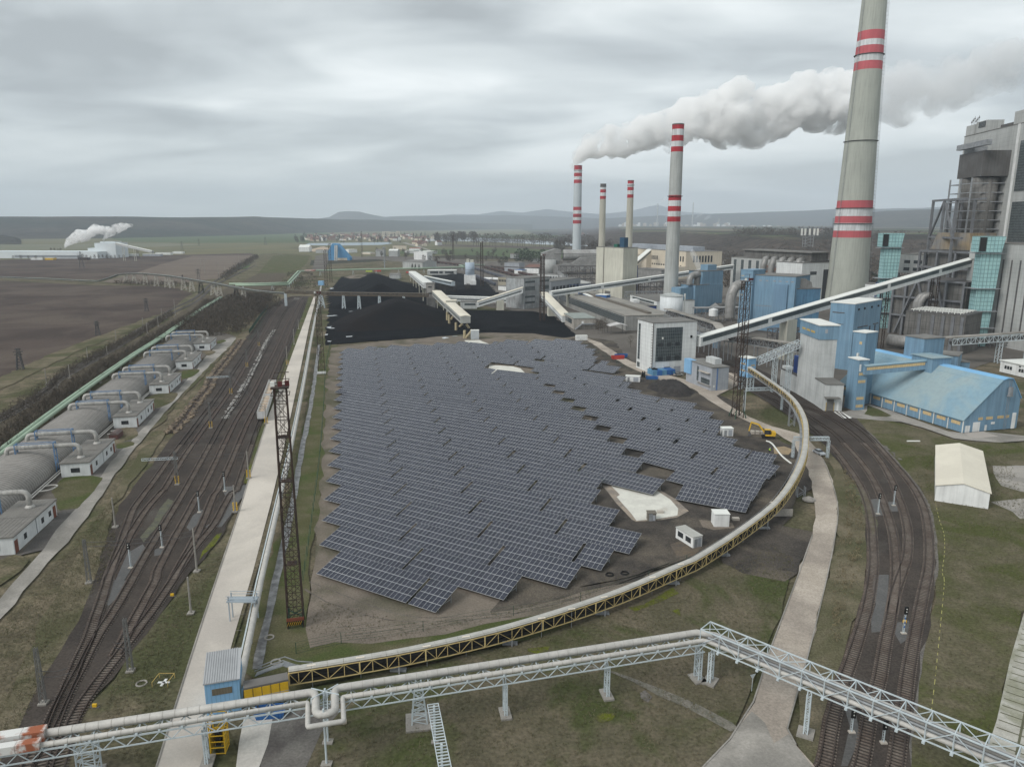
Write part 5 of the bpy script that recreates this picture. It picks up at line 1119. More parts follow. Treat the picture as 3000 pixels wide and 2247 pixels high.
for s in (-1,1): b.beam(q+d*s*.25-n*4.8+Vector((0,0,-.5)),q+d*s*.25+n*1.2+Vector((0,0,-.5)),.14); b.beam(q+d*s*1.8+n*1.2+Vector((0,0,.6)),q-d*s*1.8-n*1.2+Vector((0,0,.6)),.12)
for k in range(9): b.beam(q-d*.25-n*(4.8-k*.7)+Vector((0,0,-.5)),q+d*.25-n*(4.8-k*.7)+Vector((0,0,-.5)),.1)
tag(b.build('loop_bracket',M_lsteel,None,(q.x,q.y,0)),'white steel bracket holding the U-shaped pipe loop','bracket')
# ladder-like cable rack on posts, running towards the camera
a0,a1=at(1268,2062,5.0),at(1312,2290,5.0); dd=(a1-a0).normalized(); m_=Vector((-dd.y,dd.x,0)); t=thing('cable_rack','white ladder-shaped cable rack on posts running towards the bottom edge','cable rack',(a0.x,a0.y,0)); o=Vector((a0.x,a0.y,0)); b=MB()
for s in (-1,1): b.beam(a0+m_*.75*s-o,a1+m_*.75*s-o,.1,.2)
nk=26
for k in range(nk): b.beam(a0.lerp(a1,k/nk)+m_*.75-o,a0.lerp(a1,k/nk)-m_*.75-o,.12)
b.build('rack',M_lsteel,t)
for f in (.1,.62):
    q=a0.lerp(a1,f)-o; b=MB(); b.box((q.x-.14,q.y-.14,-.0),(q.x+.14,q.y+.14,5.8)); b.build('post',M_lsteel,t); b=MB(); b.box((q.x-.5,q.y-.3,0),(q.x+.5,q.y+.3,.25)); b.build('foot',M_conc2,t)
p=at(1300,2170)
# concrete block in the meadow, triangular sign
p=at(988,2122); b=MB(); b.tube([p+Vector((-1.3,0,.2)),p+Vector((1.3,.25,.2))],.38,8); tag(b.build('stone_block',mat('pale_block',(.40,.36,.30)),None,p),'long pale stone block lying in the meadow below the pipe loop','block')
t=thing('yield_sign','grey back of a triangular yield sign on a post beside the dirt road','road sign',at(2202,2024),R(20)); b=MB(); b.tube([(0,0,0),(0,0,2.3)],.04,6); b.build('post',M_lsteel,t); b=MB(); b.extr([(-.5,2.9),(.5,2.9),(0,2.05)],'y',-.03,.0); b.build('plate',M_lsteel,t)
# --- blue shed with yellow conveyor end
sh=at(612,2075); rz=math.atan2(d.y,d.x)+.05
A1=at(607,2098); B1=at(708,2080); v=(B1-A1); rz=math.atan2(v.y,v.x)
t=thing('drive_shed','light blue corrugated shed with grey ribbed roof at the end of the covered conveyor','shed',A1,rz); W=v.length; D=6.2; h=5.2
b=MB(); b.box((0,0,0),(W,D,h)); b.build('walls',M_lblue,t); b=MB(); b.add([(-.15,-.2,h),(W+.15,-.2,h),(W+.15,D+.2,h+1.1),(-.15,D+.2,h+1.1),(-.15,-.2,h+.15),(W+.15,-.2,h+.15),(W+.15,D+.2,h+1.25),(-.15,D+.2,h+1.25)],[(0,3,2,1),(4,5,6,7),(0,1,5,4),(1,2,6,5),(2,3,7,6),(3,0,4,7)])
for k in range(int(W/.33)):
    x=-.1+k*.33; b.add([(x,-.22,h+.15),(x+.14,-.22,h+.15),(x+.14,D+.22,h+1.25),(x,D+.22,h+1.25),(x+.02,-.22,h+.24),(x+.12,-.22,h+.24),(x+.12,D+.22,h+1.34),(x+.02,D+.22,h+1.34)],[(4,5,6,7),(0,1,5,4),(1,2,6,5),(2,3,7,6),(3,0,4,7)])
b.build('roof',mat('ribbed_grey_roof',(.38,.39,.40),(.33,.34,.35)),t); b=MB(); b.box((W*.2,-.05,3.2),(W*.78,-.003,4.2)); b.build('window',mat('louvre_brown',(.25,.22,.16),(.16,.14,.10),lines=(.4,0,.05,.6)),t)
# yellow hoppers between shed and conveyor
a=at(715,2028,2.6); c=at(845,2001,2.6); b=MB(); dq=(c-a); g_=Vector((a.x,a.y,0)); t=thing('conveyor_tail','bright yellow box casing of the conveyor end beside the blue shed','conveyor casing',g_); nq=Vector((-dq.y,dq.x,0)).normalized()
for k in range(5):
    p=a.lerp(c,k/5)+dq*.004-g_; q=a.lerp(c,(k+.94)/5)-g_; b.beam(p+Vector((0,0,.0)),q,2.0,1.9)
b.build('casing',M_yelb,t); b=MB(); b.beam(a-g_+Vector((0,0,1.15)),c-g_+Vector((0,0,1.15)),1.9,.3); b.build('top_cover',mat('dusty_cover',(.20,.19,.18)),t)
b=MB(); b.beam(a-g_-nq*1.6+Vector((0,0,-.9)),c-g_-nq*1.6+Vector((0,0,-.9)),.9,.1); [b.beam(a.lerp(c,k/5)-g_-nq*2+Vector((0,0,-.9)),a.lerp(c,k/5)-g_-nq*2+Vector((0,0,.2)),.05) for k in range(6)]; b.beam(a-g_-nq*2+Vector((0,0,.2)),c-g_-nq*2+Vector((0,0,.2)),.06); b.build('walkway',M_steel,t)
Q=[at(750,1975,1),at(800,1955,2.2),at(832,1944,3.4),at(870,1957,2.6),at(915,1960,2.6)]; b=MB()
for off in (-.5,.5):
    for z in (0,.9):
        for u,w1 in zip(Q,Q[1:]): b.beam(u+Vector((0,off,z)),w1+Vector((0,off,z)),.12)
for u,w1 in zip(Q,Q[1:]): b.beam(u,w1,.9,.1)
tag(b.build('access_stair',M_steel,None,Vector((Q[0].x,Q[0].y,0))),'grey stairway and walkway climbing over the yellow conveyor end','stair')
t=thing('hoist_cage','yellow steel cage hoist standing beside the concrete road under the bridge','hoist',at(645,2195),.1); b=MB()
for sx in (-.95,.95):
    for sy in (-.9,.9): b.beam((sx,sy,0),(sx,sy,5.2),.14)
for z in (0.1,1.0,1.9,2.8,3.9,5.2):
    for s in (-.95,.95): b.beam((-.95,s*.95,z),(.95,s*.95,z),.1); b.beam((s,-.9,z),(s,.9,z),.1)
b.beam((-.95,-.9,2.8),(.95,-.9,5.2),.08); b.build('frame',M_yelb,t); b=MB(); b.box((-.9,-.85,.2),(-.84,.85,2.7)); b.box((.84,-.85,.2),(.9,.85,2.7)); b.box((-.9,.8,.2),(.9,.85,2.7)); b.build('panels',mat('dull_yellow',(.45,.30,.03)),t); b=MB(); b.box((-.35,-.5,1),(.35,.2,3)); b.build('motor',M_black,t)
# --- curved conveyor
CV=[(690,2035,1.3),(848,2007,1.3),(1093,1966,1.3),(1248,1935.5,1.3),(1500,1874,1.3),(1799,1776,1.3),(2010,1684,1.3),(2056,1662,1.3),(2161,1593,1.5),(2250,1526,2.2),(2294,1483,3),(2335,1422,3.9),(2362,1355,4.8),(2368,1292,5.7),(2362,1244,6.6),(2338,1197,7.6),(2304,1163,8.5),(2250,1124,9.8),(2200,1090,11)]
P=cat_rom([at(*p) for p in CV[1:]],2.0); 
o=Vector((P[0].x,P[0].y,0)); t=thing('curved_conveyor','long curved belt conveyor in a yellow lattice frame, sweeping round the solar field','conveyor',o)
HT=2.0; WT=1.6; fr=MB(); cv=MB(); bk=MB(); wk=MB(); out_,inn=[],[]
for i,p in enumerate(P):
    dd=(P[min(i+1,len(P)-1)]-P[max(i-1,0)]); dd.z=0; dd.normalize(); nrm=Vector((-dd.y,dd.x,0)); out_.append(p-o); inn.append(p-o+nrm*WT)
up=Vector((0,0,HT))
for i in range(len(P)-1):
    for S_ in (out_,inn):
        a,c=S_[i],S_[i+1]; fr.beam(a,c,.12); fr.beam(a+up,c+up,.12); big=i%5==0
        fr.beam(a,a+up,.2 if big else .09)
        if i%2: fr.beam(a,c+up,.08)
        else: fr.beam(a+up,c,.08)
    a,c=(out_[i]+inn[i])/2,(out_[i+1]+inn[i+1])/2
    bk.beam(a+Vector((0,0,.35)),c+Vector((0,0,.35)),1.3,.5); bk.beam(a+Vector((0,0,1.15)),c+Vector((0,0,1.15)),1.4,.5)
    e=(c-a)*.02
    cv.beam(a+up+Vector((0,0,.2)),c+up-e+Vector((0,0,.2)),WT*.86,.12); cv.beam(a+up+Vector((0,0,.3)),c+up-e+Vector((0,0,.3)),WT*.5,.1)
    n_=(inn[i]-out_[i]).normalized()
    wk.beam(inn[i]+n_*.45+Vector((0,0,.5)),inn[i+1]+n_*.45+Vector((0,0,.5)),.8,.06); wk.beam(inn[i]+n_*.85+Vector((0,0,1.5)),inn[i+1]+n_*.85+Vector((0,0,1.5)),.05); wk.beam(inn[i]+n_*.85+Vector((0,0,.5)),inn[i]+n_*.85+Vector((0,0,1.5)),.05)
fr.build('lattice_frame',mat('yellow_lattice',(.58,.46,.22),(.50,.38,.17),sc=.4),t); cv.build('top_cover',mat('pale_cover',(.44,.43,.40),(.37,.365,.34),sc=.4,fine=.06),t); bk.build('belt',M_black,t); wk.build('walkway',M_steel,t)
for i in range(8,len(P)-3,9):
    p=out_[i]; q=inn[i]
    if p.z<3.2:
        b=MB(); 
        for r_ in (p,q): b.beam(Vector((r_.x,r_.y,0)),r_,.22)
        b.beam((p+q)/2+Vector((0,0,-p.z+.12)),(p+q)/2+Vector((0,0,-p.z+.4)),2.6,.9); b.build('foot',M_steel,t)
def latleg(b,p,w,h,m=.18,dp=.9):
    for sx in (-1,1):
        for sy in (-1,1): b.beam(p+Vector((sx*w/2,sy*dp/2,-0)),p+Vector((sx*w/2,sy*dp/2,h)),m)
    k_=max(2,int(h/1.3))
    for k in range(k_):
        s=1 if k%2 else -1; z0,z1=h*k/k_,h*(k+1)/k_
        for sy in (-1,1): b.beam(p+Vector((s*w/2,sy*dp/2,z0)),p+Vector((-s*w/2,sy*dp/2,z1)),m*.55)
for px,w,h,lb in (((2318,1248),2.0,7.6,'lattice trestle under the curved conveyor beside the dark soil'),((2345,1455),2.0,2.8,'low lattice support of the curved conveyor near the dirt road')):
    p=at(*px); b=MB(); latleg(b,p,w,h); tag(b.build('conveyor_trestle',M_steel,None,p),lb,'trestle')
def gantry(pa,pb,h,label,w=.5):
    a,c=at(*pa),at(*pb); t=thing('gantry',label,'gantry',a); b=MB(); z=Vector((0,0,h))
    b.truss(z-Vector((0,0,1.0)),c-a+z-Vector((0,0,1.0)),1.0,10,.1,.16); b.truss(z-Vector((0,-.8,1.0)),c-a+z-Vector((0,-.8,1.0)),1.0,10,.1,.16); b.build('beam',M_lsteel,t)
    for q in (Vector(),c-a):
        b=MB(); latleg(b,q+Vector((0,.4,0)),.5,h-1,.14,.8); b.build('leg',M_lsteel,t)
gantry((2323,1342),(2425,1342),6.6,'white lattice gantry spanning the dirt road under the curved conveyor'); gantry((2180,1205),(2290,1202),9.0,'white lattice gantry over the tracks in front of the light-blue transfer tower')
# lamps along the conveyor
for i,px in enumerate([(808,1992),(912,1948),(1055,1925),(1250,1892),(1365,1864),(1587,1810),(1675,1783),(1770,1748),(1912,1690),(1995,1652),(2180,1545),(2225,1508),(2262,1470),(2293,1440)]):
    p=at(px[0],px[1],3.7); p.z=0; t=thing('conveyor_lamp','small lamp with flat white head behind the curved conveyor, %s from the left'%ORD[i],'lamp',p,R(15),'lamps along the curved conveyor'); b=MB(); b.tube([(0,0,0),(0,0,3.6)],.05,6); b.build('post',M_steel,t); b=MB(); b.box((-.65,-.13,3.6),(.65,.13,3.74)); b.build('lamp_head',mat('lamp_cream',(.75,.68,.58)),t)
# concrete pit, rings and odds beside the dirt road
p=at(2290,1512); b=MB(); b.box((p.x-2.6,p.y-.2,0),(p.x+2.6,p.y+.2,1.8)); tag(b.build('concrete_wall',M_conc2,None,p),'short concrete retaining wall beneath the curved conveyor','wall')
p=at(2370,1465); b=MB(); b.lathe([(1.7,0),(1.7,.35),(1.1,.4),(.6,.9),(0.05,1.0)],p,16); tag(b.build('covered_well',M_conc2,None,p),'round covered well on the dark soil beside the dirt road','well')
p=at(2220,1272); t=thing('pallet_stack','wire cage with white slabs stacked near the excavator','pallets',p,-.2); b=MB(); [b.box((k*1.6-2.4,-.6,z),(k*1.6-1.1,.7,z+.5)) for k in range(3) for z in (.1,.65)]; b.build('slabs',M_conc,t)
for px,lb in (((2155,1524),'small stack of white slabs on the brown earth beside the white cabin'),((1934,1503),'small white board lying on the pale membrane')):
    p=at(*px); b=MB(); b.box((p.x-.8,p.y-.5,.1),(p.x+.8,p.y+.5,.7)); tag(b.build('slab_stack',M_conc,None,p),lb,'slabs')
p=at(2315,1345); b=MB(); q=[at(2245,1292,.1),at(2262,1300,.1),at(2290,1335,.1),at(2318,1358,.1)]; b.tube(cat_rom(q,1),.28,6); tag(b.build('pipe',M_wroof,None,q[0]),'white pipes lying on the earth by the bending worker','pipe')
"""thin yellow marker line on the right meadow"""
b=MB(); q=cat_rom([at(*p) for p in cG([(1445,1030),(1480,1180),(1520,1310),(1525,1450),(1505,1640)])+cF([(1520,60),(1480,500),(1440,900),(1405,1200)])],1.2)
for i in range(0,len(q)-1,2): b.beam(q[i]+Vector((0,0,.05)),q[i+1]+Vector((0,0,.05)),.12,.04)
tag(b.build('marker_chain',mat('dull_chain',(.35,.33,.12)),None,q[0]),'dashed yellow marker line across the meadow from the white hut','marker line')
p=at(2675,1294); b=MB(); b.tube([p+Vector((-2,0,.2)),p+Vector((2.2,0,.2))],.25,8); tag(b.build('pipe_piece',M_wroof,None,p),'short white pipe lying on the meadow beside the curved tracks','pipe')
# ================================================================== POWER PLANT
class Bld:
    def __init__(s,name,label,cat,A,B,D,h,wall=None,roof=None,z0=0,group=None,gable=0,over=.25,par=0):
        A=Vector((A.x,A.y,0)); B=Vector((B.x,B.y,0)); v=B-A; s.W=v.length; s.D=D; s.h=h; s.z0=z0
        s.rz=math.atan2(v.y,v.x); s.t=thing(name,label,cat,A,s.rz,group); s.M=Matrix.Translation(A)@Matrix.Rotation(s.rz,4,'Z')
        wall=wall or M_wclad; roof=roof or M_droof
        b=MB()
        if gable: b.extr([(0,z0),(D,z0),(D,h),(D/2,h+gable),(0,h)],'x',0,s.W) if gable>0 else b.extr([(0,z0),(s.W,z0),(s.W,h),(s.W/2,h-gable),(0,h)],'y',0,D)
        else: b.box((0,0,z0),(s.W,D,h))
        s.wall=b.build('walls',wall,s.t); b=MB(); o=over
        if gable>0:
            for sg in (0,1):
                y0,y1=(-o,D/2) if not sg else (D+o,D/2); z_=h-gable*o/(D/2)
                b.add([(-o,y0,z_+.04),(s.W+o,y0,z_+.04),(s.W+o,y1,h+gable+.04),(-o,y1,h+gable+.04),(-o,y0,z_+.2),(s.W+o,y0,z_+.2),(s.W+o,y1,h+gable+.2),(-o,y1,h+gable+.2)],[(0,1,2,3),(7,6,5,4),(0,4,5,1),(1,5,6,2),(2,6,7,3),(3,7,4,0)])
        elif gable<0:
            g=-gable
            for sg in (0,1):
                x0,x1=(-o,s.W/2) if not sg else (s.W+o,s.W/2); z_=h-g*o/(s.W/2)
                b.add([(x0,-o,z_+.04),(x0,D+o,z_+.04),(x1,D+o,h+g+.04),(x1,-o,h+g+.04),(x0,-o,z_+.2),(x0,D+o,z_+.2),(x1,D+o,h+g+.2),(x1,-o,h+g+.2)],[(0,1,2,3),(7,6,5,4),(0,4,5,1),(1,5,6,2),(2,6,7,3),(3,7,4,0)])
        else: b.box((-o,-o,h),(s.W+o,D+o,h+.35))
        s.roof=b.build('roof',roof,s.t)
    def pan(s,f,u0,u1,z0,z1,m,name='window',th=.06,frac=True,parent=None):
        Lf=s.W if f in 'fb' else s.D
        a,c=(u0*Lf,u1*Lf) if frac else (u0,u1); b=MB()
        if f=='f': b.box((a,-th,z0),(c,-.004,z1))
        elif f=='l': b.box((-th,a,z0),(-.004,c,z1))
        elif f=='r': b.box((s.W+.004,a,z0),(s.W+th,c,z1))
        else: b.box((a,s.D+.004,z0),(c,s.D+th,z1))
        return b.build(name,m,parent or s.t)
    def row(s,f,n,u0,u1,z0,z1,m=None,fill=.6,name='window',**k):
        st=(u1-u0)/n
        for i in range(n): s.pan(f,u0+st*(i+.5-fill/2),u0+st*(i+.5+fill/2),z0,z1,m or M_glassd,name,**k)
    def block(s,a,c,m,name,th=None): b=MB(); b.box(a,c); return b.build(name,m,s.t)
    def world(s,x,y,z=0): return s.M@Vector((x,y,z))
def corner(px,ytop): p=at(*px); return p,ht(ytop,p.y)
def topat(px,h): p=at(px[0],px[1],h); return Vector((p.x,p.y,0))
def perpD(A,B,L_):
    v=(B-A).normalized(); n=Vector((-v.y,v.x,0)); return max(2.0,(L_-A).dot(n))
# --- tall white building with the window wall
A,h=corner((1909,1095),947.8); B=topat((2043,942),h); Lc=topat((1870,930.6),h); D=perpD(A,B,Lc)*.72
w1=Bld('bunker_building','tall white-clad building with a huge dark window wall beside the blue containers','building',A,B,D,h,M_wclad,M_groof)
w1.pan('f',.07,.67,h*.235,h*.905,M_glass,th=.12)
for k in range(5): w1.row('f',3,.08,.66,h*(.25+.135*k)+.3,h*(.25+.135*k)+2.0,M_glassd,.55,name='open_casement',th=.2) if k in (0,2) else None
w1.pan('l',.80,.93,h*.2,h*.93,M_glass); w1.pan('l',.78,.95,1,h*.14,M_glass)
w1.pan('f',.06,.2,.1,h*.11,M_steel,'door'); w1.pan('f',.28,.41,1,h*.12,M_glass); w1.pan('f',.5,.66,.1,h*.12,M_gwall,'door')
w1.block((-.3,-.4,1),(-.1,-.1,h),M_rust,'drain_ladder')
for k in range(18): w1.block((-1.0,-.35,1+k*h/19),(-.3,-.15,1.15+k*h/19),M_rust,'ladder_rung')
w1.pan('f',.855,.89,h*.68,h*.73,M_black,'vent',th=.5); w1.pan('f',.2,.225,h*.68,h*.72,M_wroof,'vent',th=.5)
# --- grey brick building with the light blue box
B,h=corner((2083,1146),1079); A=at(2009,1117); C=topat((2137,1075.5),h); D=(C-B).length*.97
g1=Bld('workshop','grey brick building with flat roof and blue box on its corner, beside the dirt road','building',A,B,D,h,M_gwall,M_groof)
g1.pan('f',.43,.5,2.5,h-1.2,M_glass); g1.pan('f',.6,.93,2.3,4.6,M_glass); g1.block((g1.W*.58,-1.6,h-2.6),(g1.W*.95,-.1,h-2.4),M_conc,'canopy'); g1.block((g1.W*.5,-.8,1.9),(g1.W*.98,-.05,2.1),M_conc2,'ledge'); g1.pan('r',.28,.36,.3,h-.2,mat('blue_stripe',(.12,.2,.38)),'painted_stripe')
g1.block((-1.2,-.6,h*.42),(g1.W*.22,2.2,h+.5),M_lblue,'blue_box'); g1.block((g1.W*.4,D*.55,h+.3),(g1.W*.75,D*.95,h+2.8),M_wconc,'roof_house'); g1.pan('r',.12,.19,1.6,2.5,M_wroof,'round_vent')
# --- light blue transfer tower on stilts
B=at(2187,1148); h=ht(1052,B.y); z0=ht(1107,B.y); A=topat((2167,1046),h); C=topat((2217,1050),h)
t1=Bld('transfer_tower','small light-blue transfer tower on steel legs at the head of the curved conveyor','tower',A,B,(C-B).length,h,M_lblue,M_wroof,z0=z0)
for z in (.3,.65): t1.pan('f',.2,.7,z0+(h-z0)*z,z0+(h-z0)*(z+.08),M_cwin); 
t1.pan('r',.4,.85,z0+(h-z0)*.6,z0+(h-z0)*.68,M_cwin)
b=MB()
for x in (.3,t1.W-.3):
    for y in (.3,t1.D/2,t1.D-.3): b.beam((x,y,0),(x,y,z0),.35)
for k in range(3):
    za,zb=z0*k/3,z0*(k+1)/3
    for x in (.3,t1.W-.3): b.beam((x,.3,za),(x,t1.D-.3,zb),.18); b.beam((x,t1.D-.3,za),(x,.3,zb),.18)
b.build('steel_legs',M_lsteel,t1.t)
# --- inclined open truss gallery from tower up to silo
p=atY(2222,1060,B.y+3); q=atY(2345,1008,at(2350,1160).y); o=Vector((p.x,p.y,0)); t=thing('inclined_truss_gallery','white lattice conveyor bridge rising from the blue transfer tower to the white silo','conveyor',o); b=MB()
for off in (0,2.4): b.truss(p-o+Vector((0,off,-1.5)),q-o+Vector((0,off,-1.5)),3.0,12,.16,.25)
b.build('lattice_frame',M_lsteel,t); b=MB(); b.beam(p-o+Vector((0,1.2,-.6)),q-o+Vector((0,1.2,-.6)),1.8,1.2); b.build('belt',M_steel,t)
for f in (.45,.8):
    r_=p.lerp(q,f)-o; b=MB(); latleg(b,Vector((r_.x,r_.y+1.2,0)),1.6,r_.z-1.6,.2,1.6); b.build('trestle',M_lsteel,t)
# --- white silo block with blue cap, train shed, blue towers
A=at(2330.6,1152); B=at(2383,1183.5); h=ht(954.5,B.y); zc=ht(994.3,B.y); C=topat((2471,959),h); D=perpD(A,B,C)
s1_=Bld('limestone_silo','tall pale silo block with bright blue cap and yellow lettering marks beside the tracks','silo',A,B,D,zc,M_wconc,M_droof,over=0)
s1_.block((-.3,-.3,zc-.1),(s1_.W+.3,D+.3,h),M_blue,'blue_cap'); s1_.block((-.6,-.6,h),(s1_.W+.6,D+.6,h+.35),M_wroof,'cap_roof'); s1_.pan('r',.28,.42,zc+(h-zc)*.45,zc+(h-zc)*.75,M_gwall,'louvre',th=.4); s1_.pan('r',.35,.5,zc*.25,zc*.32,M_gwall,'louvre')
for k,(u,wd) in enumerate(((.12,.18),(.36,.18),(.6,.2))): s1_.pan('f',u,u+wd,zc+(h-zc)*.35,zc+(h-zc)*.5,M_yel,'yellow_lettering',th=.36)
B2=at(2413,1204.4); h2=ht(1127,B2.y); s2_=Bld('train_shed','white train shed with roller door over the outer track','shed',B+(B2-B).normalized()*.05,B2,D*.95,h2,M_wconc,M_droof)
s2_.pan('r',.13,.52,.1,h2*.45,M_groof,'roller_door'); s2_.block((s2_.W,-.3,h2*.52),(s2_.W+2.6,s2_.D*.75,h2*.55),M_droof,'canopy'); s2_.pan('r',.70,.8,.1,h2*.36,M_white,'door')
for u in (.09,.53): s2_.pan('r',u,u+.03,.1,h2*.33,M_yel,'striped_jamb',th=.12)
A0=at(2284.4,1128.3); s3_=Bld('annex','low white walled annex with machinery at the left end of the silo','annex',A0,A-(A-A0).normalized()*.05,D*.6,7.5,M_wconc,M_dsteel)
s3_.block((s3_.W*.55,1.5,7.8),(s3_.W*.9,5,15),M_navy,'blue_filter_housing'); s3_.block((0,.5,7.8),(s3_.W*.3,D*.5,9),M_wconc,'parapet_box')
B=at(2502,1203); h=ht(1056,B.y); A=topat((2487,1048),h); C=topat((2552,1060),h)
f1=Bld('stair_tower','shorter blue stair tower with yellow-glazed window bands beside the train shed','tower',A,B,(C-B).length,h,M_blue,M_wroof)
for z in (.06,.215,.55,.70): f1.pan('r',.12,.85,h*z,h*(z+.055),M_cwin,'window_band')
f1.pan('r',.1,.28,h*.78,h*.92,M_white,'sign_board')
B=at(2474,1192)+Vector((4,7,0)); h=ht(972,B.y); C=topat((2538,977),h); A=B+Vector((-4,4,0)) 
v=(C-B).normalized(); A=B+Vector((-v.y,v.x,0))*0-Vector((v.y*-1,v.x,0))*0; A=B; 
f2=Bld('elevator_tower','taller blue elevator tower behind the stair tower','tower',B,C,7,h,M_blue,M_wroof)
f2.pan('f',.55,.75,h*.84,h*.88,M_cwin,'window'); f2.pan('f',.5,.62,h*.66,h*.72,M_wroof,'balcony',th=.8)
# --- big blue block
B=at(2487,1085); h=ht(892,B.y); A=topat((2434.7,886.5),h); C=topat((2663,885.6),h)
bb=Bld('absorber_building','big blue block with dark rust streaks and small square vents, behind the silo tower','building',A,B,(C-B).length,h,M_blue,M_wroof)
for u in (.12,.33,.6,.85): bb.pan('r',u,u+.035,h*.9,h*.93,M_black,'vent',th=.4)
for z in (.63,.5,.37,.24,.12):
    for u0,u1 in ((.16,.34),(.37,.52),(.74,.93)): bb.pan('r',u0,u1,h*z,h*(z+.014),M_dsteel,'ledge',th=.3)
for u in (.60,.8): bb.pan('r',u,u+.05,h*.3,h*.62,mat('rust_streak',(.09,.10,.12)),'stain',th=.03)
bb.pan('f',.1,.6,h*.85,h*.865,M_dsteel,'ledge'); bb.pan('f',.1,.6,h*.68,h*.69,M_dsteel,'ledge')
# --- big storage hall
A=at(2820,1268); B=at(2979,1254); v=(B-A); W=v.length; rz=math.atan2(v.y,v.x); far=at(2541.7,1179.7); D=perpD(A,B,far)*1.0
fv=(far-A); D=62.0
# orthogonal frame taken from the long wall
rz2=math.atan2(fv.y,fv.x)-math.pi/2
t=thing('storage_hall','large hall with steep faded-blue roof, blue walls and yellow window strips at the right','hall',A,rz2); Wd=23.4; zr=ht(1110,A.y+4); hw=4.4
b=MB(); b.extr([(0,0),(Wd,0),(Wd,zr*.58),(Wd*.90,zr*.80),(Wd*.80,zr-.3),(Wd*.70,zr-.1),(Wd*.62,zr-.6),(0,hw)],'y',0,D); b.build('walls',M_blue,t)
b=MB()
def slab(x0,z0,x1,z1,m=None):
    b.add([(x0,-.3,z0),(x1,-.3,z1),(x1,D+.3,z1),(x0,D+.3,z0),(x0,-.3,z0+.25),(x1,-.3,z1+.25),(x1,D+.3,z1+.25),(x0,D+.3,z0+.25)],[(0,3,2,1),(4,5,6,7),(0,1,5,4),(1,2,6,5),(2,3,7,6),(3,0,4,7)])
slab(-.6,hw-.2,Wd*.62,zr-.5); o1=b.build('roof',M_blueg,t); b=MB(); slab(Wd*.62,zr-.5,Wd*.70,zr); slab(Wd*.70,zr,Wd*.80,zr-.2); slab(Wd*.80,zr-.2,Wd*.90,zr*.81); slab(Wd*.90,zr*.81,Wd+.2,zr*.59); b.build('ridge_cap',mat('light_blue_ridge',(.20,.42,.64),(.18,.38,.6)),t)
b=MB()
for k in (.3,.5,.7,.88):
    x=Wd*.62*k; z=hw+(zr-.5-hw)*k+.27; b.box((x,-.3,z),(x+.12,D+.3,z+.06))
b.build('roof_seams',mat('seam_blue',(.10,.22,.31)),t)
nW=10
for k in range(nW):
    b=MB(); b.box((-.06,D*(k+.22)/nW,2.4),(-.004,D*(k+.82)/nW,3.6)); b.build('window',M_cwin,t); b=MB(); b.beam((-.25,D*k/nW,0),(-.25,D*k/nW,hw),.25); b.build('downpipe',M_wroof,t)
for x0,x1 in ((6,7.9),(9.4,12.2),(14.2,17.0),(17.9,19.4)): b=MB(); b.box((x0,-.06,4.0),(x1,-.004,5.0)); b.build('window',M_cwin,t)
b=MB(); b.box((.8,-.08,0),(2.8,-.004,2.4)); b.build('door',M_white,t); b=MB(); b.box((4.0,-.08,0),(7.0,-.004,3.4)); b.build('door',M_white,t); b=MB(); b.box((9.2,-.08,0),(10.1,-.004,2.1)); b.build('door',M_white,t)
b=MB(); b.box((11.8,-.08,2.2),(13.4,-.004,3.0)); b.build('sign_board',M_white,t); b=MB(); b.box((Wd-2.6,-.3,0),(Wd-1.2,-.004,5.6)); b.build('white_pilaster',M_white,t)
b=MB()
for s in (0,1.4):
    b.beam((17+s*.6,-.5,0),(17+s*.6,-.5,zr*.98),.08)
for k in range(20): b.beam((17,-.5,k*.8),(17.84,-.5,k*.8),.05)
b.box((16.6,-1.4,zr*.66),(18.3,-.4,zr*.68)); b.box((16.8,-1.3,zr*.68),(18.1,-.5,zr*.84)); b.build('ladder',M_steel,t)
hallM=Matrix.Translation(A)@Matrix.Rotation(rz2,4,'Z')
b=MB(); b.box((Wd*.48,27,zr*.72),(Wd*.85,37,zr+2.4)); b.build('head_house',M_blue,t); b=MB(); b.box((Wd*.46,26.6,zr+2.4),(Wd*.87,37.4,zr+2.7)); b.build('head_house_roof',M_blueg,t)
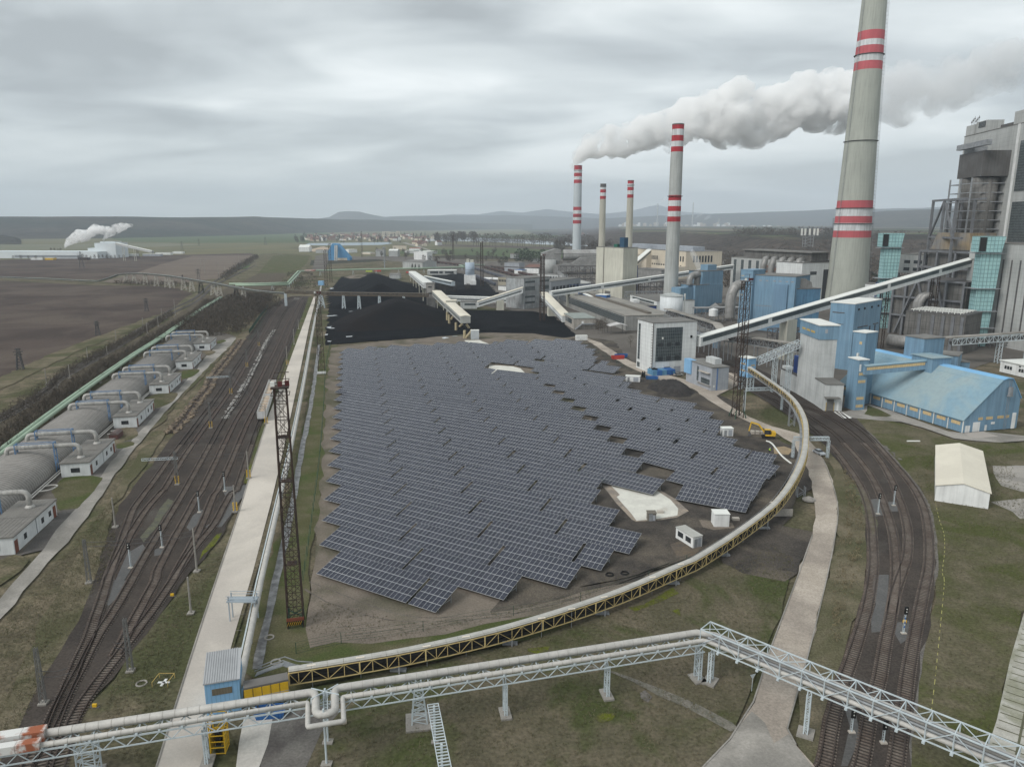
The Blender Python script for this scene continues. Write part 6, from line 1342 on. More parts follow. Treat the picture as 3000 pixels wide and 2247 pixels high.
# gallery with yellow glazing from the stair tower to the head house
def gallery(P,Q,label,w=4.2,h=3.6,wallm=None,roofm=None,band=M_band,legs=(),name='conveyor_gallery',legm=None,gab=.4,bandz=(.45,.78),grp=None,cat='conveyor'):
    P,Q=Vector(P),Vector(Q); L_=(Q-P).length; dv=(Q-P)/L_; rz=math.atan2(dv.y,dv.x); inc=math.asin(dv.z)
    t=thing(name,label,cat,(P.x,P.y,0),rz,grp); wallm=wallm or M_wclad; roofm=roofm or M_wroof; hl=L_*math.cos(inc); dz=Q.z-P.z
    def sec(z0,z1,y0,y1): 
        return [(0,y0,P.z+z0),(0,y1,P.z+z0),(0,y1,P.z+z1),(0,y0,P.z+z1),(hl,y0,P.z+z0+dz),(hl,y1,P.z+z0+dz),(hl,y1,P.z+z1+dz),(hl,y0,P.z+z1+dz)]
    F_=[(0,1,2,3),(7,6,5,4),(0,4,5,1),(1,5,6,2),(2,6,7,3),(3,7,4,0)]
    b=MB(); b.add(sec(0,h,-w/2,w/2),F_); b.build('walls',wallm,t)
    b=MB(); z=P.z+h; e=.3
    b.add([(0,-w/2-e,z),(0,0,z+gab),(0,w/2+e,z),(hl,-w/2-e,z+dz),(hl,0,z+gab+dz),(hl,w/2+e,z+dz),(0,-w/2-e,z+.2),(0,0,z+gab+.2),(0,w/2+e,z+.2),(hl,-w/2-e,z+.2+dz),(hl,0,z+gab+.2+dz),(hl,w/2+e,z+.2+dz)],
      [(0,1,4,3),(1,2,5,4),(6,9,10,7),(7,10,11,8),(0,3,9,6),(2,8,11,5),(0,6,7,1),(1,7,8,2),(3,4,10,9),(4,5,11,10)]); b.build('roof',roofm,t)
    if band:
        for s in (-1,1):
            n=max(1,int(L_/45))
            for k in range(n):
                x0,x1=hl*(k+.03)/n,hl*(k+.97)/n; f=lambda x:P.z+dz*x/hl; y=s*(w/2+.004); y2=s*(w/2+.07); b=MB()
                b.add([(x0,y,f(x0)+h*bandz[0]),(x1,y,f(x1)+h*bandz[0]),(x1,y,f(x1)+h*bandz[1]),(x0,y,f(x0)+h*bandz[1]),(x0,y2,f(x0)+h*bandz[0]),(x1,y2,f(x1)+h*bandz[0]),(x1,y2,f(x1)+h*bandz[1]),(x0,y2,f(x0)+h*bandz[1])],[(0,1,2,3),(7,6,5,4),(0,4,5,1),(1,5,6,2),(2,6,7,3),(3,7,4,0)])
                b.build('window_band',band,t)
    for lg in legs:
        f,kind=lg[:2]; x=hl*f; z1=P.z+dz*f; b=MB()
        if kind=='pier': wd=lg[2] if len(lg)>2 else 5; b.box((x-wd/2,-w/2-.3,0),(x+wd/2,w/2+.3,z1-.02)); b.build('pier',M_silo if legm is None else legm,t)
        elif kind=='lat': latleg(b,Vector((x,0,0)),2.2,z1,.35,w*.8); b.build('trestle',legm or M_rust,t)
        else:
            for s in (-1,1): b.beam((x,s*w*.35,0),(x,s*w*.35,z1),.7)
            b.build('legs',legm or M_silo,t)
    return t
a=f1.world(f1.W,f1.D*.5,f1.h*.72); hq=hallM@Vector((Wd*.5,31,zr-2.2)); gallery(a,hq,'blue gallery with a long yellow glazing strip from the stair tower to the hall roof',2.6,3.2,M_blue,M_blueg,M_cwin,bandz=(.55,.9))
# blue annexes behind hall
p=at(2690,1060); Bld('transfer_house','blue flat-roofed house behind the storage hall ridge, beside the lattice belt bridge','building',topat((2709,994),26) ,topat((2768,990),26),9,26,M_blue,M_groof)
Bld('blue_annex','low blue annex with flat grey roof behind the hall ridge','annex',topat((2690,1034),17),topat((2808,1045),17),12,17,M_blue,M_groof,z0=0)
Bld('blue_annex','lower blue annex right of the hall head house','annex',topat((2790,1062),13),topat((2842,1062),13),8,13,M_blue,M_groof,z0=0)
# white hut on the meadow
A=at(2738,1467); B=at(2894.5,1491.7); h=ht(1422,A.y); Lf=topat((2758,1307.5),h); D=perpD(A,B,Lf)
hh=Bld('metal_shed','white windowless shed with cream gable roof on the right meadow','shed',A,B,D,h,M_white,M_croof,gable=-1.5,over=.3)
# white building right edge
A=at(2927.7,1088.5); h=ht(1056,A.y); B=at(3120,1135); lb_=Bld('gate_building','long white building with small windows cut by the right edge of the picture','building',A,B,22,h,M_white,M_wroof,over=.5)
lb_.row('f',3,.07,.2,2,3.6,M_glassd,.8); lb_.pan('f',.3,.33,4.2,4.9,M_glassd); lb_.row('f',3,.3,.42,2,3.6,M_glassd,.8)
# lattice belt bridge at the right behind the hall
p=atY(2790,1012,at(2760,1075).y+6); q=atY(3080,990,at(2760,1075).y+12); o=Vector((p.x,p.y,0)); t=thing('belt_bridge','grey roofed belt bridge on white lattice truss at the right edge','conveyor',o); b=MB()
for off in (0,3): b.truss(p-o+Vector((0,off,0)),q-o+Vector((0,off,0)),3.2,22,.2,.3)
b.build('lattice_frame',M_lsteel,t); b=MB(); b.beam(p-o+Vector((-6,1.5,3.6)),q-o+Vector((0,1.5,3.6)),3.8,.5); b.build('roof',M_conc2,t); b=MB(); b.beam(p-o+Vector((0,1.5,1)),q-o+Vector((0,1.5,1)),2,1.4); b.build('belt',M_dsteel,t)
for f in (.5,.8): r_=p.lerp(q,f)-o; b=MB(); latleg(b,Vector((r_.x,r_.y+1.5,0)),1.6,r_.z,.25,2.5); b.build('trestle',M_lsteel,t)
# --- the long inclined gallery
LP=atY(2042,1014,353); LQ=atY(2880,768,462)
gallery(LP,LQ,'longest inclined white conveyor gallery rising from the window-wall building to the boiler house',4.6,4.4,M_wclad,M_wroof,legs=((.27,'pier',7),(.60,'lat'),(.8,'lat')),legm=None,bandz=(.45,.92))
# --- chimneys
def chimney(base,ytop,wb,wt,bands,label,m,red,white,rings=(),top=None,taper=1.0,zt=None,foot=None):
    p=Vector((base.x,base.y,0)); h=zt or ht(ytop,p.y); t=thing('chimney',label,'chimney',p)
    cuts=sorted(set([0,h]+[max(0,min(h,ht(y,p.y))) for b_ in bands for y in b_[:2]]))
    rad=lambda z:(wb+(wt-wb)*(z/h)**taper)/2
    groups={}
    for z0,z1 in zip(cuts,cuts[1:]):
        zm=(z0+z1)/2; c='m'
        for y0,y1,k in bands:
            if ht(y1,p.y)-1e-3<=zm<=ht(y0,p.y)+1e-3: c=k
        groups.setdefault(c,[]).append((z0,z1))
    for c,sg in groups.items():
        for z0,z1 in sg:
            n=max(1,int((z1-z0)/15)); b=MB(); b.lathe([(rad(z0+(z1-z0)*i/n),z0+(z1-z0)*i/n) for i in range(n+1)],(0,0,0),48,cap=False)
            smooth(b.build({'m':'shaft','r':'red_band','w':'white_band','d':'sooty_rim'}[c],{'m':m,'r':red,'w':white,'d':M_dsteel}[c],t))
    b=MB(); b.lathe([(rad(h)*.82,h-.3),(rad(h)+.15,h-.3),(rad(h)+.15,h+.5),(rad(h)*.82,h+.5),(rad(h)*.8,h-4)],(0,0,0),32,cap=False); b.lathe([(rad(h)*.8,h-4),(.05,h-4)],(0,0,0),32,cap=False); b.build('rim',M_dsteel,t)
    for y in rings:
        z=ht(y,p.y); r_=rad(z); b=MB(); b.lathe([(r_+.05,z-.6),(r_+1.1,z-.2),(r_+1.1,z),(r_+.05,z)],(0,0,0),40,cap=False); b.build('gallery_ring',M_dsteel,t)
    return t,h,rad,p
cb=at(2476,893); 
BG=[(-90,-62,'r'),(-62,-40,'w'),(95,122,'r'),(122,139,'w'),(139,163,'r'),(163,184.5,'w'),(184.5,209,'r'),(588.6,610,'r'),(610,634,'w'),(634,654,'r'),(654,676,'w'),(676,696,'r')]
BG=[b_ for b_ in BG if b_[0]>=0]
t,h,rad,p=chimney(cb,-50,36,17.5,BG,'gigantic tapering concrete chimney with pinkish-red bands, cut by the top of the picture',M_chimg,M_chimp,M_chimw,rings=(163,415,610,655),taper=.78,zt=275)
for a_ in (math.radians(200),math.radians(-18)):
    b=MB()
    for k in range(int(h/3)):
        z=k*3+1.0; r0,r1=rad(z)+.6,rad(min(h,z+3))+.6; c_,s_=math.cos(a_),math.sin(a_); b.beam((r0*c_,r0*s_,z),(r1*c_,r1*s_,z+3),.14); b.beam(((r0+.9)*c_,(r0+.9)*s_,z),((r1+.9)*c_,(r1+.9)*s_,z+3),.14); b.beam(((r0-.6)*c_,(r0-.6)*s_,z),((r0+.9)*c_,(r0+.9)*s_,z),.18)
    b.build('caged_ladder',M_steel,t)
b=MB(); b.lathe([(24,0),(24,1.2),(19,2.2),(17.5,2.6)],(0,0,0),40); b.build('foot',M_conc2,t)
c5=at(1962,912); px=lambda w_,P_: w_*(P_.y*CP+H*SP)/F_PX
chimney(c5,366,px(42,c5),px(31.5,c5)*1.03,[(366,380,'r'),(380,398,'w'),(398,415,'r'),(415,431,'w'),(431,446,'r'),(572.8,588,'r'),(588,604.6,'w'),(604.6,619.5,'r'),(619.5,635,'w'),(635,650,'r')],'tall slim chimney with bright red and white bands standing behind the round white silo',M_chim,M_chimr,M_chimw,rings=(575,))
c1=at(1689,750); chimney(c1,486,px(25.5,c1),px(22.5,c1),[(486,498.4,'r'),(498.4,507.6,'w'),(507.6,518.2,'r'),(518.2,527.4,'w'),(527.4,538,'r'),(606.7,616.6,'r'),(616.6,627,'w'),(627,637,'r'),(637,645.7,'w'),(645.7,655.6,'r')],'pale red-banded chimney giving off the long white smoke plume',mat('pale_blue_chimney',(.46,.50,.52),(.41,.45,.47),sc=.02),M_chimr,M_chimw,rings=(500,633))
c2=at(1761,792); chimney(c2,540,px(20.5,c2),px(16.5,c2),[(540,549,'d'),(549,556,'w'),(556,565,'r'),(565,575,'w'),(575,584,'r')],'beige chimney with two red bands, left one of the thin pair',mat('beige_chimney',(.43,.415,.35),(.38,.37,.31),sc=.03,streak=.2),M_chimr,M_chimw,rings=(546,))
c3=at(1839,805); chimney(c3,530,px(22,c3),px(17.5,c3),[(530,539,'r'),(539,548.7,'w'),(548.7,558.6,'r'),(558.6,570.6,'w'),(570.6,580.5,'r')],'beige chimney with red bands, right one of the thin pair',MATS['beige_chimney'],M_chimr,M_chimw,rings=(543,))
# --- beige silo block
A=at(1744,877); A=Vector((A.x,A.y,0)); h=ht(724,A.y); B=topat((1827,727),h)
sb=Bld('ash_silo','massive beige silo block with green and blue machines on its roof','silo',A,B,18,h,M_silo,M_droof)
sb.block((sb.W*.28,-.25,0),(sb.W*.3,-.004,h),mat('joint_dark',(.16,.15,.13)),'joint'); sb.block((sb.W*.68,6,h+.3),(sb.W*.84,11,h+9),mat('dark_teal_bin',(.03,.09,.16)),'hopper_bin'); sb.block((sb.W*.5,5,h+.3),(sb.W*.62,10,h+3),mat('machine_green',(.03,.16,.11)),'machine')
sb.block((sb.W*.36,-.1,0),(sb.W*.56,-.03,9),M_droof,'opening')
# --- round white silo
c=at(1967,940); c=Vector((c.x,c.y+3,0)); h=ht(866,c.y); r=px(33,c); t=thing('round_silo','round white silo with fluted cone roof at the foot of the tall slim chimney','silo',c)
b=MB(); b.lathe([(r,0),(r,h)],(0,0,0),40); smooth(b.build('wall',mat('silo_white',(.64,.67,.68),(.57,.60,.61),sc=.2,streak=.2),t)); b=MB(); b.lathe([(r+.3,h-.2),(r+.3,h),(r*.45,h+1.6),(.05,h+2.2)],(0,0,0),40)
for k in range(30): a_=k*math.pi/15; b.beam(((r+.2)*math.cos(a_),(r+.2)*math.sin(a_),h+.1),(.8*math.cos(a_),.8*math.sin(a_),h+2.3),.2)
b.build('cone_roof',mat('silo_roof',(.42,.44,.43)),t); b=MB(); b.tube([(r+1,-2,0),(r+1,-2,h+1.5)],.5,8); b.build('downpipe',M_wroof,t)
b=MB()
for k in range(24): a_=k*math.pi/12; b.beam((r*math.cos(a_),r*math.sin(a_),h),(r*math.cos(a_),r*math.sin(a_),h+1.1),.08); a2=a_+math.pi/12; b.beam((r*math.cos(a_),r*math.sin(a_),h+1.1),(r*math.cos(a2),r*math.sin(a2),h+1.1),.08)
b.build('railing',M_steel,t)
# --- blue building with fat ducts
B=at(2033,918); B=Vector((B.x,B.y,0)); h=ht(836.5,B.y); C=topat((2078,834),h); 
f3=Bld('filter_building','mid-sized blue building with two fat grey duct bends on its roof','building',B,C,16,h,M_blue,M_groof)
zh=ht(797,B.y); f3.block((f3.W*.55,1,h),(f3.W*2.05,16,zh),M_blue,'upper_block'); f3.block((f3.W*1.03,0.5,0),(f3.W*2.05,16,h),M_blue,'side_block'); f3.block((f3.W*1.1,4,zh),(f3.W*1.75,12,ht(779,B.y)),M_blue,'roof_house'); f3.block((f3.W*.5,.9,zh),(f3.W*2.1,16.2,zh+.4),M_groof,'upper_roof')
for k,x in enumerate((-.1,.5)):
    b=MB(); Z=h; pts=[(f3.W*x,5+k,Z),(f3.W*x,5+k,Z+4),(f3.W*x+2,5+k,Z+7),(f3.W*x+6,5+k,Z+8),(f3.W*x+11,5+k,Z+8)]; b.tube(cat_rom(pts,1.2),2.6,14); smooth(b.build('duct_bend',M_duct,f3.t))
f3.block((-f3.W*.9,2,0),(-.05,12,h*.93),M_blue,'left_block')
b=MB(); 
for s in (0,1): b.tube([(f3.W*(1.2)+0*s,-6,4.5+0*s),(f3.W*3.3,-6,4.5)],3.0,14)
b.lathe([(4,0),(4,4),(0.1,7)],(f3.W*1.1,-6,1),18); b.build('flue_duct',M_duct,f3.t)
# steel frame field in front of the blue buildings
def frame(name,label,A,W,D,h,nx,nz,m=M_steel,rz=.2,w=.3,cat='steel frame',brace=True,deck=None,ny=2):
    t=thing(name,label,cat,(A.x,A.y,0),rz); b=MB()
    for j in range(ny):
        y=D*j/(ny-1)
        for i in range(nx+1): b.beam((W*i/nx,y,0),(W*i/nx,y,h),w)
        for k in range(1,nz+1): b.beam((0,y,h*k/nz),(W,y,h*k/nz),w)
        if brace:
            for i in range(nx):
                for k in range(nz):
                    if (i+k+j)%2: b.beam((W*i/nx,y,h*k/nz),(W*(i+1)/nx,y,h*(k+1)/nz),w*.6)
                    else: b.beam((W*(i+1)/nx,y,h*k/nz),(W*i/nx,y,h*(k+1)/nz),w*.6)
    for i in range(nx+1):
        for k in range(1,nz+1): b.beam((W*i/nx,0,h*k/nz),(W*i/nx,D,h*k/nz),w*.8)
    b.build('frame',m,t)
    if deck:
        b=MB(); b.box((-.3,-.3,h),(W+.3,D+.3,h+.5)); b.build('deck',deck,t)
    return t
frame('pipe_rack','grey lattice duct rack between the round silo and the tall blue block',at(2040,945),60,8,10,9,2,rz=.12,deck=M_duct)
# pipe racks with roof (inclined covered belt on lattice) in front of it
def coveredrack(P,Q,label,w=3.2,h=3.4,n=14,roofm=None,z=None):
    P,Q=Vector(P),Vector(Q); o=Vector((P.x,P.y,0)); t=thing('covered_belt',label,'conveyor',o); dq=(Q-P); nq=Vector((-dq.y,dq.x,0)).normalized(); b=MB()
    for s in (-1,1): b.truss(P-o+nq*s*w/2-Vector((0,0,h)),Q-o+nq*s*w/2-Vector((0,0,h)),h,n,.2,.3)
    for i in range(0,n+1,3):
        q=P.lerp(Q,i/n)-o
        for s in (-1,1): b.beam(q+nq*s*w/2-Vector((0,0,q.z)),q+nq*s*w/2-Vector((0,0,h)),.35)
    b.build('lattice_frame',M_steel,t); b=MB(); b.beam(P-o+Vector((0,0,.3)),Q-o+Vector((0,0,.3)),w*1.5,.3); b.build('roof',roofm or M_conc2,t); b=MB(); b.beam(P-o-Vector((0,0,h*.6)),Q-o-Vector((0,0,h*.6)),w*.6,h*.5); b.build('belt',M_dsteel,t)
    b=MB(); [b.tube([P-o+nq*(w*.5+.6*k)-Vector((0,0,h+.5)),Q-o+nq*(w*.5+.6*k)-Vector((0,0,h+.5))],.25,6) for k in range(-3,3)]; b.build('pipes',M_pipe,t)
coveredrack(atY(1955,906,455),atY(2100,950,385),'long covered belt on grey lattice running down from the round silo',n=16)
coveredrack(atY(2100,950,385),atY(2120,975,372),'short zigzag piece of the covered belt beside the long gallery',n=4)
coveredrack(atY(2105,975,385),atY(2340,1010,350),'covered lattice belt passing under the long inclined gallery',n=18)
Bld('pump_room','low grey-roofed building between the round silo and covered belt','building',atY(2010,925,470),atY(2085,938,440),14,4.5,M_gwall,M_droof)
c=at(2088,950); b=MB(); b.lathe([(3.2,6),(3.2,10.5),(.1,11.5)],(c.x,c.y,0),20); tag(b.build('small_tank',M_white,None,c),'small white cylindrical tank beside the blue cubicle','tank')
Bld('blue_cubicle','small blue cubicle beside the small white tank','cubicle',atY(2090,950,418),atY(2105,951,416),4,7,M_blue,M_blue)
Bld('blue_cubicle','small blue box on top of the covered belt next to the round silo','cubicle',atY(1978,905,452),atY(2002,905,450),4,14.5,M_lblue,M_blue,z0=11)
# --- very big blue building
A=at(2160,962); A=Vector((A.x,A.y,0)); h1=ht(791,A.y); B=topat((2207,793),h1)
t2=Bld('desulphurisation_tower','tall narrow blue tower attached to the left of the big blue building','tower',A,B,14,h1,M_blue,M_blue)
t2.row('l',1,.2,.8,h1*.9,h1*.92,M_cwin); [t2.pan('f',.05,.3,h1*z,h1*z+.4,M_cwin) for z in (.9,.8,.7,.58)]
A=Vector((B.x,B.y,0))+Vector((.3,3,0)); h2=ht(806,A.y); B=topat((2262,806),h2); C=topat((2332,812),h2)
b2=Bld('desulphurisation_building','big blue building with grey roof left of the giant chimney','building',A,C,26,h2,M_blue,M_groof)
for u in (.18,.33,.5,.63,.78,.9): b2.pan('f',u,u+.06,h2*.9,h2*.92,M_steel,'window')
b2.block((b2.W*.55,-1.2,0),(b2.W*.85,-.1,h2*.86),mat('deeper_blue',(.15,.25,.35),(.135,.23,.33),sc=.1,streak=.2,rough=.6),'bay'); b2.pan('f',.02,.03,2,h2*.9,M_dsteel,'drainpipe'); b2.pan('f',.12,.5,h2*.45,h2*.46,M_steel,'ledge')
A=Vector((C.x,C.y,0))+Vector((.4,2,0)); h3=ht(848,A.y); B=topat((2405,846),h3); b3=Bld('absorber','blue stained absorber box with ribbed duct hood, right of the big blue building','absorber',A,B,20,h3,mat('stained_blue',(.12,.27,.42),(.10,.21,.33),sc=.15,streak=.35,lines=(1.1,0,.14,.9)),M_groof)
b=MB(); b.extr([(0,h3+.4),(b3.W*.8,h3+.4),(b3.W*.74,h3+4),(b3.W*.5,h3+6.5),(.5,h3+7)],'y',3,15); b.build('duct_hood',M_duct,b3.t)
b=MB(); b.tube(cat_rom([(-b2.W-14,4,10),(-b2.W-14,4,h1*.6),(-b2.W-11,4,h1*.78),(-b2.W-6,4,h1*.8)],2),3.2,14); smooth(b.build('side_duct',M_duct,b3.t))
# --- cream turbine hall far
A=at(1826,800); A=Vector((A.x,A.y+80,0)); h=ht(716,A.y); B=topat((2010,738),h)
A=atY(1822,760,1120); B=atY(2008,790,960); A.z=B.z=0; h=ht(738,960)
c_=Bld('turbine_hall','long cream power hall with rows of tall windows behind the chimneys','power hall',A,B,55,h,M_cream,M_groof)
c_.row('f',7,.02,.2,h*.62,h*.82,M_glassd,.5); c_.row('f',8,.70,.98,h*.62,h*.82,M_glassd,.5); c_.row('f',26,.05,.95,h*.42,h*.48,M_glassd,.5); c_.row('f',5,.5,.6,h*.62,h*.78,M_glassd,.6)
c_.row('r',7,.18,.75,h*.60,h*.84,M_glassd,.6); c_.block((c_.W*.22,-8,0),(c_.W*.5,-.1,h*.8),M_cream,'bay'); c_.block((0,12,h+.3),(c_.W*.98,30,h+6),mat('roof_monitor',(.33,.36,.40)),'roof_monitor')
c_.block((c_.W*.8,-26,0),(c_.W*1.0,-.1,h*.45),M_cream,'low_wing'); 
gallery(atY(1833,803,975),atY(1902,744,1015),'short cream gallery rising into the cream power hall',7,6,M_cream,M_wroof)
# --- grey industrial block with pipes
A=atY(2136,870,735); B=atY(2345,900,650); A.z=B.z=0; h=ht(760,690)
gb=Bld('boiler_house','grey soot-stained old boiler house with rows of ribbed vertical ducts','boiler house',A,B,45,h,M_gclad,M_droof)
gb.block((gb.W*.12,6,h),(gb.W*1.02,26,h+7),M_grime,'upper_storey'); gb.block((gb.W*.1,4,h+7),(gb.W*1.04,28,h+8),M_groof,'upper_roof')
for k in range(5):
    x=gb.W*(.50+.11*k); b=MB(); b.tube(cat_rom([(x,-2,0),(x,-2,h*.86),(x,0,h*1.0),(x,4,h*1.02)],3),3.0,14); smooth(b.build('ribbed_duct',M_duct,gb.t)); gb.block((x+3.3,-1.5,h*.3),(x+6.0,-.1,h*.85),mat('rusty_machinery',(.22,.12,.08),(.17,.17,.18),sc=.35,ramp=(.48,.52),fine=.3),'machinery')
for k in range(4): gb.pan('f',.04+.11*k,.08+.11*k,h*.2,h*.95,M_glass,th=.1)
A=atY(2344,860,640); B=atY(2434,850,655); A.z=B.z=0; h=ht(772,640); gw=Bld('annex_hall','white-grey clad block with dark vertical window left of the giant chimney','building',A,B,30,h,M_wclad,M_droof); gw.pan('f',.27,.48,h*.72,h*.8,M_glassd); gw.pan('f',.70,.99,h*.05,h*.84,M_glassd)
# antenna cluster
t=thing('antenna_tower','tower with white antenna panels on the roof of the old boiler house','antenna',gb.world(gb.W*.88,14,0)); z=gb.h+12; b=MB(); latleg(b,Vector((0,0,z)),7,11,.5,6); b.build('lattice',M_steel,t)
for x in (-7,-4,0,4,7): b=MB(); b.box((x-.7,-3,z+10),(x+.7,-2,z+16)); b.build('antenna_panel',M_wroof,t)
# --- duct complex by the first chimney
A=atY(1588,810,1060); o=Vector((A.x,A.y,0)); t=thing('flue_gas_plant','grey desulphurisation plant with huge round duct bending beside the smoking chimney','flue gas plant',o,.05)
zz0=ht(748,1060); b=MB(); b.tube(cat_rom([(30,0,zz0),(52,0,zz0),(76,0,zz0+.5),(92,0,zz0+2),(101,0,zz0-2),(103,0,zz0-11)],4),7.6,16); smooth(b.build('round_duct',mat('bright_duct',(.34,.34,.33),(.27,.265,.255),sc=.1,lines=(5,0,.5,.75)),t))
b=MB(); b.extr([(-3,0),(26,0),(26,zz0+8),(18,zz0+9),(-1,zz0+3)],'y',-8,12); b.build('left_block',M_duct,t); b=MB(); b.tube([(10,-10,0),(10,-10,zz0-6)],9,18); smooth(b.build('tank',M_gclad,t))
zd=ht(790,1060); b=MB(); b.extr([(14,zd-4),(60,zd+2),(120,zd+3),(120,zd+14),(100,zd+19),(52,zd+18),(40,zd+10),(14,zd+7)],'y',-24,-14); b.build('flat_duct',M_duct,t); b=MB(); b.box((20,-10,zz0-18),(110,6,zz0-12)); b.box((24,-12,zz0-26),(104,4,zz0-24)); b.build('yellowish_platform',mat('ochre_steel',(.26,.21,.13),(.20,.19,.17),sc=.1,fine=.3),t)
frb=MB()
for k in range(10): frb.beam((16+k*11,-12,0),(16+k*11,-12,zz0-8),.9); frb.beam((16+k*11,8,0),(16+k*11,8,zz0-8),.9)
for z_ in (8,18,28): frb.beam((16,-12,z_),(115,-12,z_),.8)
frb.build('steel_frame',M_dsteel,t); b=MB(); b.box((98,-40,0),(122,-20,ht(778,1040))); b.build('pale_block',M_gclad,t)
def simple(label,pl,pr,yt,D=12,wall=None,roof=None,name='building',cat='building',gable=0,Y=None,wn=0,zw=.45,grp=None,hh=None):
    A=at(*pl); B=at(*pr); A.z=B.z=0; h=hh or max(2.5,ht(yt,A.y)); s=Bld(name,label,cat,A,B,D,h,wall or M_white,roof or M_groof,gable=gable,group=grp)
    if wn: s.row('f',wn,.05,.95,h*zw,h*(zw+.28),M_glassd,.7)
    return s
# transfer building (grey with window rows)
A=at(1534.4,906); h=ht(817,A.y); B=topat((1611,811.7),h); Lc=topat((1521.7,811.7),h)
tb=Bld('transfer_building','grey concrete transfer building with four rows of windows where the galleries meet','building',A,B,perpD(A,B,Lc)+4,h,mat('grey_panel_wall',(.36,.38,.39),(.27,.275,.275),sc=.2,streak=.4,lines=(6,3.6,.12,.7)),M_droof)
for z in (.17,.36,.60,.85): tb.pan('f',.05,.42,h*z,h*(z+.065 if z!=.60 else z+.13),M_glass); tb.pan('f',.6 if z!=.6 else .74,.96,h*z,h*(z+.065 if z!=.60 else z+.13),M_glass)
gallery(atY(1592,872,603),at(1660,944,1.5),'white-roofed gallery descending from the transfer building to the low brick house',6.5,4.2,M_wclad,M_croof,legs=((.42,'pier',5),),bandz=(.1,.3))
gallery(atY(1398,900,606),atY(1531,858,612),'white gallery rising from the low white house to the transfer building',5,4.4,M_wclad,M_croof,legs=((.5,'pier',6),),bandz=(.35,.6))
gallery(atY(1296,881,650),atY(1524,888,640),'level white gallery behind the rising one, from the coal tower to the transfer building',5,4.2,M_wclad,M_wroof,legs=((.2,'x'),(.5,'x'),(.85,'x')),bandz=(.35,.6))
gallery(atY(1612,869,618),atY(2145,789,720),'very long white gallery crossing in front of the beige silo and behind the slim chimney',4.6,4.2,M_wclad,M_wroof,legs=((.10,'pier',4),(.45,'lat'),(.62,'lat'),(.88,'lat')),bandz=(.35,.65))
wh=simple('low white house with a wide window at the foot of the rising gallery',(1349,905),(1397,905),885,9,M_wconc,M_groof,wn=0); wh.pan('f',.25,.92,wh.h*.5,wh.h*.8,M_glass)
# coal tower and chain of galleries over the coal
cg=dict(wallm=mat('dusty_cladding',(.42,.425,.40),(.35,.355,.34),sc=.15,streak=.25),roofm=M_croof,bandz=(.35,.6))
gallery(atY(1207,806,935),atY(1255,845,625),'farthest gallery with pale roof on concrete stilts above the back coal heap',8,4.5,legs=((.05,'x'),(.3,'x'),(.5,'x'),(.7,'x'),(.9,'x')),wallm=M_wclad,roofm=M_wroof,bandz=(.3,.5))
ct=simple('narrow grey concrete tower between the galleries over the coal yard',(1250,906),(1272,906),832,12,mat('sooty_concrete',(.30,.29,.27),(.22,.21,.2),sc=.3,streak=.3),M_droof,name='junction_tower',cat='tower'); ct.row('f',1,.1,.9,ct.h*.85,ct.h*.9); ct.row('f',1,.1,.9,ct.h*.6,ct.h*.65)
gallery(atY(1279,867,615),atY(1318,905,545),'cream-roofed gallery between the junction tower and the mid house above the coal',7,4.2,legs=((.3,'x'),),**cg)
mh=Bld('mid_house','cream box house in the middle of the gallery chain above the coal','house',atY(1307,900,545).xy.to_3d(),atY(1336,900,545).xy.to_3d(),9,ht(882,545),M_silo,M_croof,z0=ht(910,545))
b=MB(); [b.beam((x,y,0),(x,y,mh.z0),.8) for x in (.5,mh.W-.5) for y in (.5,8.5)]; b.build('legs',M_silo,mh.t)
gallery(atY(1320,906,535),atY(1364,947,476),'front cream-roofed gallery end hanging over the coal in front',6.6,4.4,legs=(),**cg)
for i,(px0,px1,lb) in enumerate([((1310,945,0),(1310,915,9),'leftmost yellow round post below the mid house'),((1316,950,0),(1316,922,8),'second yellow round post below the mid house'),((1318,942,0),(1328,925,8),'slanting yellow prop right of the posts below the mid house'),((1336,968,0),(1336,945,6),'single yellow post under the front gallery'),((1346,958,1),(1355,949,6),'slanting prop left below the end of the front gallery'),((1375,962,0),(1366,950,6),'slanting prop right below the end of the front gallery'),((1361,991,0),(1361,968,7),'upright yellow post, left one of three at the solar field edge'),((1364,991,0),(1384,967,7),'leaning yellow post, middle one of three at the solar field edge'),((1403,988,0),(1387,967,7),'leaning yellow post, right one of three at the solar field edge')]):
    Y_=at(px0[0],px0[1]).y; a=at(px0[0],px0[1]); c=atY(px1[0],px1[1],Y_); b=MB(); b.tube([a,c],.85,10); tag(b.build('concrete_post',mat('ochre_post',(.42,.36,.23),(.36,.30,.19),sc=.3),None,a),lb,'post')
gallery(atY(1246,819,880),atY(1328,838,700),'thin low gallery sloping to the ground beside the back coal heap, right of the stilts',3.5,4,legs=(),wallm=M_blue if False else mat('pale_blue_cladding',(.36,.42,.46)),roofm=M_wroof)
# pale blue silo
c=at(1377,833); r=px(13.5,c); h=ht(769,c.y); zb=ht(808,c.y); t=thing('striped_silo','pale blue round silo on a white square base in the rail yard','silo',c)
b=MB(); b.lathe([(r,zb),(r,h)],(0,0,0),28); smooth(b.build('wall',mat('pale_blue_silo',(.40,.47,.55),(.36,.43,.51),lines=(0,9,.6,.6)),t)); b=MB(); b.box((-r*1.2,-r*1.1,0),(r*1.2,r*1.1,zb+1)); b.build('base',M_white,t); b=MB(); b.box((-r*.7,-r*.5,h),(-r*.1,r*.3,h+4)); b.box((r*.1,-r*.3,h),(r*.8,r*.5,h+3)); b.build('top_machines',M_silo,t); b=MB(); b.box((r*.2,-r*1.8,0),(r*1.4,-r*1.11,5)); b.build('porch',M_white,t)
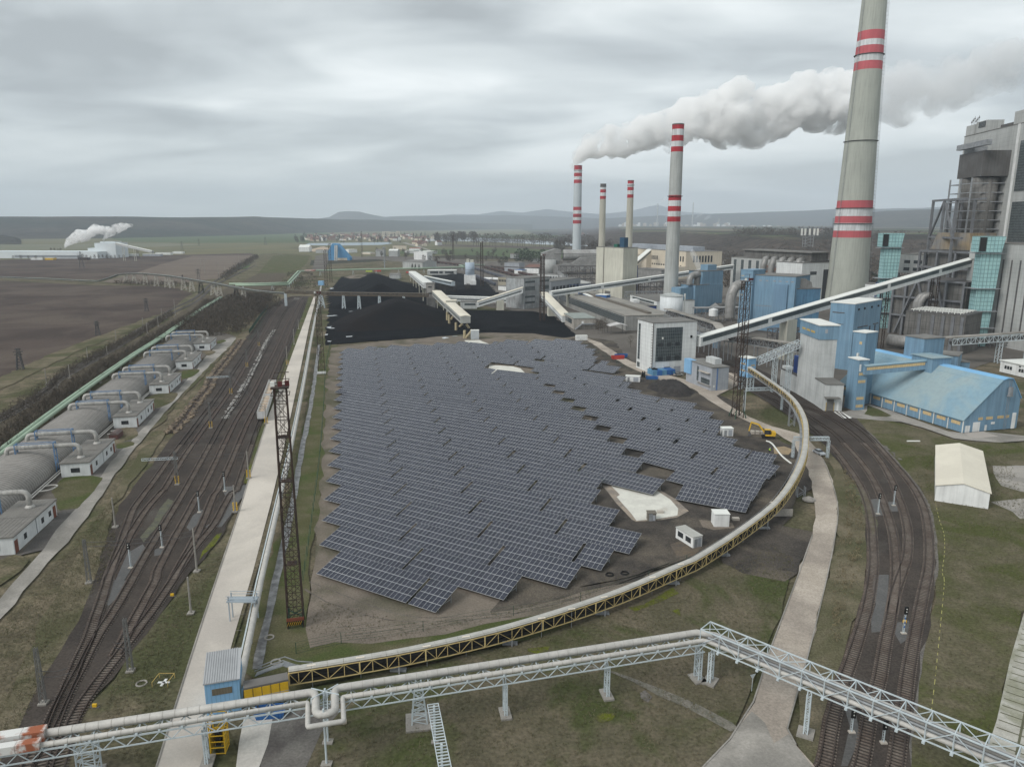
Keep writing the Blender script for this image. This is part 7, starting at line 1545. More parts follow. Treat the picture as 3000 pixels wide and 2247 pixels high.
# workshops
A=at(1634,888); B=at(1833,969); A.z=B.z=0; h=ht(926,B.y); ws=Bld('long_workshop','very long grey workshop with green-grey glazed wall and roof ridge vent','workshop',A,B,34,h,mat('workshop_wall',(.30,.30,.28),(.25,.25,.24),sc=.2,streak=.3),mat('workshop_roof',(.27,.255,.225),(.22,.21,.19),sc=.06,fine=.08)); ws.pan('f',.02,.17,h*.38,h*.9,M_glass,th=.1); ws.pan('f',.21,.98,h*.38,h*.9,M_glass,th=.1); ws.block((ws.W*.15,17,h+.3),(ws.W*.97,20,h+1.6),mat('ridge_vent',(.17,.15,.125)),'ridge_vent'); ws.block((ws.W*.175,-.6,0),(ws.W*.2,-.05,h+.6),M_silo,'pilaster'); ws.pan('r',.3,.75,0,h*.75,M_glassd,'gate'); ws.block((ws.W+.05,8,h*.78),(ws.W+6,26,h*.86),M_conc2,'gate_canopy')
B=at(1681,965); h=ht(934,B.y); A=at(1652,948); C=topat((1735,930),h); lh=Bld('brick_house','low weathered house with dark windows where the white gallery comes down','house',A,B,(C-B).length,h,mat('plaster_weathered',(.38,.35,.31),(.31,.29,.26),sc=.3,streak=.3),mat('green_grey_roof',(.27,.30,.28))); lh.pan('f',.15,.8,h*.4,h*.85,M_glass); lh.pan('r',.35,.45,h*.5,h*.75,M_white,'window'); lh.block((lh.W+.05,lh.D*.35,h*.45),(lh.W+2.4,lh.D*.95,h*.55),M_steel,'stair_landing'); 
b=MB(); b.beam((lh.W+1.2,lh.D*.35,h*.5),(lh.W+1.2,lh.D*.05,0.2),2.0,.4); b.build('stair',M_steel,lh.t)
t=thing('shelter','open steel shelter with white sheet roof near the workshop gate','shelter',at(1790,980),.15); b=MB(); [b.beam((x,y,0),(x,y,5.2),.25) for x in (0,10) for y in (0,8)]; b.build('posts',M_dsteel,t); b=MB(); b.extr([(-1,5.2),(6,6.6),(11,5.4),(11,5.6),(6,6.9),(-1,5.4)],'y',-.5,8.5); b.build('roof',mat('faded_sheet_roof',(.50,.49,.48)),t)
A=at(1793,902); B=at(1866,925); A.z=B.z=0; h=ht(898,B.y); of=Bld('office_annex','white two-step building with a bright blue wall below the beige silo','building',A,B,16,h,M_navy,M_droof); of.row('f',9,.05,.95,h*.75,h*.85,M_wroof,.2); of.row('f',2,.3,.8,h*.4,h*.7,M_cwin,.35); of2=Bld('office_hall','white hall with window strip directly behind the bright blue wall','hall',of.world(0,16.1),of.world(of.W*1.0,16.1),32,h+3.6,M_wclad,M_droof); of2.row('f',1,.05,.95,h+.8,h+2.6,M_glass,.9); of.block((of.W*.45,6,h+.3),(of.W*.6,11,h+2.8),M_white,'roof_cabin'); Bld('porch_house','small white porch house at the right end of the blue-walled building','house',of.world(of.W*1.0+.1,2),of.world(of.W*1.0+12,0),14,4,M_white,M_groof)
Bld('deep_blue_house','tall deep blue clad building between the beige silo and slim chimney','building',atY(1828,850,690).xy.to_3d(),atY(1867,850,690).xy.to_3d(),20,ht(780,690),M_navy,M_navy)
Bld('blue_box_house','blue box house on the roof edge of the long workshop','house',atY(1745,890,610).xy.to_3d(),atY(1776,890,605).xy.to_3d(),8,ht(865,607),M_ctb,M_wroof)
gallery(atY(1700,868,640),atY(1748,886,612),'low blue gallery with white roof behind the long workshop',4,3.5,M_ctb,M_wroof)
Bld('white_panel_tower','slim white panel tower beside the right beige chimney','tower',atY(1827,800,960).xy.to_3d(),atY(1839,800,960).xy.to_3d(),6,ht(744,960),M_white,M_white)
# tanks, small houses between
c=atY(1692,835,760); b=MB(); b.lathe([(14,0),(14,11),(.1,14)],(c.x,c.y,0),28); tag(b.build('dome_tank',mat('tank_wall',(.42,.42,.40)),None,(c.x,c.y,0)),'round tank with white dome roof left of the beige silo','tank')
frame('blue_pipe_rack','blue steel pipe rack left of the beige silo',atY(1670,880,690),60,6,14,10,2,M_ctb if False else mat('navy_steel',(.05,.08,.16)),rz=.1)
frame('pipe_rack','tangle of grey pipe racks between beige silo and smoking chimney',atY(1640,840,850),90,10,22,12,3,M_dsteel,rz=.1,w=.6)
frame('pipe_rack','grey pipe rack under the very long gallery right of the beige silo',atY(1835,880,640),60,6,12,12,3,M_steel,rz=.1,w=.35)
frame('pipe_rack','pipe rack between the beige silo and deep blue building',atY(1870,855,720),60,8,14,10,3,M_dsteel,rz=.1,w=.5)
Bld('filter_row','grey row of filter casings in front of the cream power hall','filter',atY(1850,840,860).xy.to_3d(),atY(1935,850,820).xy.to_3d(),24,ht(790,840),M_duct,M_grime)
simple('grey flat roofed block beside the smoking chimney plant',(1612,905-20),(1700,870),826,20,M_gwall,M_droof,wn=8)
# ================= right hand boiler plant
Ym=500.0
def box3(name,label,cat,x0,x1,yb,yt,Y,D,wall,roof=None,group=None,z0=None,rz=None):
    A=atY(x0,yb,Y); B=atY(x1,yb,Y); h=ht(yt,Y); A.z=B.z=0
    return Bld(name,label,cat,A,B,D,h,wall,roof or M_droof,z0=z0 or 0,group=group)
def turned(x0,x1,Y0,Y1,yt,D,name,label,cat,wall,roof=None,z0=0,group=None):
    A=atY(x0,900,Y0); B=atY(x1,900,Y1); A=atYx(x0,yt,Y0); B=atYx(x1,yt,Y1); return Bld(name,label,cat,A,B,D,ht(yt,Y0),wall,roof or M_droof,z0=z0,group=group)
def atYx(x,y,Y): p=atY(x,y,Y); p.z=0; return p
bh=turned(2826,3140,545,420,402,60,'boiler_house','colossal pale grey clad boiler house reaching high at the right edge','boiler house',M_gclad)
bh.block((.05,.5,bh.h),(12,10,bh.h+7),M_gclad,'stair_head'); bh.block((13,1,bh.h),(27,12,bh.h+8),M_gclad,'roof_cabin'); bh.block((17,.6,bh.h+4),(26,.9,bh.h+7.5),M_glassd,'cabin_window'); bh.block((44,2,bh.h),(61,10,bh.h+2.5),M_dsteel,'roof_plant'); bh.block((63,.3,bh.h),(bh.W,50,bh.h+8),M_gclad,'upper_block')
b=MB()
for k in range(6): x=1.5+k*2; b.tube([(x,3,bh.h+7),(x,3,bh.h+11+k%3)],.12,5); b.box((x-.7,2.8,bh.h+9+k%3),(x+.7,3.1,bh.h+10+k%3))
b.build('antennas',M_dsteel,bh.t)
bh.pan('f',.60,.80,bh.h*.69,bh.h*.92,M_glass,th=.4); bh.pan('f',.60,.80,bh.h*.42,bh.h*.64,M_glass,th=.4); bh.block((.56*bh.W,-.6,bh.h*.02),(.575*bh.W,-.05,bh.h),M_white,'corner_strip')
# dark attachments on the boiler house
b=MB(); b.box((33,-16,bh.h*.765),(66,-.2,bh.h*.885)); b.build('flue_casing',mat('dark_casing',(.155,.155,.155),(.12,.115,.11),sc=.08,streak=.3,lines=(7,0,.3,.8)),bh.t); b=MB(); b.box((34,-19,bh.h*.905),(74,-16,bh.h*.93)); b.box((34,-14,bh.h*.885),(48,-6,bh.h*.915)); b.build('crane_beam',M_steel,bh.t)
for x in (41.5,57):
    b=MB(); b.lathe([(7.4,bh.h*.34),(7.4,bh.h*.76)],(x,-9,0),20); smooth(b.build('round_duct',M_grime,bh.t))
b=MB()
for k in range(9):
    z=bh.h*(.38+.044*k); 
    for y in (-20.3,-.8): b.beam((34,y,z),(64,y,z),.5)
    b.beam((34,-20.3,z),(34,-.8,z),.5); b.beam((64,-20.3,z),(64,-.8,z),.5)
for x in (34,49.5,64): b.beam((x,-20.3,bh.h*.3),(x,-20.3,bh.h*.76),.8)
b.build('platforms',M_steel,bh.t)
Zf0,Zf1=bh.h*.47,bh.h*.655
b=MB()
for x in (35,52,69):
    for y in (-30,-19): b.beam((x,y,0),(x,y,Zf1),1.4)
for z in (Zf1,Zf0,bh.h*.15):
    b.beam((34,-30,z),(82,-30,z),1.3); b.beam((34,-19,z),(82,-19,z),1.2)
b.beam((35,-30,Zf0),(52,-30,Zf1),1.1); b.beam((52,-30,Zf1),(69,-30,Zf0),1.1); b.build('support_frame',mat('frame_grey',(.20,.21,.225),(.16,.165,.175),sc=.3),bh.t)
# soot coloured casings in front
st=turned(2722,2852,500,470,731,26,'flue_gas_casing','rust-brown and grey flue casing with rounded shoulders inside a steel frame','flue casing',M_grime,M_grime)
b=MB(); b.extr([(0,st.h),(st.W*.98,st.h),(st.W*.86,st.h+11),(st.W*.13,st.h+11)],'y',1,24); b.build('sloped_hood',mat('rusty_hood',(.27,.21,.13),(.20,.20,.20),sc=.06,streak=.3,lines=(3,0,.2,.7)),st.t)
fr_=frame('steel_frame','heavy grey steel frame around the rust-brown flue casing',Vector((st.world(-4,-3).x,st.world(-4,-3).y,0)),st.W+8,5,st.h-1,3,5,MATS['frame_grey'],st.rz,1.3,brace=False)
cb_=turned(2632,2712,520,505,745,26,'control_block','pale concrete block with four dark window slots beside the left turquoise duct','building',M_gclad,M_droof,z0=ht(800,515)); cb_.pan('f',.25,.47,cb_.h-6,cb_.h-3.8,M_glassd); cb_.pan('f',.25,.47,cb_.h-11,cb_.h-8.8,M_glassd); cb_.pan('f',.6,.9,cb_.h-6,cb_.h-3.8,M_glassd); cb_.pan('f',.6,.9,cb_.h-11,cb_.h-8.8,M_glassd)
b=MB(); [b.beam((x,y,0),(x,y,cb_.z0),1.3) for x in (1,cb_.W-1) for y in (1,24)]; b.build('legs',MATS['frame_grey'],cb_.t)
lw=turned(2622,2838,480,440,815,30,'casing_wall','wide grimy grey casing wall behind the diagonal braces, under the long gallery','flue casing',M_grime,M_dsteel)
b=MB(); 
for x0,x1 in ((.1,.36),(.36,.62)): b.beam((lw.W*(x0 if x0==.1 else x1),-2.2,1),(lw.W*.36,-2.2,lw.h),1.1)
for x in (.02,.2,.52,.75,.98): b.beam((lw.W*x,-1.8,0),(lw.W*x,-1.8,lw.h),1.3)
for z in (.35,.68,1.0): b.beam((0,-1.8,lw.h*z),(lw.W,-1.8,lw.h*z),1.1)
b.beam((lw.W*.62,-2.2,lw.h),(lw.W*.86,-2.2,1),1.1); b.build('diagonal_braces',MATS['frame_grey'],lw.t)
for x in (.42,.47): 
    b=MB(); b.tube(cat_rom([(lw.W*x,-5,2),(lw.W*x,-5,lw.h*.62),(lw.W*x+1.5,-4,lw.h*.72),(lw.W*x+4,-.5,lw.h*.75)],2),2.1,12); smooth(b.build('vertical_pipe',M_duct,lw.t))
ep=turned(2655,2832,418,395,912,26,'electro_filter','low grimy filter house with many white pipes zigzagging on its flat roof','filter house',M_grime,M_dsteel)
b=MB()
for i in range(9):
    for j in range(5):
        x=2+i*(ep.W-5)/8.5; y=2+j*4.8; z=ep.h+1.1; b.box((x,y,z),(x+2.6,y+.35,z+.35)); b.box((x+2.3,y,z),(x+2.6,y+1.6,z+.35)); b.box((x,y-1.0,z),(x+.3,y+.1,z+.35)); b.box((x+1,y,ep.h+.35),(x+1.3,y+.3,z))
b.build('roof_pipes',M_wroof,ep.t)
for x in (.22,.45,.62,.78,.93): ep.pan('f',x,x+.05,1,ep.h*.96,MATS['frame_grey'],'rib',th=.6)
b=MB(); b.tube([(-6,-5,4.5),(14,-5,4.5)],3.4,16); smooth(b.build('round_duct',M_duct,ep.t))
rw=turned(2845,3130,455,390,712,30,'clad_wing','pale clad lower wing with tall dark slots at the right edge','building',M_gclad,M_droof)
for k in range(9): u=.12+.09*k; rw.pan('f',u,u+.016,rw.h*.12,rw.h*.85,M_dsteel,'slot',th=.1)
rw.block((.5,-.6,rw.h*.84),(12,-.1,rw.h),M_gclad,'end_panel')
def teal(x0,x1,Y,yt,yb,label):
    A=atYx(x0,yt,Y); B=atYx(x1,yt,Y); w_=(B-A).length; zt,zb=ht(yt,Y),ht(yb,Y) if yb else 0; t=thing('fan_intake_duct',label,'air duct',A,-.12,'turquoise glazed air ducts'); hd=.14*(zt)
    b=MB(); b.extr([(0,zt-hd),(w_*.9,zt-hd),(w_,zt),(0,zt)],'y',0,9); b.build('head',M_teal,t); b=MB(); b.box((w_*.02,-.3,zt-hd+.4),(w_*.27,-.02,zt-.5)); b.build('intake_grille',M_black,t)
    b=MB(); b.add([(w_*.18,1,0+zb*.0),(w_*.80,1,0),(w_*.80,8,0),(w_*.18,8,0),(w_*.16,1,zt-hd-.05),(w_*.95,1,zt-hd-.05),(w_*.95,8,zt-hd-.05),(w_*.16,8,zt-hd-.05)],[(0,3,2,1),(4,5,6,7),(0,1,5,4),(1,2,6,5),(2,3,7,6),(3,0,4,7)]); b.build('shaft',M_teal,t)
    b=MB()
    for f in (.99,.62,.38,.2): z=(zt-hd)*f; b.box((-.2*w_*.3,-.8,z-.3),(w_*1.05,9.8,z)); 
    b.build('platforms',M_steel,t)
teal(2588,2648,500,684,None,'farther turquoise glazed air duct tower beside the giant chimney'); teal(2872,2944,425,693,None,'nearer and larger turquoise glazed air duct tower at the right')
frame('pipe_rack','blue steel trestle beneath the upper part of the long inclined gallery',atYx(2575,900,500),16,6,ht(830,500),2,3,mat('trestle_blue',(.06,.11,.24)),.1,.6)
Bld('blue_pump_house','white wall and blue steel block behind the foot of the giant chimney','building',atYx(2530,880,600),atYx(2600,880,590),15,ht(835,590),M_wclad,M_droof)
frame('pipe_rack','tangle of pipes at the foot of the blue buildings behind the white silo',atYx(2270,1050,425),20,10,9,6,2,M_dsteel,.2,.4)
frame('pipe_rack','grey pipe rack along the foot of the big filter house at the right',atYx(2870,1010,420),70,6,6,12,2,M_dsteel,-.12,.35)
# ================================================================== FAR LAND
def ridge(name,pts,m,rows=7,back=1.5,amp=.05,seg=40,label=None):
    # pts: (picture column, row of the crest, distance of the foot, distance of the crest)
    V=[];n=0
    for (x0,y0,f0,c0),(x1,y1,f1,c1) in zip(pts,pts[1:]):
        k=max(1,int(abs(x1-x0)/seg))
        for i in range(k):
            t=i/k; V.append((x0+(x1-x0)*t,y0+(y1-y0)*t,f0+(f1-f0)*t,c0+(c1-c0)*t))
    V.append(pts[-1]); b=MB(); n=len(V); vs=[]
    for j in range(rows+3):
        for i,(x,y,f,c) in enumerate(V):
            top=atY(x,y,c); zt=top.z; q=j/rows
            if q<=1:
                Yd=f+(c-f)*q; s=sst(q)*.85+.15*q; z=zt*s
            else:
                Yd=c*(1+.12*(j-rows)); z=zt*(1-.3*(j-rows)**2/4)
            X=top.x/c*Yd
            nz=mnoise.noise(Vector((X*.0011,Yd*.0011,3)))+.5*mnoise.noise(Vector((X*.004,Yd*.004,3)))
            z+=zt*amp*nz*(1 if q<=1 else .3)*min(1,q*2)
            vs.append((X,Yd,z-2 if j==0 else z))
    b.add(vs,[(j*n+i,j*n+i+1,(j+1)*n+i+1,(j+1)*n+i) for j in range(rows+2) for i in range(n-1)])
    o=b.build(name,m); o['kind']='structure'; return smooth(o)
M_w2=mat('hill_woodland',(.050,.047,.042),(.075,.068,.055),sc=.004,c3=(.035,.042,.033),sc3=.0015,fine=.35,finesc=.02,rough=1,spec=0)
ridge('hills',[(-500,636,3300,4500),(0,634,3400,4600),(300,635,3600,4800),(560,637,4100,5200),(750,635,4700,5900),(900,641,5600,6800),(1000,643,6200,7500),(1150,645,7000,8500),(1300,651,8000,9500),(1450,655,9000,10500),(1560,657,9500,11000)],M_w2,amp=.05,seg=12)
ridge('hills',[(-600,707,2600,2900),(-100,694,2600,2950),(10,692,2550,2900),(50,703,2550,2750),(62,712,2550,2650)],M_w2,amp=.1,seg=10)
ridge('hills',[(850,646,11000,13000),(940,640,11000,13000),(965,636,11000,13000),(992,621,11000,13000),(1020,619,11000,13000),(1054,621,11000,13000),(1086,629,11000,13000),(1125,636,11000,13000),(1184,633,11000,13500),(1350,632,11000,13500),(1500,631,11000,13500),(1620,634,11000,13500),(1750,640,11000,13500),(1850,643,11000,13500)],M_w2,amp=.03,seg=10)
ridge('hills',[(1250,634,16000,18500),(1330,628,16000,18500),(1400,629,16000,18500),(1470,619,16000,18500),(1530,624,16000,18500),(1600,613,16000,18500),(1680,622,16000,18500),(1760,628,16000,18500),(1850,618,18000,21000),(1900,606,18000,21000),(1928,601,18000,21000),(1960,610,18000,21000),(2000,621,18000,21000),(2100,628,17000,20000)],M_w2,amp=.02,seg=14)
ridge('hills',[(1680,646,9500,12500),(1900,634,9500,12500),(2100,627,9500,12500),(2300,620,9500,12500),(2450,612,9500,12500),(2560,613,9500,12500),(2700,611,9500,12500),(2800,604,9500,12500),(3050,600,9500,12500),(3600,600,9500,12500)],M_w2,amp=.04,seg=20)
ridge('hills',[(2440,640,5200,7000),(2520,625,5200,7000),(2600,619,5200,7000),(2700,616,5000,6800),(2790,612,5000,6800),(3100,610,5000,6800)],M_w2,amp=.06,seg=14)
# plateau with wooded slope on the right
def hterr(X,Y):
    r=X/max(Y,1); e0=1180+max(0,.36-r)*4600; ln=450+max(0,.36-r)*2500
    return 41*sst((Y-e0)/ln)*sst((r-.07)/.09)+ (2.5*mnoise.noise(Vector((X*.004,Y*.004,0))))*sst((Y-e0)/ln)
b=MB(); vs=[]; ys=[950*(1.058**i) for i in range(46)]; rs=[.06+.0145*i for i in range(82)]
for Y in ys:
    for r_ in rs: X=r_*Y; vs.append((X,Y,hterr(X,Y)-.3))
n=len(rs); b.add(vs,[(j*n+i,j*n+i+1,(j+1)*n+i+1,(j+1)*n+i) for j in range(len(ys)-1) for i in range(n-1)])
def slopem():
    m=patchwork(); m.name='plateau_land'; t=m.node_tree; Nn=t.nodes; Lk=t.links; b_=Nn['Principled BSDF']; src=b_.inputs['Base Color'].links[0].from_socket
    tcn=Nn.new('ShaderNodeTexCoord').outputs['Object']; sp_=Nn.new('ShaderNodeSeparateXYZ'); Lk.new(tcn,sp_.inputs[0])
    k=Nn.new('ShaderNodeMapRange'); k.inputs[1].default_value=37; k.inputs[2].default_value=37.5; Lk.new(sp_.outputs[2],k.inputs[0])
    n=Nn.new('ShaderNodeTexNoise'); n.inputs['Scale'].default_value=.05; n.inputs['Detail'].default_value=6; Lk.new(tcn,n.inputs['Vector'])
    r=Nn.new('ShaderNodeValToRGB'); Lk.new(n.outputs[0],r.inputs[0]); e=r.color_ramp.elements; e[0].position=.35; e[0].color=(.045,.04,.035,1); e[1].position=.65; e[1].color=(.095,.08,.068,1)
    x=Nn.new('ShaderNodeMix'); x.data_type='RGBA'; Lk.new(k.outputs[0],x.inputs[0]); Lk.new(r.outputs[0],x.inputs[6]); Lk.new(src,x.inputs[7]); Lk.new(x.outputs[2],b_.inputs['Base Color']); return m
o=b.build('hillside',slopem()); o['kind']='structure'; smooth(o)
# green fields and river in the middle distance
sheet('winter_field',[(1395,700),(1640,697),(1660,690),(1500,687),(1380,690)],-.05,M_fgreen,sm=False,step=300)
sheet('winter_field',[(1150,745),(1380,748),(1640,760),(1700,735),(1500,727),(1300,730),(1180,735)],-.05,M_fgreen,sm=False,step=200)
sheet('ploughed_belt',[(1280,722),(1500,727),(1700,736),(1700,728),(1500,720),(1290,716)],-.01,M_pl1,sm=False,step=200)
M_riv=mat('river_water',(.30,.34,.37),(.26,.30,.33),sc=.01,rough=.1,spec=.6)
sheet('river',[(1250,700),(1300,694),(1395,697),(1500,701),(1640,708),(1740,712),(1740,722),(1640,719),(1500,712),(1390,708),(1250,706)],.02,M_riv,sm=False,step=200)
sheet('plastic_covered_field',[(890,719),(905,713),(1140,710),(1150,714),(1120,718),(1000,720)],.0,mat('pale_blue_foil',(.32,.38,.42)),sm=False,step=100)
sheet('pale_field',[(850,725),(905,722),(960,724),(955,730),(870,732)],.0,M_tan,sm=False,step=50)
sheet('country_road',[(1178,712),(1215,722),(1260,735),(1262,733),(1222,720),(1188,711)],.05,M_conc2,sm=False,step=60)
# --- trees
def twigs(b,n,cx,cy,z0,z1,rad,wd,ln,up=.8):
    for i in range(n):
        a=random.uniform(0,6.283); h=random.random(); rr=rad*math.sqrt(random.random())*(math.sin(math.pi*(.12+.8*h))**.6); p=Vector((cx+rr*math.cos(a),cy+rr*math.sin(a),z0+(z1-z0)*h))
        d=Vector((math.cos(a)*random.uniform(.1,1),math.sin(a)*random.uniform(.1,1),random.uniform(.2,1)*up+.2)).normalized()*ln*random.uniform(.5,1.2)
        s=d.cross(Vector((random.uniform(-1,1),random.uniform(-1,1),random.uniform(-1,1)))); 
        if s.length<1e-4: continue
        s=s.normalized()*wd*random.uniform(.4,1)
        b.add([p-s,p+s,p+d],[(0,1,2)])
def baretree(h,name='bare_tree',thick=1.0,n=170,wd=.16):
    t=bpy.data.objects.new(name,None); S.collection.objects.link(t); b=MB(); b.tube([(0,0,-.3),(.1,0,h*.35),(0,.15,h*.7),(.1,.1,h*.95)],h*.018*thick,6,r2=.05)
    for k in range(9):
        a=k*2.4; z=h*(.3+.06*k); l=h*(.36-.025*k); b.tube([(0,0,z),(math.cos(a)*l*.5,math.sin(a)*l*.5,z+l*.45),(math.cos(a)*l*.8,math.sin(a)*l*.8,z+l)],h*.007*thick,4,r2=.04)
    b.build('trunk',M_bark,t); b=MB(); twigs(b,n,0,0,h*.28,h*1.0,h*.30,wd,h*.12); b.build('crown',M_twig,t); return t
def evergreen(h,name='evergreen_tree',cone=True,n=520):
    t=bpy.data.objects.new(name,None); S.collection.objects.link(t); b=MB(); b.tube([(0,0,-.3),(0,0,h*.9)],h*.02,6,r2=.05); b.build('trunk',M_bark,t); b=MB()
    for i in range(n):
        z=random.random(); rr=(h*.24*(1-z)+.15) if cone else h*.33*math.sqrt(max(0,1-(2*z-1)**2))+.1; a=random.uniform(0,6.28); q=rr*random.uniform(.55,1.05); p=Vector((q*math.cos(a),q*math.sin(a),h*(.08+.92*z)))
        s=h*.05*random.uniform(.6,1.3); v=[p+Vector((random.uniform(-s,s),random.uniform(-s,s),random.uniform(-s,s))) for _ in range(3)]; b.add(v,[(0,1,2)])
    b.build('crown',M_pine,t); return t
def plant(srcs,pts,label,cat,group,sc=(.85,1.2),z=None):
    for i,p in enumerate(pts):
        s=srcs[i%len(srcs)]
        if not s.get('label'): q=s
        else: q=dup(s)
        tag(q,label,cat,group); q.location=p if isinstance(p,Vector) else at(*p); k=random.uniform(*sc); q.scale=(k,k,k); q.rotation_euler=(0,0,random.uniform(0,6.28))
    for s in srcs[len(pts):]: _kill(s)
def _kill(o):
    for c in list(o.children): bpy.data.objects.remove(c)
    bpy.data.objects.remove(o)
def grp3(f,*a,**k): return [f(*a,**k) for _ in range(3)]
plant(grp3(baretree,34,n=150,wd=.9,thick=1.6),[(1388+i*7.6+random.uniform(-3,3),720+i*.09+random.uniform(-2.5,2)) for i in range(47)],'leafless tree in the long row along the river bank','tree','leafless trees lining the river')
plant(grp3(baretree,32,n=220,wd=1.1,thick=1.5),[(random.uniform(1278,1392),random.uniform(702,719)) for i in range(34)],'leafless tree of the dense brown grove beside the river','tree','trees of the grove by the river')
plant(grp3(baretree,28,n=180,wd=1.0,thick=1.5),[(random.uniform(1720,1800),random.uniform(735,768)) for i in range(16)]+[(random.uniform(1560,1740),random.uniform(733,748)) for i in range(10)],'leafless tree standing behind the smoking chimney and its ducts','tree','trees behind the smoking chimney')
plant(grp3(evergreen,21,cone=False),[(1513,768),(1521,766),(1530,768),(1541,765),(1548,767),(1556,769),(1565,768),(1577,770),(1590,771),(1600,772)],'dark evergreen tree in the group left of the smoking chimney','tree','dark evergreens left of the smoking chimney')
plant(grp3(evergreen,12,cone=False),[(1483,772),(1470,778)],'small dark evergreen beside the orange panelled house','tree','evergreens by the orange house')
plant(grp3(evergreen,14),[(random.uniform(880,1250),random.uniform(690,712)) for i in range(44)],'small dark conifer among the houses of the distant village','tree','conifers of the distant village',sc=(.8,1.7))
plant(grp3(baretree,15,n=150,wd=.8,thick=1.5),[(random.uniform(860,1330),random.uniform(694,716)) for i in range(50)]+[(random.uniform(860,960),random.uniform(690,714)) for i in range(14)],'leafless tree among the fields and houses of the distant village','tree','leafless trees of the distant village',sc=(.7,1.4))
plant(grp3(baretree,12,n=150,wd=.5,thick=1.4),[(random.uniform(1240,1500),random.uniform(740,778)) for i in range(34)]+[(random.uniform(1100,1250),random.uniform(738,760)) for i in range(14)],'leafless tree beside the rail sidings and sheds behind the coal yard','tree','leafless trees behind the coal yard')
plant(grp3(evergreen,9),[(1208,792),(1217,792),(1228,792),(1112,741),(1180,738)],'small conifer in front of the grey shed behind the coal heap','tree','conifers by the grey shed')
plant(grp3(baretree,9,n=160,wd=.3,thick=1.3),[(230+i*12,758+random.uniform(-1,3)) for i in range(12)]+[(40+i*22,762) for i in range(5)]+[(150,737),(160,738),(170,737),(178,738)],'dark bush-like tree in front of the white factory','tree','trees before the white factory',sc=(.7,1.1))
plant(grp3(evergreen,13,cone=False),[(2395+i*9,828+random.uniform(-1,2)) for i in range(0)]+[(2540,838),(2550,836),(2560,837),(2571,838),(2583,839)],'dark conifer between the giant chimney and the left turquoise duct','tree','conifers beside the giant chimney')
plant(grp3(evergreen,14),[(random.uniform(2170,2400),random.uniform(700,712)) for i in range(0)]+[(2062,702),(2074,703),(2085,701),(2095,700),(2105,700),(2113,701)],'conifer clump on the fields right of the slim chimney','tree','conifers on the plateau')
plant(grp3(baretree,9,n=200,wd=.12,thick=.8),[(1758,972),(1764,976),(1752,978),(1770,974),(1745,968)],'slender bare birch near the sheet-roofed shelter','tree','birches near the shelter')
plant([baretree(8,n=160,wd=.10)],[(1847,1018)],'lone bare tree on the rough ground left of the window-wall building','tree',None)
plant(grp3(baretree,9,n=200,wd=.2,thick=.9),[(1290,858),(1305,860),(1318,858),(1371,861),(1330,862)],'bare tree rising before the black coal between galleries','tree','bare trees at the coal edge')
plant(grp3(baretree,11,n=200,wd=.3,thick=1.0),[(720+i*11+random.uniform(-5,5),900+random.uniform(-8,25)) for i in range(9)]+[(745,915),(752,925),(736,940),(728,950)],'pale bare tree at the right edge of the thicket','tree','bare trees of the thicket')
# woodland on the plateau edge: individual clumps far away read as one mass
def scatter(name,label,fn,n,h,wd,per,m=M_twig,cat=None,twl=.35):
    b=MB()
    for i in range(n):
        p=fn(); hh=h*random.uniform(.6,1.25); twigs(b,per,p.x,p.y,p.z,p.z+hh,hh*.45,wd,hh*twl)
    o=b.build(name,m); tag(o,label,cat or 'bushes',kind='stuff'); return o
def inpoly(pts):
    P=[at(*q) for q in pts]; x0,x1=min(p.x for p in P),max(p.x for p in P); y0,y1=min(p.y for p in P),max(p.y for p in P)
    def f():
        while True:
            x,y=random.uniform(x0,x1),random.uniform(y0,y1); c=False
            for i in range(len(P)):
                a,b=P[i-1],P[i]
                if (a.y>y)!=(b.y>y) and x<(b.x-a.x)*(y-a.y)/(b.y-a.y)+a.x: c=not c
            if c: return Vector((x,y,0))
    return f
scatter('thicket','dense leafless thicket between the tank compound and the railway yard',inpoly([(500,965),(600,920),(660,882),(715,868),(800,862),(790,895),(740,950),(700,978),(640,985),(560,985)]),1500,5.0,.22,26)
scatter('thicket','leafless bushes along the twin green pipes',inpoly([(-60,1330),(120,1185),(300,1075),(450,990),(560,925),(600,890),(640,880),(600,905),(470,992),(380,1050),(250,1140),(80,1265),(-60,1390)]),1100,3.6,.16,26)
scatter('hedge','dark hedge between the main line and the ploughed field',inpoly([(-60,1262),(60,1180),(200,1080),(330,1010),(420,965),(500,915),(510,925),(430,978),(340,1023),(210,1098),(70,1200),(-60,1285)]),600,2.6,.14,24)
scatter('hedge','dark hedge in the bend of the light field beside the railway',inpoly([(640,820),(700,780),(750,752),(760,756),(715,785),(660,822)]),300,6,.5,16)
scatter('bushes','low bushes beneath the rising belt conveyor',inpoly([(325,833),(345,827),(460,829),(560,835),(560,842),(430,838),(370,836)]),160,4,.4,14)
scatter('thicket','scrub beside the rail sidings left of the coal yard',inpoly([(850,800),(905,790),(940,830),(915,860),(850,860),(800,850)]),260,3.5,.4,12)
scatter('reeds','dry bushes and weeds beside the right tracks',inpoly([(2470,1380),(2500,1400),(2530,1500),(2520,1650),(2470,1850),(2440,1900),(2440,1700),(2480,1500)]),220,.9,.10,22,m=mat('straw',(.24,.20,.12),(.17,.145,.09)))
def woodr(a,c,y0,y1,n,h,lb):
    def f():
        px_=random.uniform(a,c); yy=random.uniform(y0,y1); p=at(px_,yy,38 if y1<697 else 0); z=hterr(p.x,p.y)
        for _ in range(3): p=at(px_,yy,z); z=hterr(p.x,p.y)
        return Vector((p.x,p.y,z-.5))
    scatter('woodland',lb,f,n,h,1.1,14,cat='woodland')
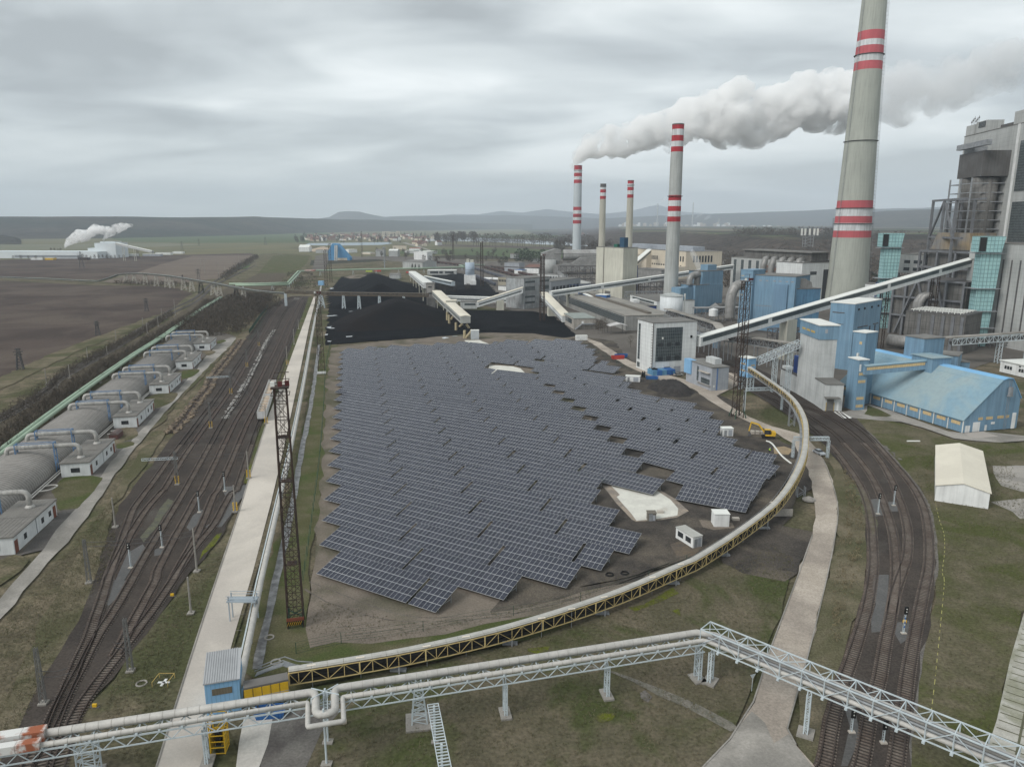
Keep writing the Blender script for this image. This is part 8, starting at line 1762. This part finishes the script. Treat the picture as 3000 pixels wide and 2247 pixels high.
woodr(2130,2560,700,795,1500,13,'bare brown woodland covering the slope behind the power plant'); woodr(2560,3000,690,800,500,13,'bare woodland on the slope behind the boiler plant'); woodr(1780,2140,690,730,400,14,'brown woodland left of the slim tall chimney'); woodr(2150,2480,684,690,260,16,'dark belt of trees on the crest behind the giant chimney')
scatter('grass_tufts','dry tufts of grass and weeds over the front meadow',inpoly([(1000,2060),(1020,2025),(1500,1895),(2000,1720),(2260,1600),(2330,1640),(2190,2040),(2060,2250),(900,2250)]),5200,.35,.05,7,m=mat('tuft_straw',(.20,.17,.11),(.12,.12,.06),sc=.3),cat='grass',twl=.9)
scatter('grass_tufts','dry tufts of grass on the verges beside the left tracks',inpoly([(-50,2240),(-50,1900),(100,1720),(250,1560),(350,1440),(330,1640),(200,1860),(60,2130),(0,2240)]),3200,.35,.05,7,m=MATS['tuft_straw'],cat='grass',twl=.9)
scatter('grass_tufts','dry tufts of grass on the verge between tracks and concrete road',inpoly([(660,1620),(610,1720),(500,2020),(440,2230),(250,2230),(340,1990),(560,1690)]),1800,.3,.05,7,m=MATS['tuft_straw'],cat='grass',twl=.9)
scatter('grass_tufts','tufts of grass on the right meadow beside the curved tracks',inpoly([(2640,1300),(2950,1320),(3050,1600),(2960,1900),(2880,2240),(2680,2240),(2740,1700),(2720,1480)]),3600,.35,.05,7,m=MATS['tuft_straw'],cat='grass',twl=.9)
scatter('weeds','weeds and litter on the bare soil round the solar tables',inpoly([(905,1850),(940,1760),(1230,1830),(1460,1790),(1700,1730),(1900,1660),(1700,1760),(1300,1850),(1050,1885)]),700,.25,.05,6,m=MATS['tuft_straw'],cat='weeds',twl=.9)
# --- distant village and other houses
def house(w,d,h,wall,roof,name='village_house'):
    t=bpy.data.objects.new(name,None); S.collection.objects.link(t); b=MB(); b.extr([(-d/2,0),(d/2,0),(d/2,h),(0,h+d*.38),(-d/2,h)],'x',-w/2,w/2); b.build('walls',wall,t)
    b=MB()
    for s in (-1,1): b.add([(-w/2-.3,s*(d/2+.4),h-.3),(w/2+.3,s*(d/2+.4),h-.3),(w/2+.3,0,h+d*.38+.1),(-w/2-.3,0,h+d*.38+.1),(-w/2-.3,s*(d/2+.4),h),(w/2+.3,s*(d/2+.4),h),(w/2+.3,0,h+d*.38+.5),(-w/2-.3,0,h+d*.38+.5)],[(0,1,2,3),(7,6,5,4),(0,4,5,1),(1,5,6,2),(2,6,7,3),(3,7,4,0)])
    b.build('roof',roof,t); return t
M_pink=mat('brown_render',(.38,.27,.22)); M_dtile=mat('dark_tiles',(.16,.10,.085))
hs=[house(16,11,6,M_cream,M_tile),house(18,12,7,M_pink,M_tile),house(14,10,7,M_white,M_dtile),house(20,11,6,M_cream,M_dtile)]
plant(hs,[(random.uniform(895,1215),random.uniform(689,708)) for i in range(80)]+[(random.uniform(1215,1290),random.uniform(698,722)) for i in range(14)],'small red or brown roofed house in the distant village','house','houses of the distant village',sc=(.9,1.5))
hs=[house(13,9,5,M_white,M_tile),house(12,9,5,M_cream,M_dtile)]
plant(hs,[(random.uniform(1695,1765),random.uniform(684,693)) for i in range(12)],'small pale house on the rise behind the beige chimneys','house','houses behind the beige chimneys',sc=(1,1.8))
hs=[house(12,9,5,M_white,M_tile,'farm_house')]
pts=[]
for x,y in ((2398,692),(2406,692),(2022,713),(2030,714),(2038,712)):
    p=at(x,y,30); pts.append(Vector((p.x,p.y,hterr(p.x,p.y))))
plant(hs,pts,'small farmhouse with red roof on the wooded plateau','house','farmhouses on the plateau',sc=(1.1,1.6))
for a,c,yt,lb in ((1120,1142,679,'left block of the big cream apartment house in the distant village'),(1143,1160,681,'middle block of the cream apartment house in the distant village'),(1161,1171,678,'right tower of the cream apartment house in the distant village')):
    s=simple(lb,(a,693),(c,693),yt,20,M_cream,M_groof,'apartment_block','apartment block'); s.row('f',6,.05,.95,s.h*.2,s.h*.85,M_glassd,.35)
simple('white and blue striped office block behind the coal yard',(1213,768),(1252,769),738,18,M_white,M_wroof,'office_block','office block')
ob=bpy.data.objects['office_block']; W=ob.children[0].dimensions.x; hb=ob.children[0].dimensions.z
for z0,z1,m_ in ((.48,.76,mat('office_blue',(.10,.26,.60))),(.18,.26,M_glassd),(.32,.40,M_glassd),(.84,.90,M_glassd),(.04,.12,M_glassd)):
    b=MB()
    if z0==.48: b.box((-.1,-.12,hb*z0),(W+.1,-.01,hb*z1)); b.build('blue_stripe',m_,ob)
    else:
        for k in range(7): b=MB(); b.box((W*(.06+.13*k),-.2,hb*z0),(W*(.13+.13*k),-.01,hb*z1)); b.build('window',m_,ob)
# blue sloping building
A=at(962,763); B=at(1017,764); Wb=(B-A).length; hq=ht(714,A.y); t=thing('sloped_bunker','bright blue building with one long sloping side behind the coal yard','building',A,0); b=MB(); b.extr([(0,0),(Wb,0),(Wb,hq*.16),(Wb*.46,hq*.97),(Wb*.22,hq),(0,hq*.55)],'y',0,22); b.build('shell',mat('bright_blue_sheet',(.09,.27,.48),(.08,.24,.43),sc=.05),t); b=MB(); b.box((Wb*.42,-.5,0),(Wb*.88,-.05,hq*.14)); b.build('base_strip',M_cream,t)
for x in (.38,.46): b=MB(); b.tube([(Wb*x,-14,-5),(Wb*x,-4,hq*.9)],1.6,8); b.build('column',M_gclad,t)
for lb,pl,pr,yt,D,wl,rf,gb_,wn in [('grey barn with arched roof, left of the pair behind the coal heap',(1101,752),(1124,752),735,30,M_gclad,M_groof,3,0),('pale barn with white roof, right of the pair behind the coal heap',(1139,752),(1165,752),735,34,M_gclad,M_wroof,3,0),
  ('brown striped low building in the industrial estate',(1151,731),(1190,731),720,14,M_cream,M_tile,0,0),('low building with a red roof behind the white-blue office block',(1199,737),(1232,737),728,20,M_white,M_red,0,0),('large pale grey shed left of the long low building behind the coal',(1180,786),(1238,788),768,40,M_gclad,M_groof,3,0),
  ('small rounded shed at the back edge of the coal heap',(1141,817),(1171,817),806,14,M_gclad,M_groof,2,0),('white tent-like hall left of the blue sloping building',(876,738),(906,738),725,26,M_white,M_wroof,6,0),('grey shed left of the blue sloping building',(925,742),(958,742),733,26,M_gclad,M_groof,0,0),('white hall right of the blue sloping building',(1010,740),(1022,741),731,22,M_white,M_wroof,0,0),
  ('house with small white annexes near the industrial estate',(1060,745),(1085,746),740,14,M_cream,M_wroof,0,0),('white hall at the right of the industrial estate',(1232,742),(1262,744),735,18,M_white,M_wroof,0,0),('long shed with white roof beside the sidings',(1185,742),(1212,743),734,18,M_gclad,M_wroof,0,0),
  ('brown-roofed grey building with orange panels',(1478,795),(1521,796),770,24,M_gwall,M_groof,0,0),('white hall with brown-red gable beside the orange panelled house',(1537,800),(1578,802),783,26,M_white,M_tile,4,0),('white and blue small house below the orange panels',(1507,802),(1530,803),791,12,M_white,M_ctb,0,0),
  ('beige windowed house beside the sidings',(1459,836),(1490,838),812,14,mat('beige_wall',(.36,.33,.26)),M_groof,0,6),('low white house below the beige windowed house',(1460,850),(1500,854),838,12,M_white,M_groof,0,0),('grey hall at the right end of the field road',(1495,757),(1520,757),744,20,M_gclad,M_tile,0,0),
  ('white flat building behind the transfer building',(1575,822),(1645,826),803,14,M_wconc,M_groof,0,8),('long pale factory hall behind the sidings',(1600,782),(1640,784),772,20,M_gclad,M_groof,0,0),('grey wide shed between sidings and ducts',(1560,768),(1600,769),759,20,M_gclad,M_groof,0,0)]:
    simple(lb,pl,pr,yt,D,wl,rf,gable=gb_,wn=wn)
lb2=simple('long low building with three shallow roofs and dark windows behind the coal galleries',(1252,806),(1336,806),793,18,M_gclad,M_wroof,wn=0); lb2.pan('f',.1,.38,lb2.h*.35,lb2.h*.8,M_glassd); lb2.pan('f',.42,.54,lb2.h*.35,lb2.h*.8,M_glassd); lb2.pan('f',.62,.92,lb2.h*.35,lb2.h*.8,M_glassd)
p=at(1494,794); q=at(1510,795)
for k,(x,lb) in enumerate(((1494,'left orange panel on the grey building'),(1504,'right orange panel on the grey building'))):
    a=atY(x,793,at(1478,795).y-1.0); a.z=0; b=MB(); b.box((a.x,a.y,0),(a.x+5,a.y+.8,ht(776,a.y))); tag(b.build('orange_panel',M_orange,None,a),lb,'panel')
# rail sidings and goods trains
def train(pa,pb,n,label,m,h=3.6):
    a,c=at(*pa),at(*pb); d=(c-a); L1=d.length/n; rz=math.atan2(d.y,d.x); proto=None
    for i in range(n):
        p=a+d*(i/n)
        if proto is None:
            t=thing('goods_wagon',label,'wagon',p,rz,'dark goods wagons in the sidings'); b=MB(); b.box((0,-1.5,1.1),(L1-1.2,1.5,h)); b.box((.3,-1.3,h),(L1-1.5,1.3,h+.1)); b.build('body',m,t); b=MB(); [b.box((x-.9,-1.0,.1),(x+.9,1.0,1.0)) for x in (2,L1-3.2)]; b.build('bogies',M_black,t)
            b=MB(); [b.box((x-.1,-1.6,1.2),(x+.1,-1.51,h)) for x in [L1*.1*k for k in range(1,9)]]; b.build('ribs',M_rail,t); proto=t
        else: dup(proto,p,rz)
M_wg=mat('wagon_brown',(.11,.06,.05),(.07,.05,.05)); M_wgb=mat('wagon_grey',(.12,.13,.16))
train((1252,768),(1370,782),10,'brown goods wagon in the siding beside the blue and white office block',M_wg); train((1390,790),(1520,830),11,'grey goods wagon in the long train right of the pale blue silo',M_wgb); train((1420,786),(1540,820),10,'brown goods wagon in the second train right of the pale blue silo',M_wg); train((1440,783),(1560,812),9,'brown goods wagon in the rearmost train before the orange house',M_wg); train((1392,812),(1450,838),5,'grey wagon in the front siding below the pale blue silo',M_wgb)
a=at(1418,822); t=thing('tank_wagon','white tank wagon group beside the lattice tower in the sidings','wagon',a,-.45); b=MB()
for k in range(2): b.tube([(k*13,0,2.4),(k*13+11.5,0,2.4)],1.7,12)
b.build('tank',M_white,t); b=MB(); b.box((0,-1.2,.2),(25,1.2,1.0)); b.build('underframe',M_black,t)
pipeline([(1392,778,9),(1480,782,9),(1580,786,9)],9,.8,'dark pipe bridge over the rail sidings behind the pale blue silo',m=M_dsteel,legm=M_dsteel)
# vehicles behind the coal heap
for x,y,m_,lb in ((1072,799,mat('lime_paint',(.45,.55,.08)),'yellow-green lorry behind the back coal heap'),(1098,798,M_red,'red lorry behind the back coal heap'),(1190,802,M_red,'small red vehicle at the far gallery end')):
    t=thing('lorry',lb,'lorry',at(x,y),.1); b=MB(); b.box((0,-1.3,1),(7,1.3,3.0)); b.build('body',m_,t); b=MB(); b.box((7.2,-1.2,.8),(9.2,1.2,3.2)); b.build('cab',m_,t); b=MB(); [b.tube([(x_,-1.35,.5),(x_,1.35,.5)],.5,10) for x_ in (1.2,2.6,8)]; b.build('wheels',M_black,t)
# --- coal heaps
prof=lambda pk: (lambda d,x,y,m: pk*min(1,(d/m)*1.08))
heap('coal_heap',[(968,872),(972,852),(1010,833),(1060,822),(1110,822),(1180,832),(1240,850),(1262,868),(1262,895),(1230,905),(1150,900),(1050,902),(975,905)],prof(17),M_coal,'big flat-topped black coal heap behind the lattice conveyor bridge','coal heap',rough=.9,res=5,kind=None)
heap('coal_heap',[(975,958),(985,940),(1030,915),(1090,902),(1160,898),(1250,905),(1330,918),(1350,935),(1310,955),(1200,965),(1080,970),(1000,972)],prof(14),M_coalb,'brownish-black coal heap in front of the lattice conveyor bridge','coal heap',rough=.7,res=4)
heap('coal_heap',[(1290,860),(1330,846),(1380,838),(1430,848),(1458,860),(1430,868),(1350,868)],prof(5.5),M_coal,'low black coal heap right of the junction tower','coal heap',rough=.5,res=4)
heap('coal_heap',[(1275,818),(1300,808),(1345,806),(1360,812),(1355,826),(1310,828)],prof(4.5),M_coal,'small far coal heap beside the pale blue silo','coal heap',rough=.5,res=5)
heap('coal_heap',[(1010,1000),(1100,985),(1250,975),(1400,965),(1560,945),(1640,960),(1655,978),(1560,972),(1420,972),(1240,986),(1080,998)],prof(1.8),M_coal,'long low bank of coal along the far edge of the solar field','coal heap',rough=.8,res=4)
heap('earth_heap',[(1010,812),(1050,806),(1090,808),(1080,815),(1030,817)],prof(2.5),M_soil,'pale low earth heap behind the back coal heap','heap',rough=.8,res=5)
heap('sand_heap',[(905,733),(940,728),(975,730),(985,736),(930,738)],prof(8),mat('sand_pile',(.42,.33,.24),(.36,.29,.22),sc=.02),'pale brown sand heap behind the blue sloping building','heap',rough=2,res=14)
# --- white factory on the left
A=at(-60,757); B=at(287,758); fh=simple('very long low white factory hall far left beyond the fields',(-60,757),(287,758),738,70,mat('factory_white',(.66,.70,.71),(.58,.62,.64),sc=.02),mat('factory_roof',(.60,.65,.66),(.5,.55,.57),sc=.02),'factory_hall','factory'); fh.pan('f',.3,.86,fh.h*.1,fh.h*.5,mat('shade_grey',(.25,.27,.29)),'dock_wall')
simple('tall white stepped factory block beside the long white hall',(281,756),(342,756),713,50,MATS['factory_white'],MATS['factory_roof'],'factory_block','factory'); simple('small white step at the left of the factory block',(260,755),(281,755),728,40,MATS['factory_white'],MATS['factory_roof'],'factory_block','factory'); simple('highest part of the white factory block with flat top',(298,753),(340,753),709,30,MATS['factory_white'],MATS['factory_roof'],'factory_block','factory')
gallery(atY(342,718,1450),atY(448,742,1400),'thin sloping gallery right of the white factory block',5,4,M_gclad,M_wroof,None,legs=((.18,'x'),(.5,'x')))
for a,c,yt,lb in ((378,400,745,'white shed right of the white factory, nearest to it'),(418,470,745,'grey shed row right of the white factory'),(506,535,738,'white low shed beside the far pylons'),(455,500,741,'group of pale sheds left of the far pylons'),(90,125,756,'pale van-like shed before the factory hall'),(132,155,756,'yellow shed before the factory hall'),(228,255,756,'dark red shed before the factory hall')):
    simple(lb,(a,yt+6),(c,yt+6),yt,12,{132:M_yelb,228:M_rust,418:M_gwall}.get(a,M_white),M_wroof if a not in (228,) else M_rust)
def pylon(px,yt,label):
    p=at(*px); h=ht(yt,p.y); t=thing('pylon',label,'pylon',p,.4,'electricity pylons'); b=MB(); w_=h*.13; 
    for sx in (-1,1):
        for sy in (-1,1): b.beam((sx*w_,sy*w_,0),(sx*.4,sy*.4,h),.4)
    for k in range(7):
        f,g_=k/7,(k+1)/7; a,c=w_*(1-f)+.4*f,w_*(1-g_)+.4*g_
        for s in (-1,1): b.beam((-a*s,-a,h*f),(c*s,-c,h*g_),.25); b.beam((a,-a*s,h*f),(c,c*s,h*g_),.25)
    b.build('lattice',M_dsteel,t); b=MB()
    for z,l in ((.95,.14),(.83,.2),(.71,.16)): b.beam((-h*l,0,h*z),(h*l,0,h*z),.4)
    b.build('cross_arms',M_dsteel,t)
for i,(px,yt,lb) in enumerate((((240,786),737,'pylon on the ploughed field before the white factory'),((534,738),708,'far pylon above the sheds right of the factory'),((405,757),726,'pylon right of the factory trees'),((583,830),788,'pylon beside the light field near the belt conveyor'),((535,820),806,'small pylon behind the rising belt conveyor'),((287,982),940,'faint pylon on the near ploughed field verge'),((430,912),874,'faint pylon in the near ploughed field'),((60,1083),1020,'pylon on the verge at the left edge'),((778,718),695,'pylon among trees left of the village'),((583,720),700,'distant pylon before the wooded ridge'))): pylon(px,yt,lb)
# --- distant industrial town on the plateau
Yt=8200.
random.seed(11); proto=None; kk=0
M_town=mat('town_panel',(.42,.37,.31),(.36,.33,.30),sc=.002)
for i in range(58):
    x=random.uniform(1800,2130) if i<44 else random.uniform(2130,2300); wpx=random.uniform(4,10); hp=random.uniform(4,11) if i<44 else random.uniform(1.5,3); a=atY(x,661,Yt+random.uniform(-400,600)); z=hterr(a.x,a.y); b=MB(); W_=wpx*3.8; H_=hp*3.9
    b.box((0,0,-2),(W_,25,H_)); b.box((W_*.3,5,H_),(W_*.6,15,H_+3)); q=b.build('apartment_block',M_town if i%3 else M_white); q.location=(a.x,a.y,z); tag(q,'tiny pale tower block of the distant industrial town on the plateau' if i<44 else 'tiny white shed at the right end of the distant town','apartment block' if i<44 else 'shed','blocks of the distant industrial town' if i<44 else 'sheds of the distant town')
for x,yt,lb in ((1925,597,'left thin chimney of the distant industrial town'),(2028,594,'right thin chimney of the distant industrial town'),(2106,640,'third short chimney of the distant industrial town')):
    a=atY(x,660,Yt); z=hterr(a.x,a.y); t=thing('distant_chimney',lb,'chimney',(a.x,a.y,z)); b=MB(); b.lathe([(7,0),(4.5,ht(yt,Yt)-z)],(0,0,0),10); b.build('shaft',M_gclad,t)
# --- smoke and steam
def plume(name,label,path,Y,dens,vox,disp,n=6,wisp=0,col=(.992,.992,.99),seed=1,squash=.8,dY=0,grp=None):
    rnd=random.Random(seed); bm=MB()
    import bmesh
    pts=[(atY(x,y,Y+dY*i/len(path)),r*(Y+dY*i/len(path))/F_PX) for i,(x,y,r) in enumerate(path)]
    me=bpy.data.meshes.new(name); bmm=bmesh.new()
    def ball(c,r): bmesh.ops.create_icosphere(bmm,subdivisions=2,radius=r,matrix=Matrix.Translation(c)@Matrix.Diagonal((1,1,rnd.uniform(.85,1.05),1)))
    for (p,r),(q,r2) in zip(pts,pts[1:]+[pts[-1]]):
        m_=max(1,int((q-p).length/(max(r,1)*.45)))
        for i in range(m_):
            t=i/m_; c=p.lerp(q,t); rr=r+(r2-r)*t
            ball(c,rr*.62)
            for k in range(n):
                d=Vector((rnd.gauss(0,1),rnd.gauss(0,1),rnd.gauss(0,1))).normalized(); s=rr*rnd.uniform(.22,.5); ball(c+d*(rr*.98-s)*rnd.uniform(.8,1.0),s)
    bmm.to_mesh(me); bmm.free(); o=bpy.data.objects.new(name,me); S.collection.objects.link(o)
    c0=pts[0][0].copy(); me.transform(Matrix.Translation(-c0)); o.location=c0
    rm=o.modifiers.new('r','REMESH'); rm.mode='VOXEL'; rm.voxel_size=vox; rm.use_smooth_shade=True
    for k,(s,a) in enumerate(disp):
        tx=bpy.data.textures.new('puff','CLOUDS'); tx.noise_scale=s; tx.noise_depth=3; dm=o.modifiers.new('d','DISPLACE'); dm.texture=tx; dm.strength=a; dm.mid_level=.45; dm.texture_coords='LOCAL'
    m=bpy.data.materials.new('steam_%s'%dens); m.use_nodes=True; t=m.node_tree; t.nodes.clear(); ou=t.nodes.new('ShaderNodeOutputMaterial'); v=t.nodes.new('ShaderNodeVolumePrincipled'); v.inputs['Color'].default_value=(*col,1); v.inputs['Density'].default_value=dens; v.inputs['Anisotropy'].default_value=.1; t.links.new(v.outputs[0],ou.inputs['Volume']); me.materials.append(m)
    if wisp:
        tc_=t.nodes.new('ShaderNodeTexCoord'); nz_=t.nodes.new('ShaderNodeTexNoise'); nz_.inputs['Scale'].default_value=wisp; nz_.inputs['Detail'].default_value=5; nz_.inputs['Roughness'].default_value=.62; nz_.inputs['Distortion'].default_value=.6; t.links.new(tc_.outputs['Object'],nz_.inputs['Vector'])
        mr=t.nodes.new('ShaderNodeMapRange'); mr.inputs[1].default_value=.40; mr.inputs[2].default_value=.57; mr.inputs[3].default_value=0.0; mr.inputs[4].default_value=dens*2.2; t.links.new(nz_.outputs[0],mr.inputs[0]); t.links.new(mr.outputs[0],v.inputs['Density'])
    tag(o,label,'smoke plume' if 'smoke' in name else 'steam plume',grp,'stuff'); return o
PP=[(1689,484,9),(1694,473,15),(1708,450,27),(1740,428,38),(1790,417,50),(1840,405,52),(1890,392,56),(1940,388,62),(2002,363,68),(2070,340,85),(2144,330,106),(2205,345,92),(2280,320,88),(2381,295,95),(2476,296,84)]
plume('smoke_plume','huge billowing white smoke plume drifting right from the first chimney',PP,1680,.05,5,((60,34),(22,17)),n=18,wisp=.028,seed=4)
plume('smoke_plume','dense root of the smoke plume just leaving the first chimney',[(1688,486,9),(1691,478,12),(1698,464,19),(1712,446,27),(1730,434,30)],1675,.09,3,((30,12),(10,6)),n=12,seed=8)
P2=[(2476,296,84),(2560,285,88),(2650,275,88),(2750,260,88),(2850,225,80),(2950,200,74),(3060,185,70),(3200,150,70)]
plume('smoke_plume','thinning grey end of the smoke plume behind and right of the giant chimney',P2,1680,.010,9,((90,55),(30,26)),n=9,wisp=.014,seed=9,col=(.96,.965,.97))
plume('steam_plume','left white steam plume leaning right over the white factory hall',[(191,730,3),(197,717,10),(215,702,17),(240,690,21),(266,680,20),(288,676,17),(310,672,12)],1480,.12,4,((26,14),(9,5)),n=9,wisp=.09,seed=3)
plume('steam_plume','right white steam plume rising from the tall factory block',[(302,708,4),(312,695,10),(328,680,15),(345,668,16),(364,662,14),(384,662,9)],1480,.09,4,((26,14),(9,5)),n=8,wisp=.09,seed=5)
plume('steam_plume','steam puff rising from the fat duct bends of the blue filter building',[(2052,792,5),(2046,780,8),(2042,765,10),(2034,752,10),(2028,738,7)],500,.12,1,((8,3.5),(3,1.3)),n=6,seed=2)
plume('steam_plume','steam puff behind the grey transfer building',[(1655,832,2),(1657,822,4),(1652,812,5),(1645,804,6),(1636,798,5)],780,.10,1,((8,3.5),(3,1.3)),n=6,seed=2)
for i,(x,y,lb) in enumerate(((1930,596,'faint smoke drifting from the left thin distant chimney'),(1944,640,'steam beside the left thin distant chimney'),(2036,640,'steam at the foot of the right thin distant chimney'),(2056,648,'steam right of the right thin distant chimney'),(1880,632,'small steam puff left of the distant chimneys'))):
    plume('steam_plume',lb,[(x,y+6,2),(x+4,y,4),(x+12,y-8,7),(x+22,y-14,7)] if i!=4 else [(x,y+3,2),(x+2,y-2,3)],Yt,.008,14,((90,40),),n=5,seed=20+i)
# --- haze
b=MB(); b.box((-21000,-420,-1.6),(21000,21500,900)); m=bpy.data.materials.new('haze'); m.use_nodes=True; t=m.node_tree; t.nodes.clear(); ou=t.nodes.new('ShaderNodeOutputMaterial'); v=t.nodes.new('ShaderNodeVolumePrincipled'); v.inputs['Color'].default_value=(.76,.85,.95,1); v.inputs['Density'].default_value=8.5e-5; t.links.new(v.outputs[0],ou.inputs['Volume']); hz_=b.build('haze',m); hz_['kind']='stuff'; hz_['label']='thin pale air haze over the whole scene'
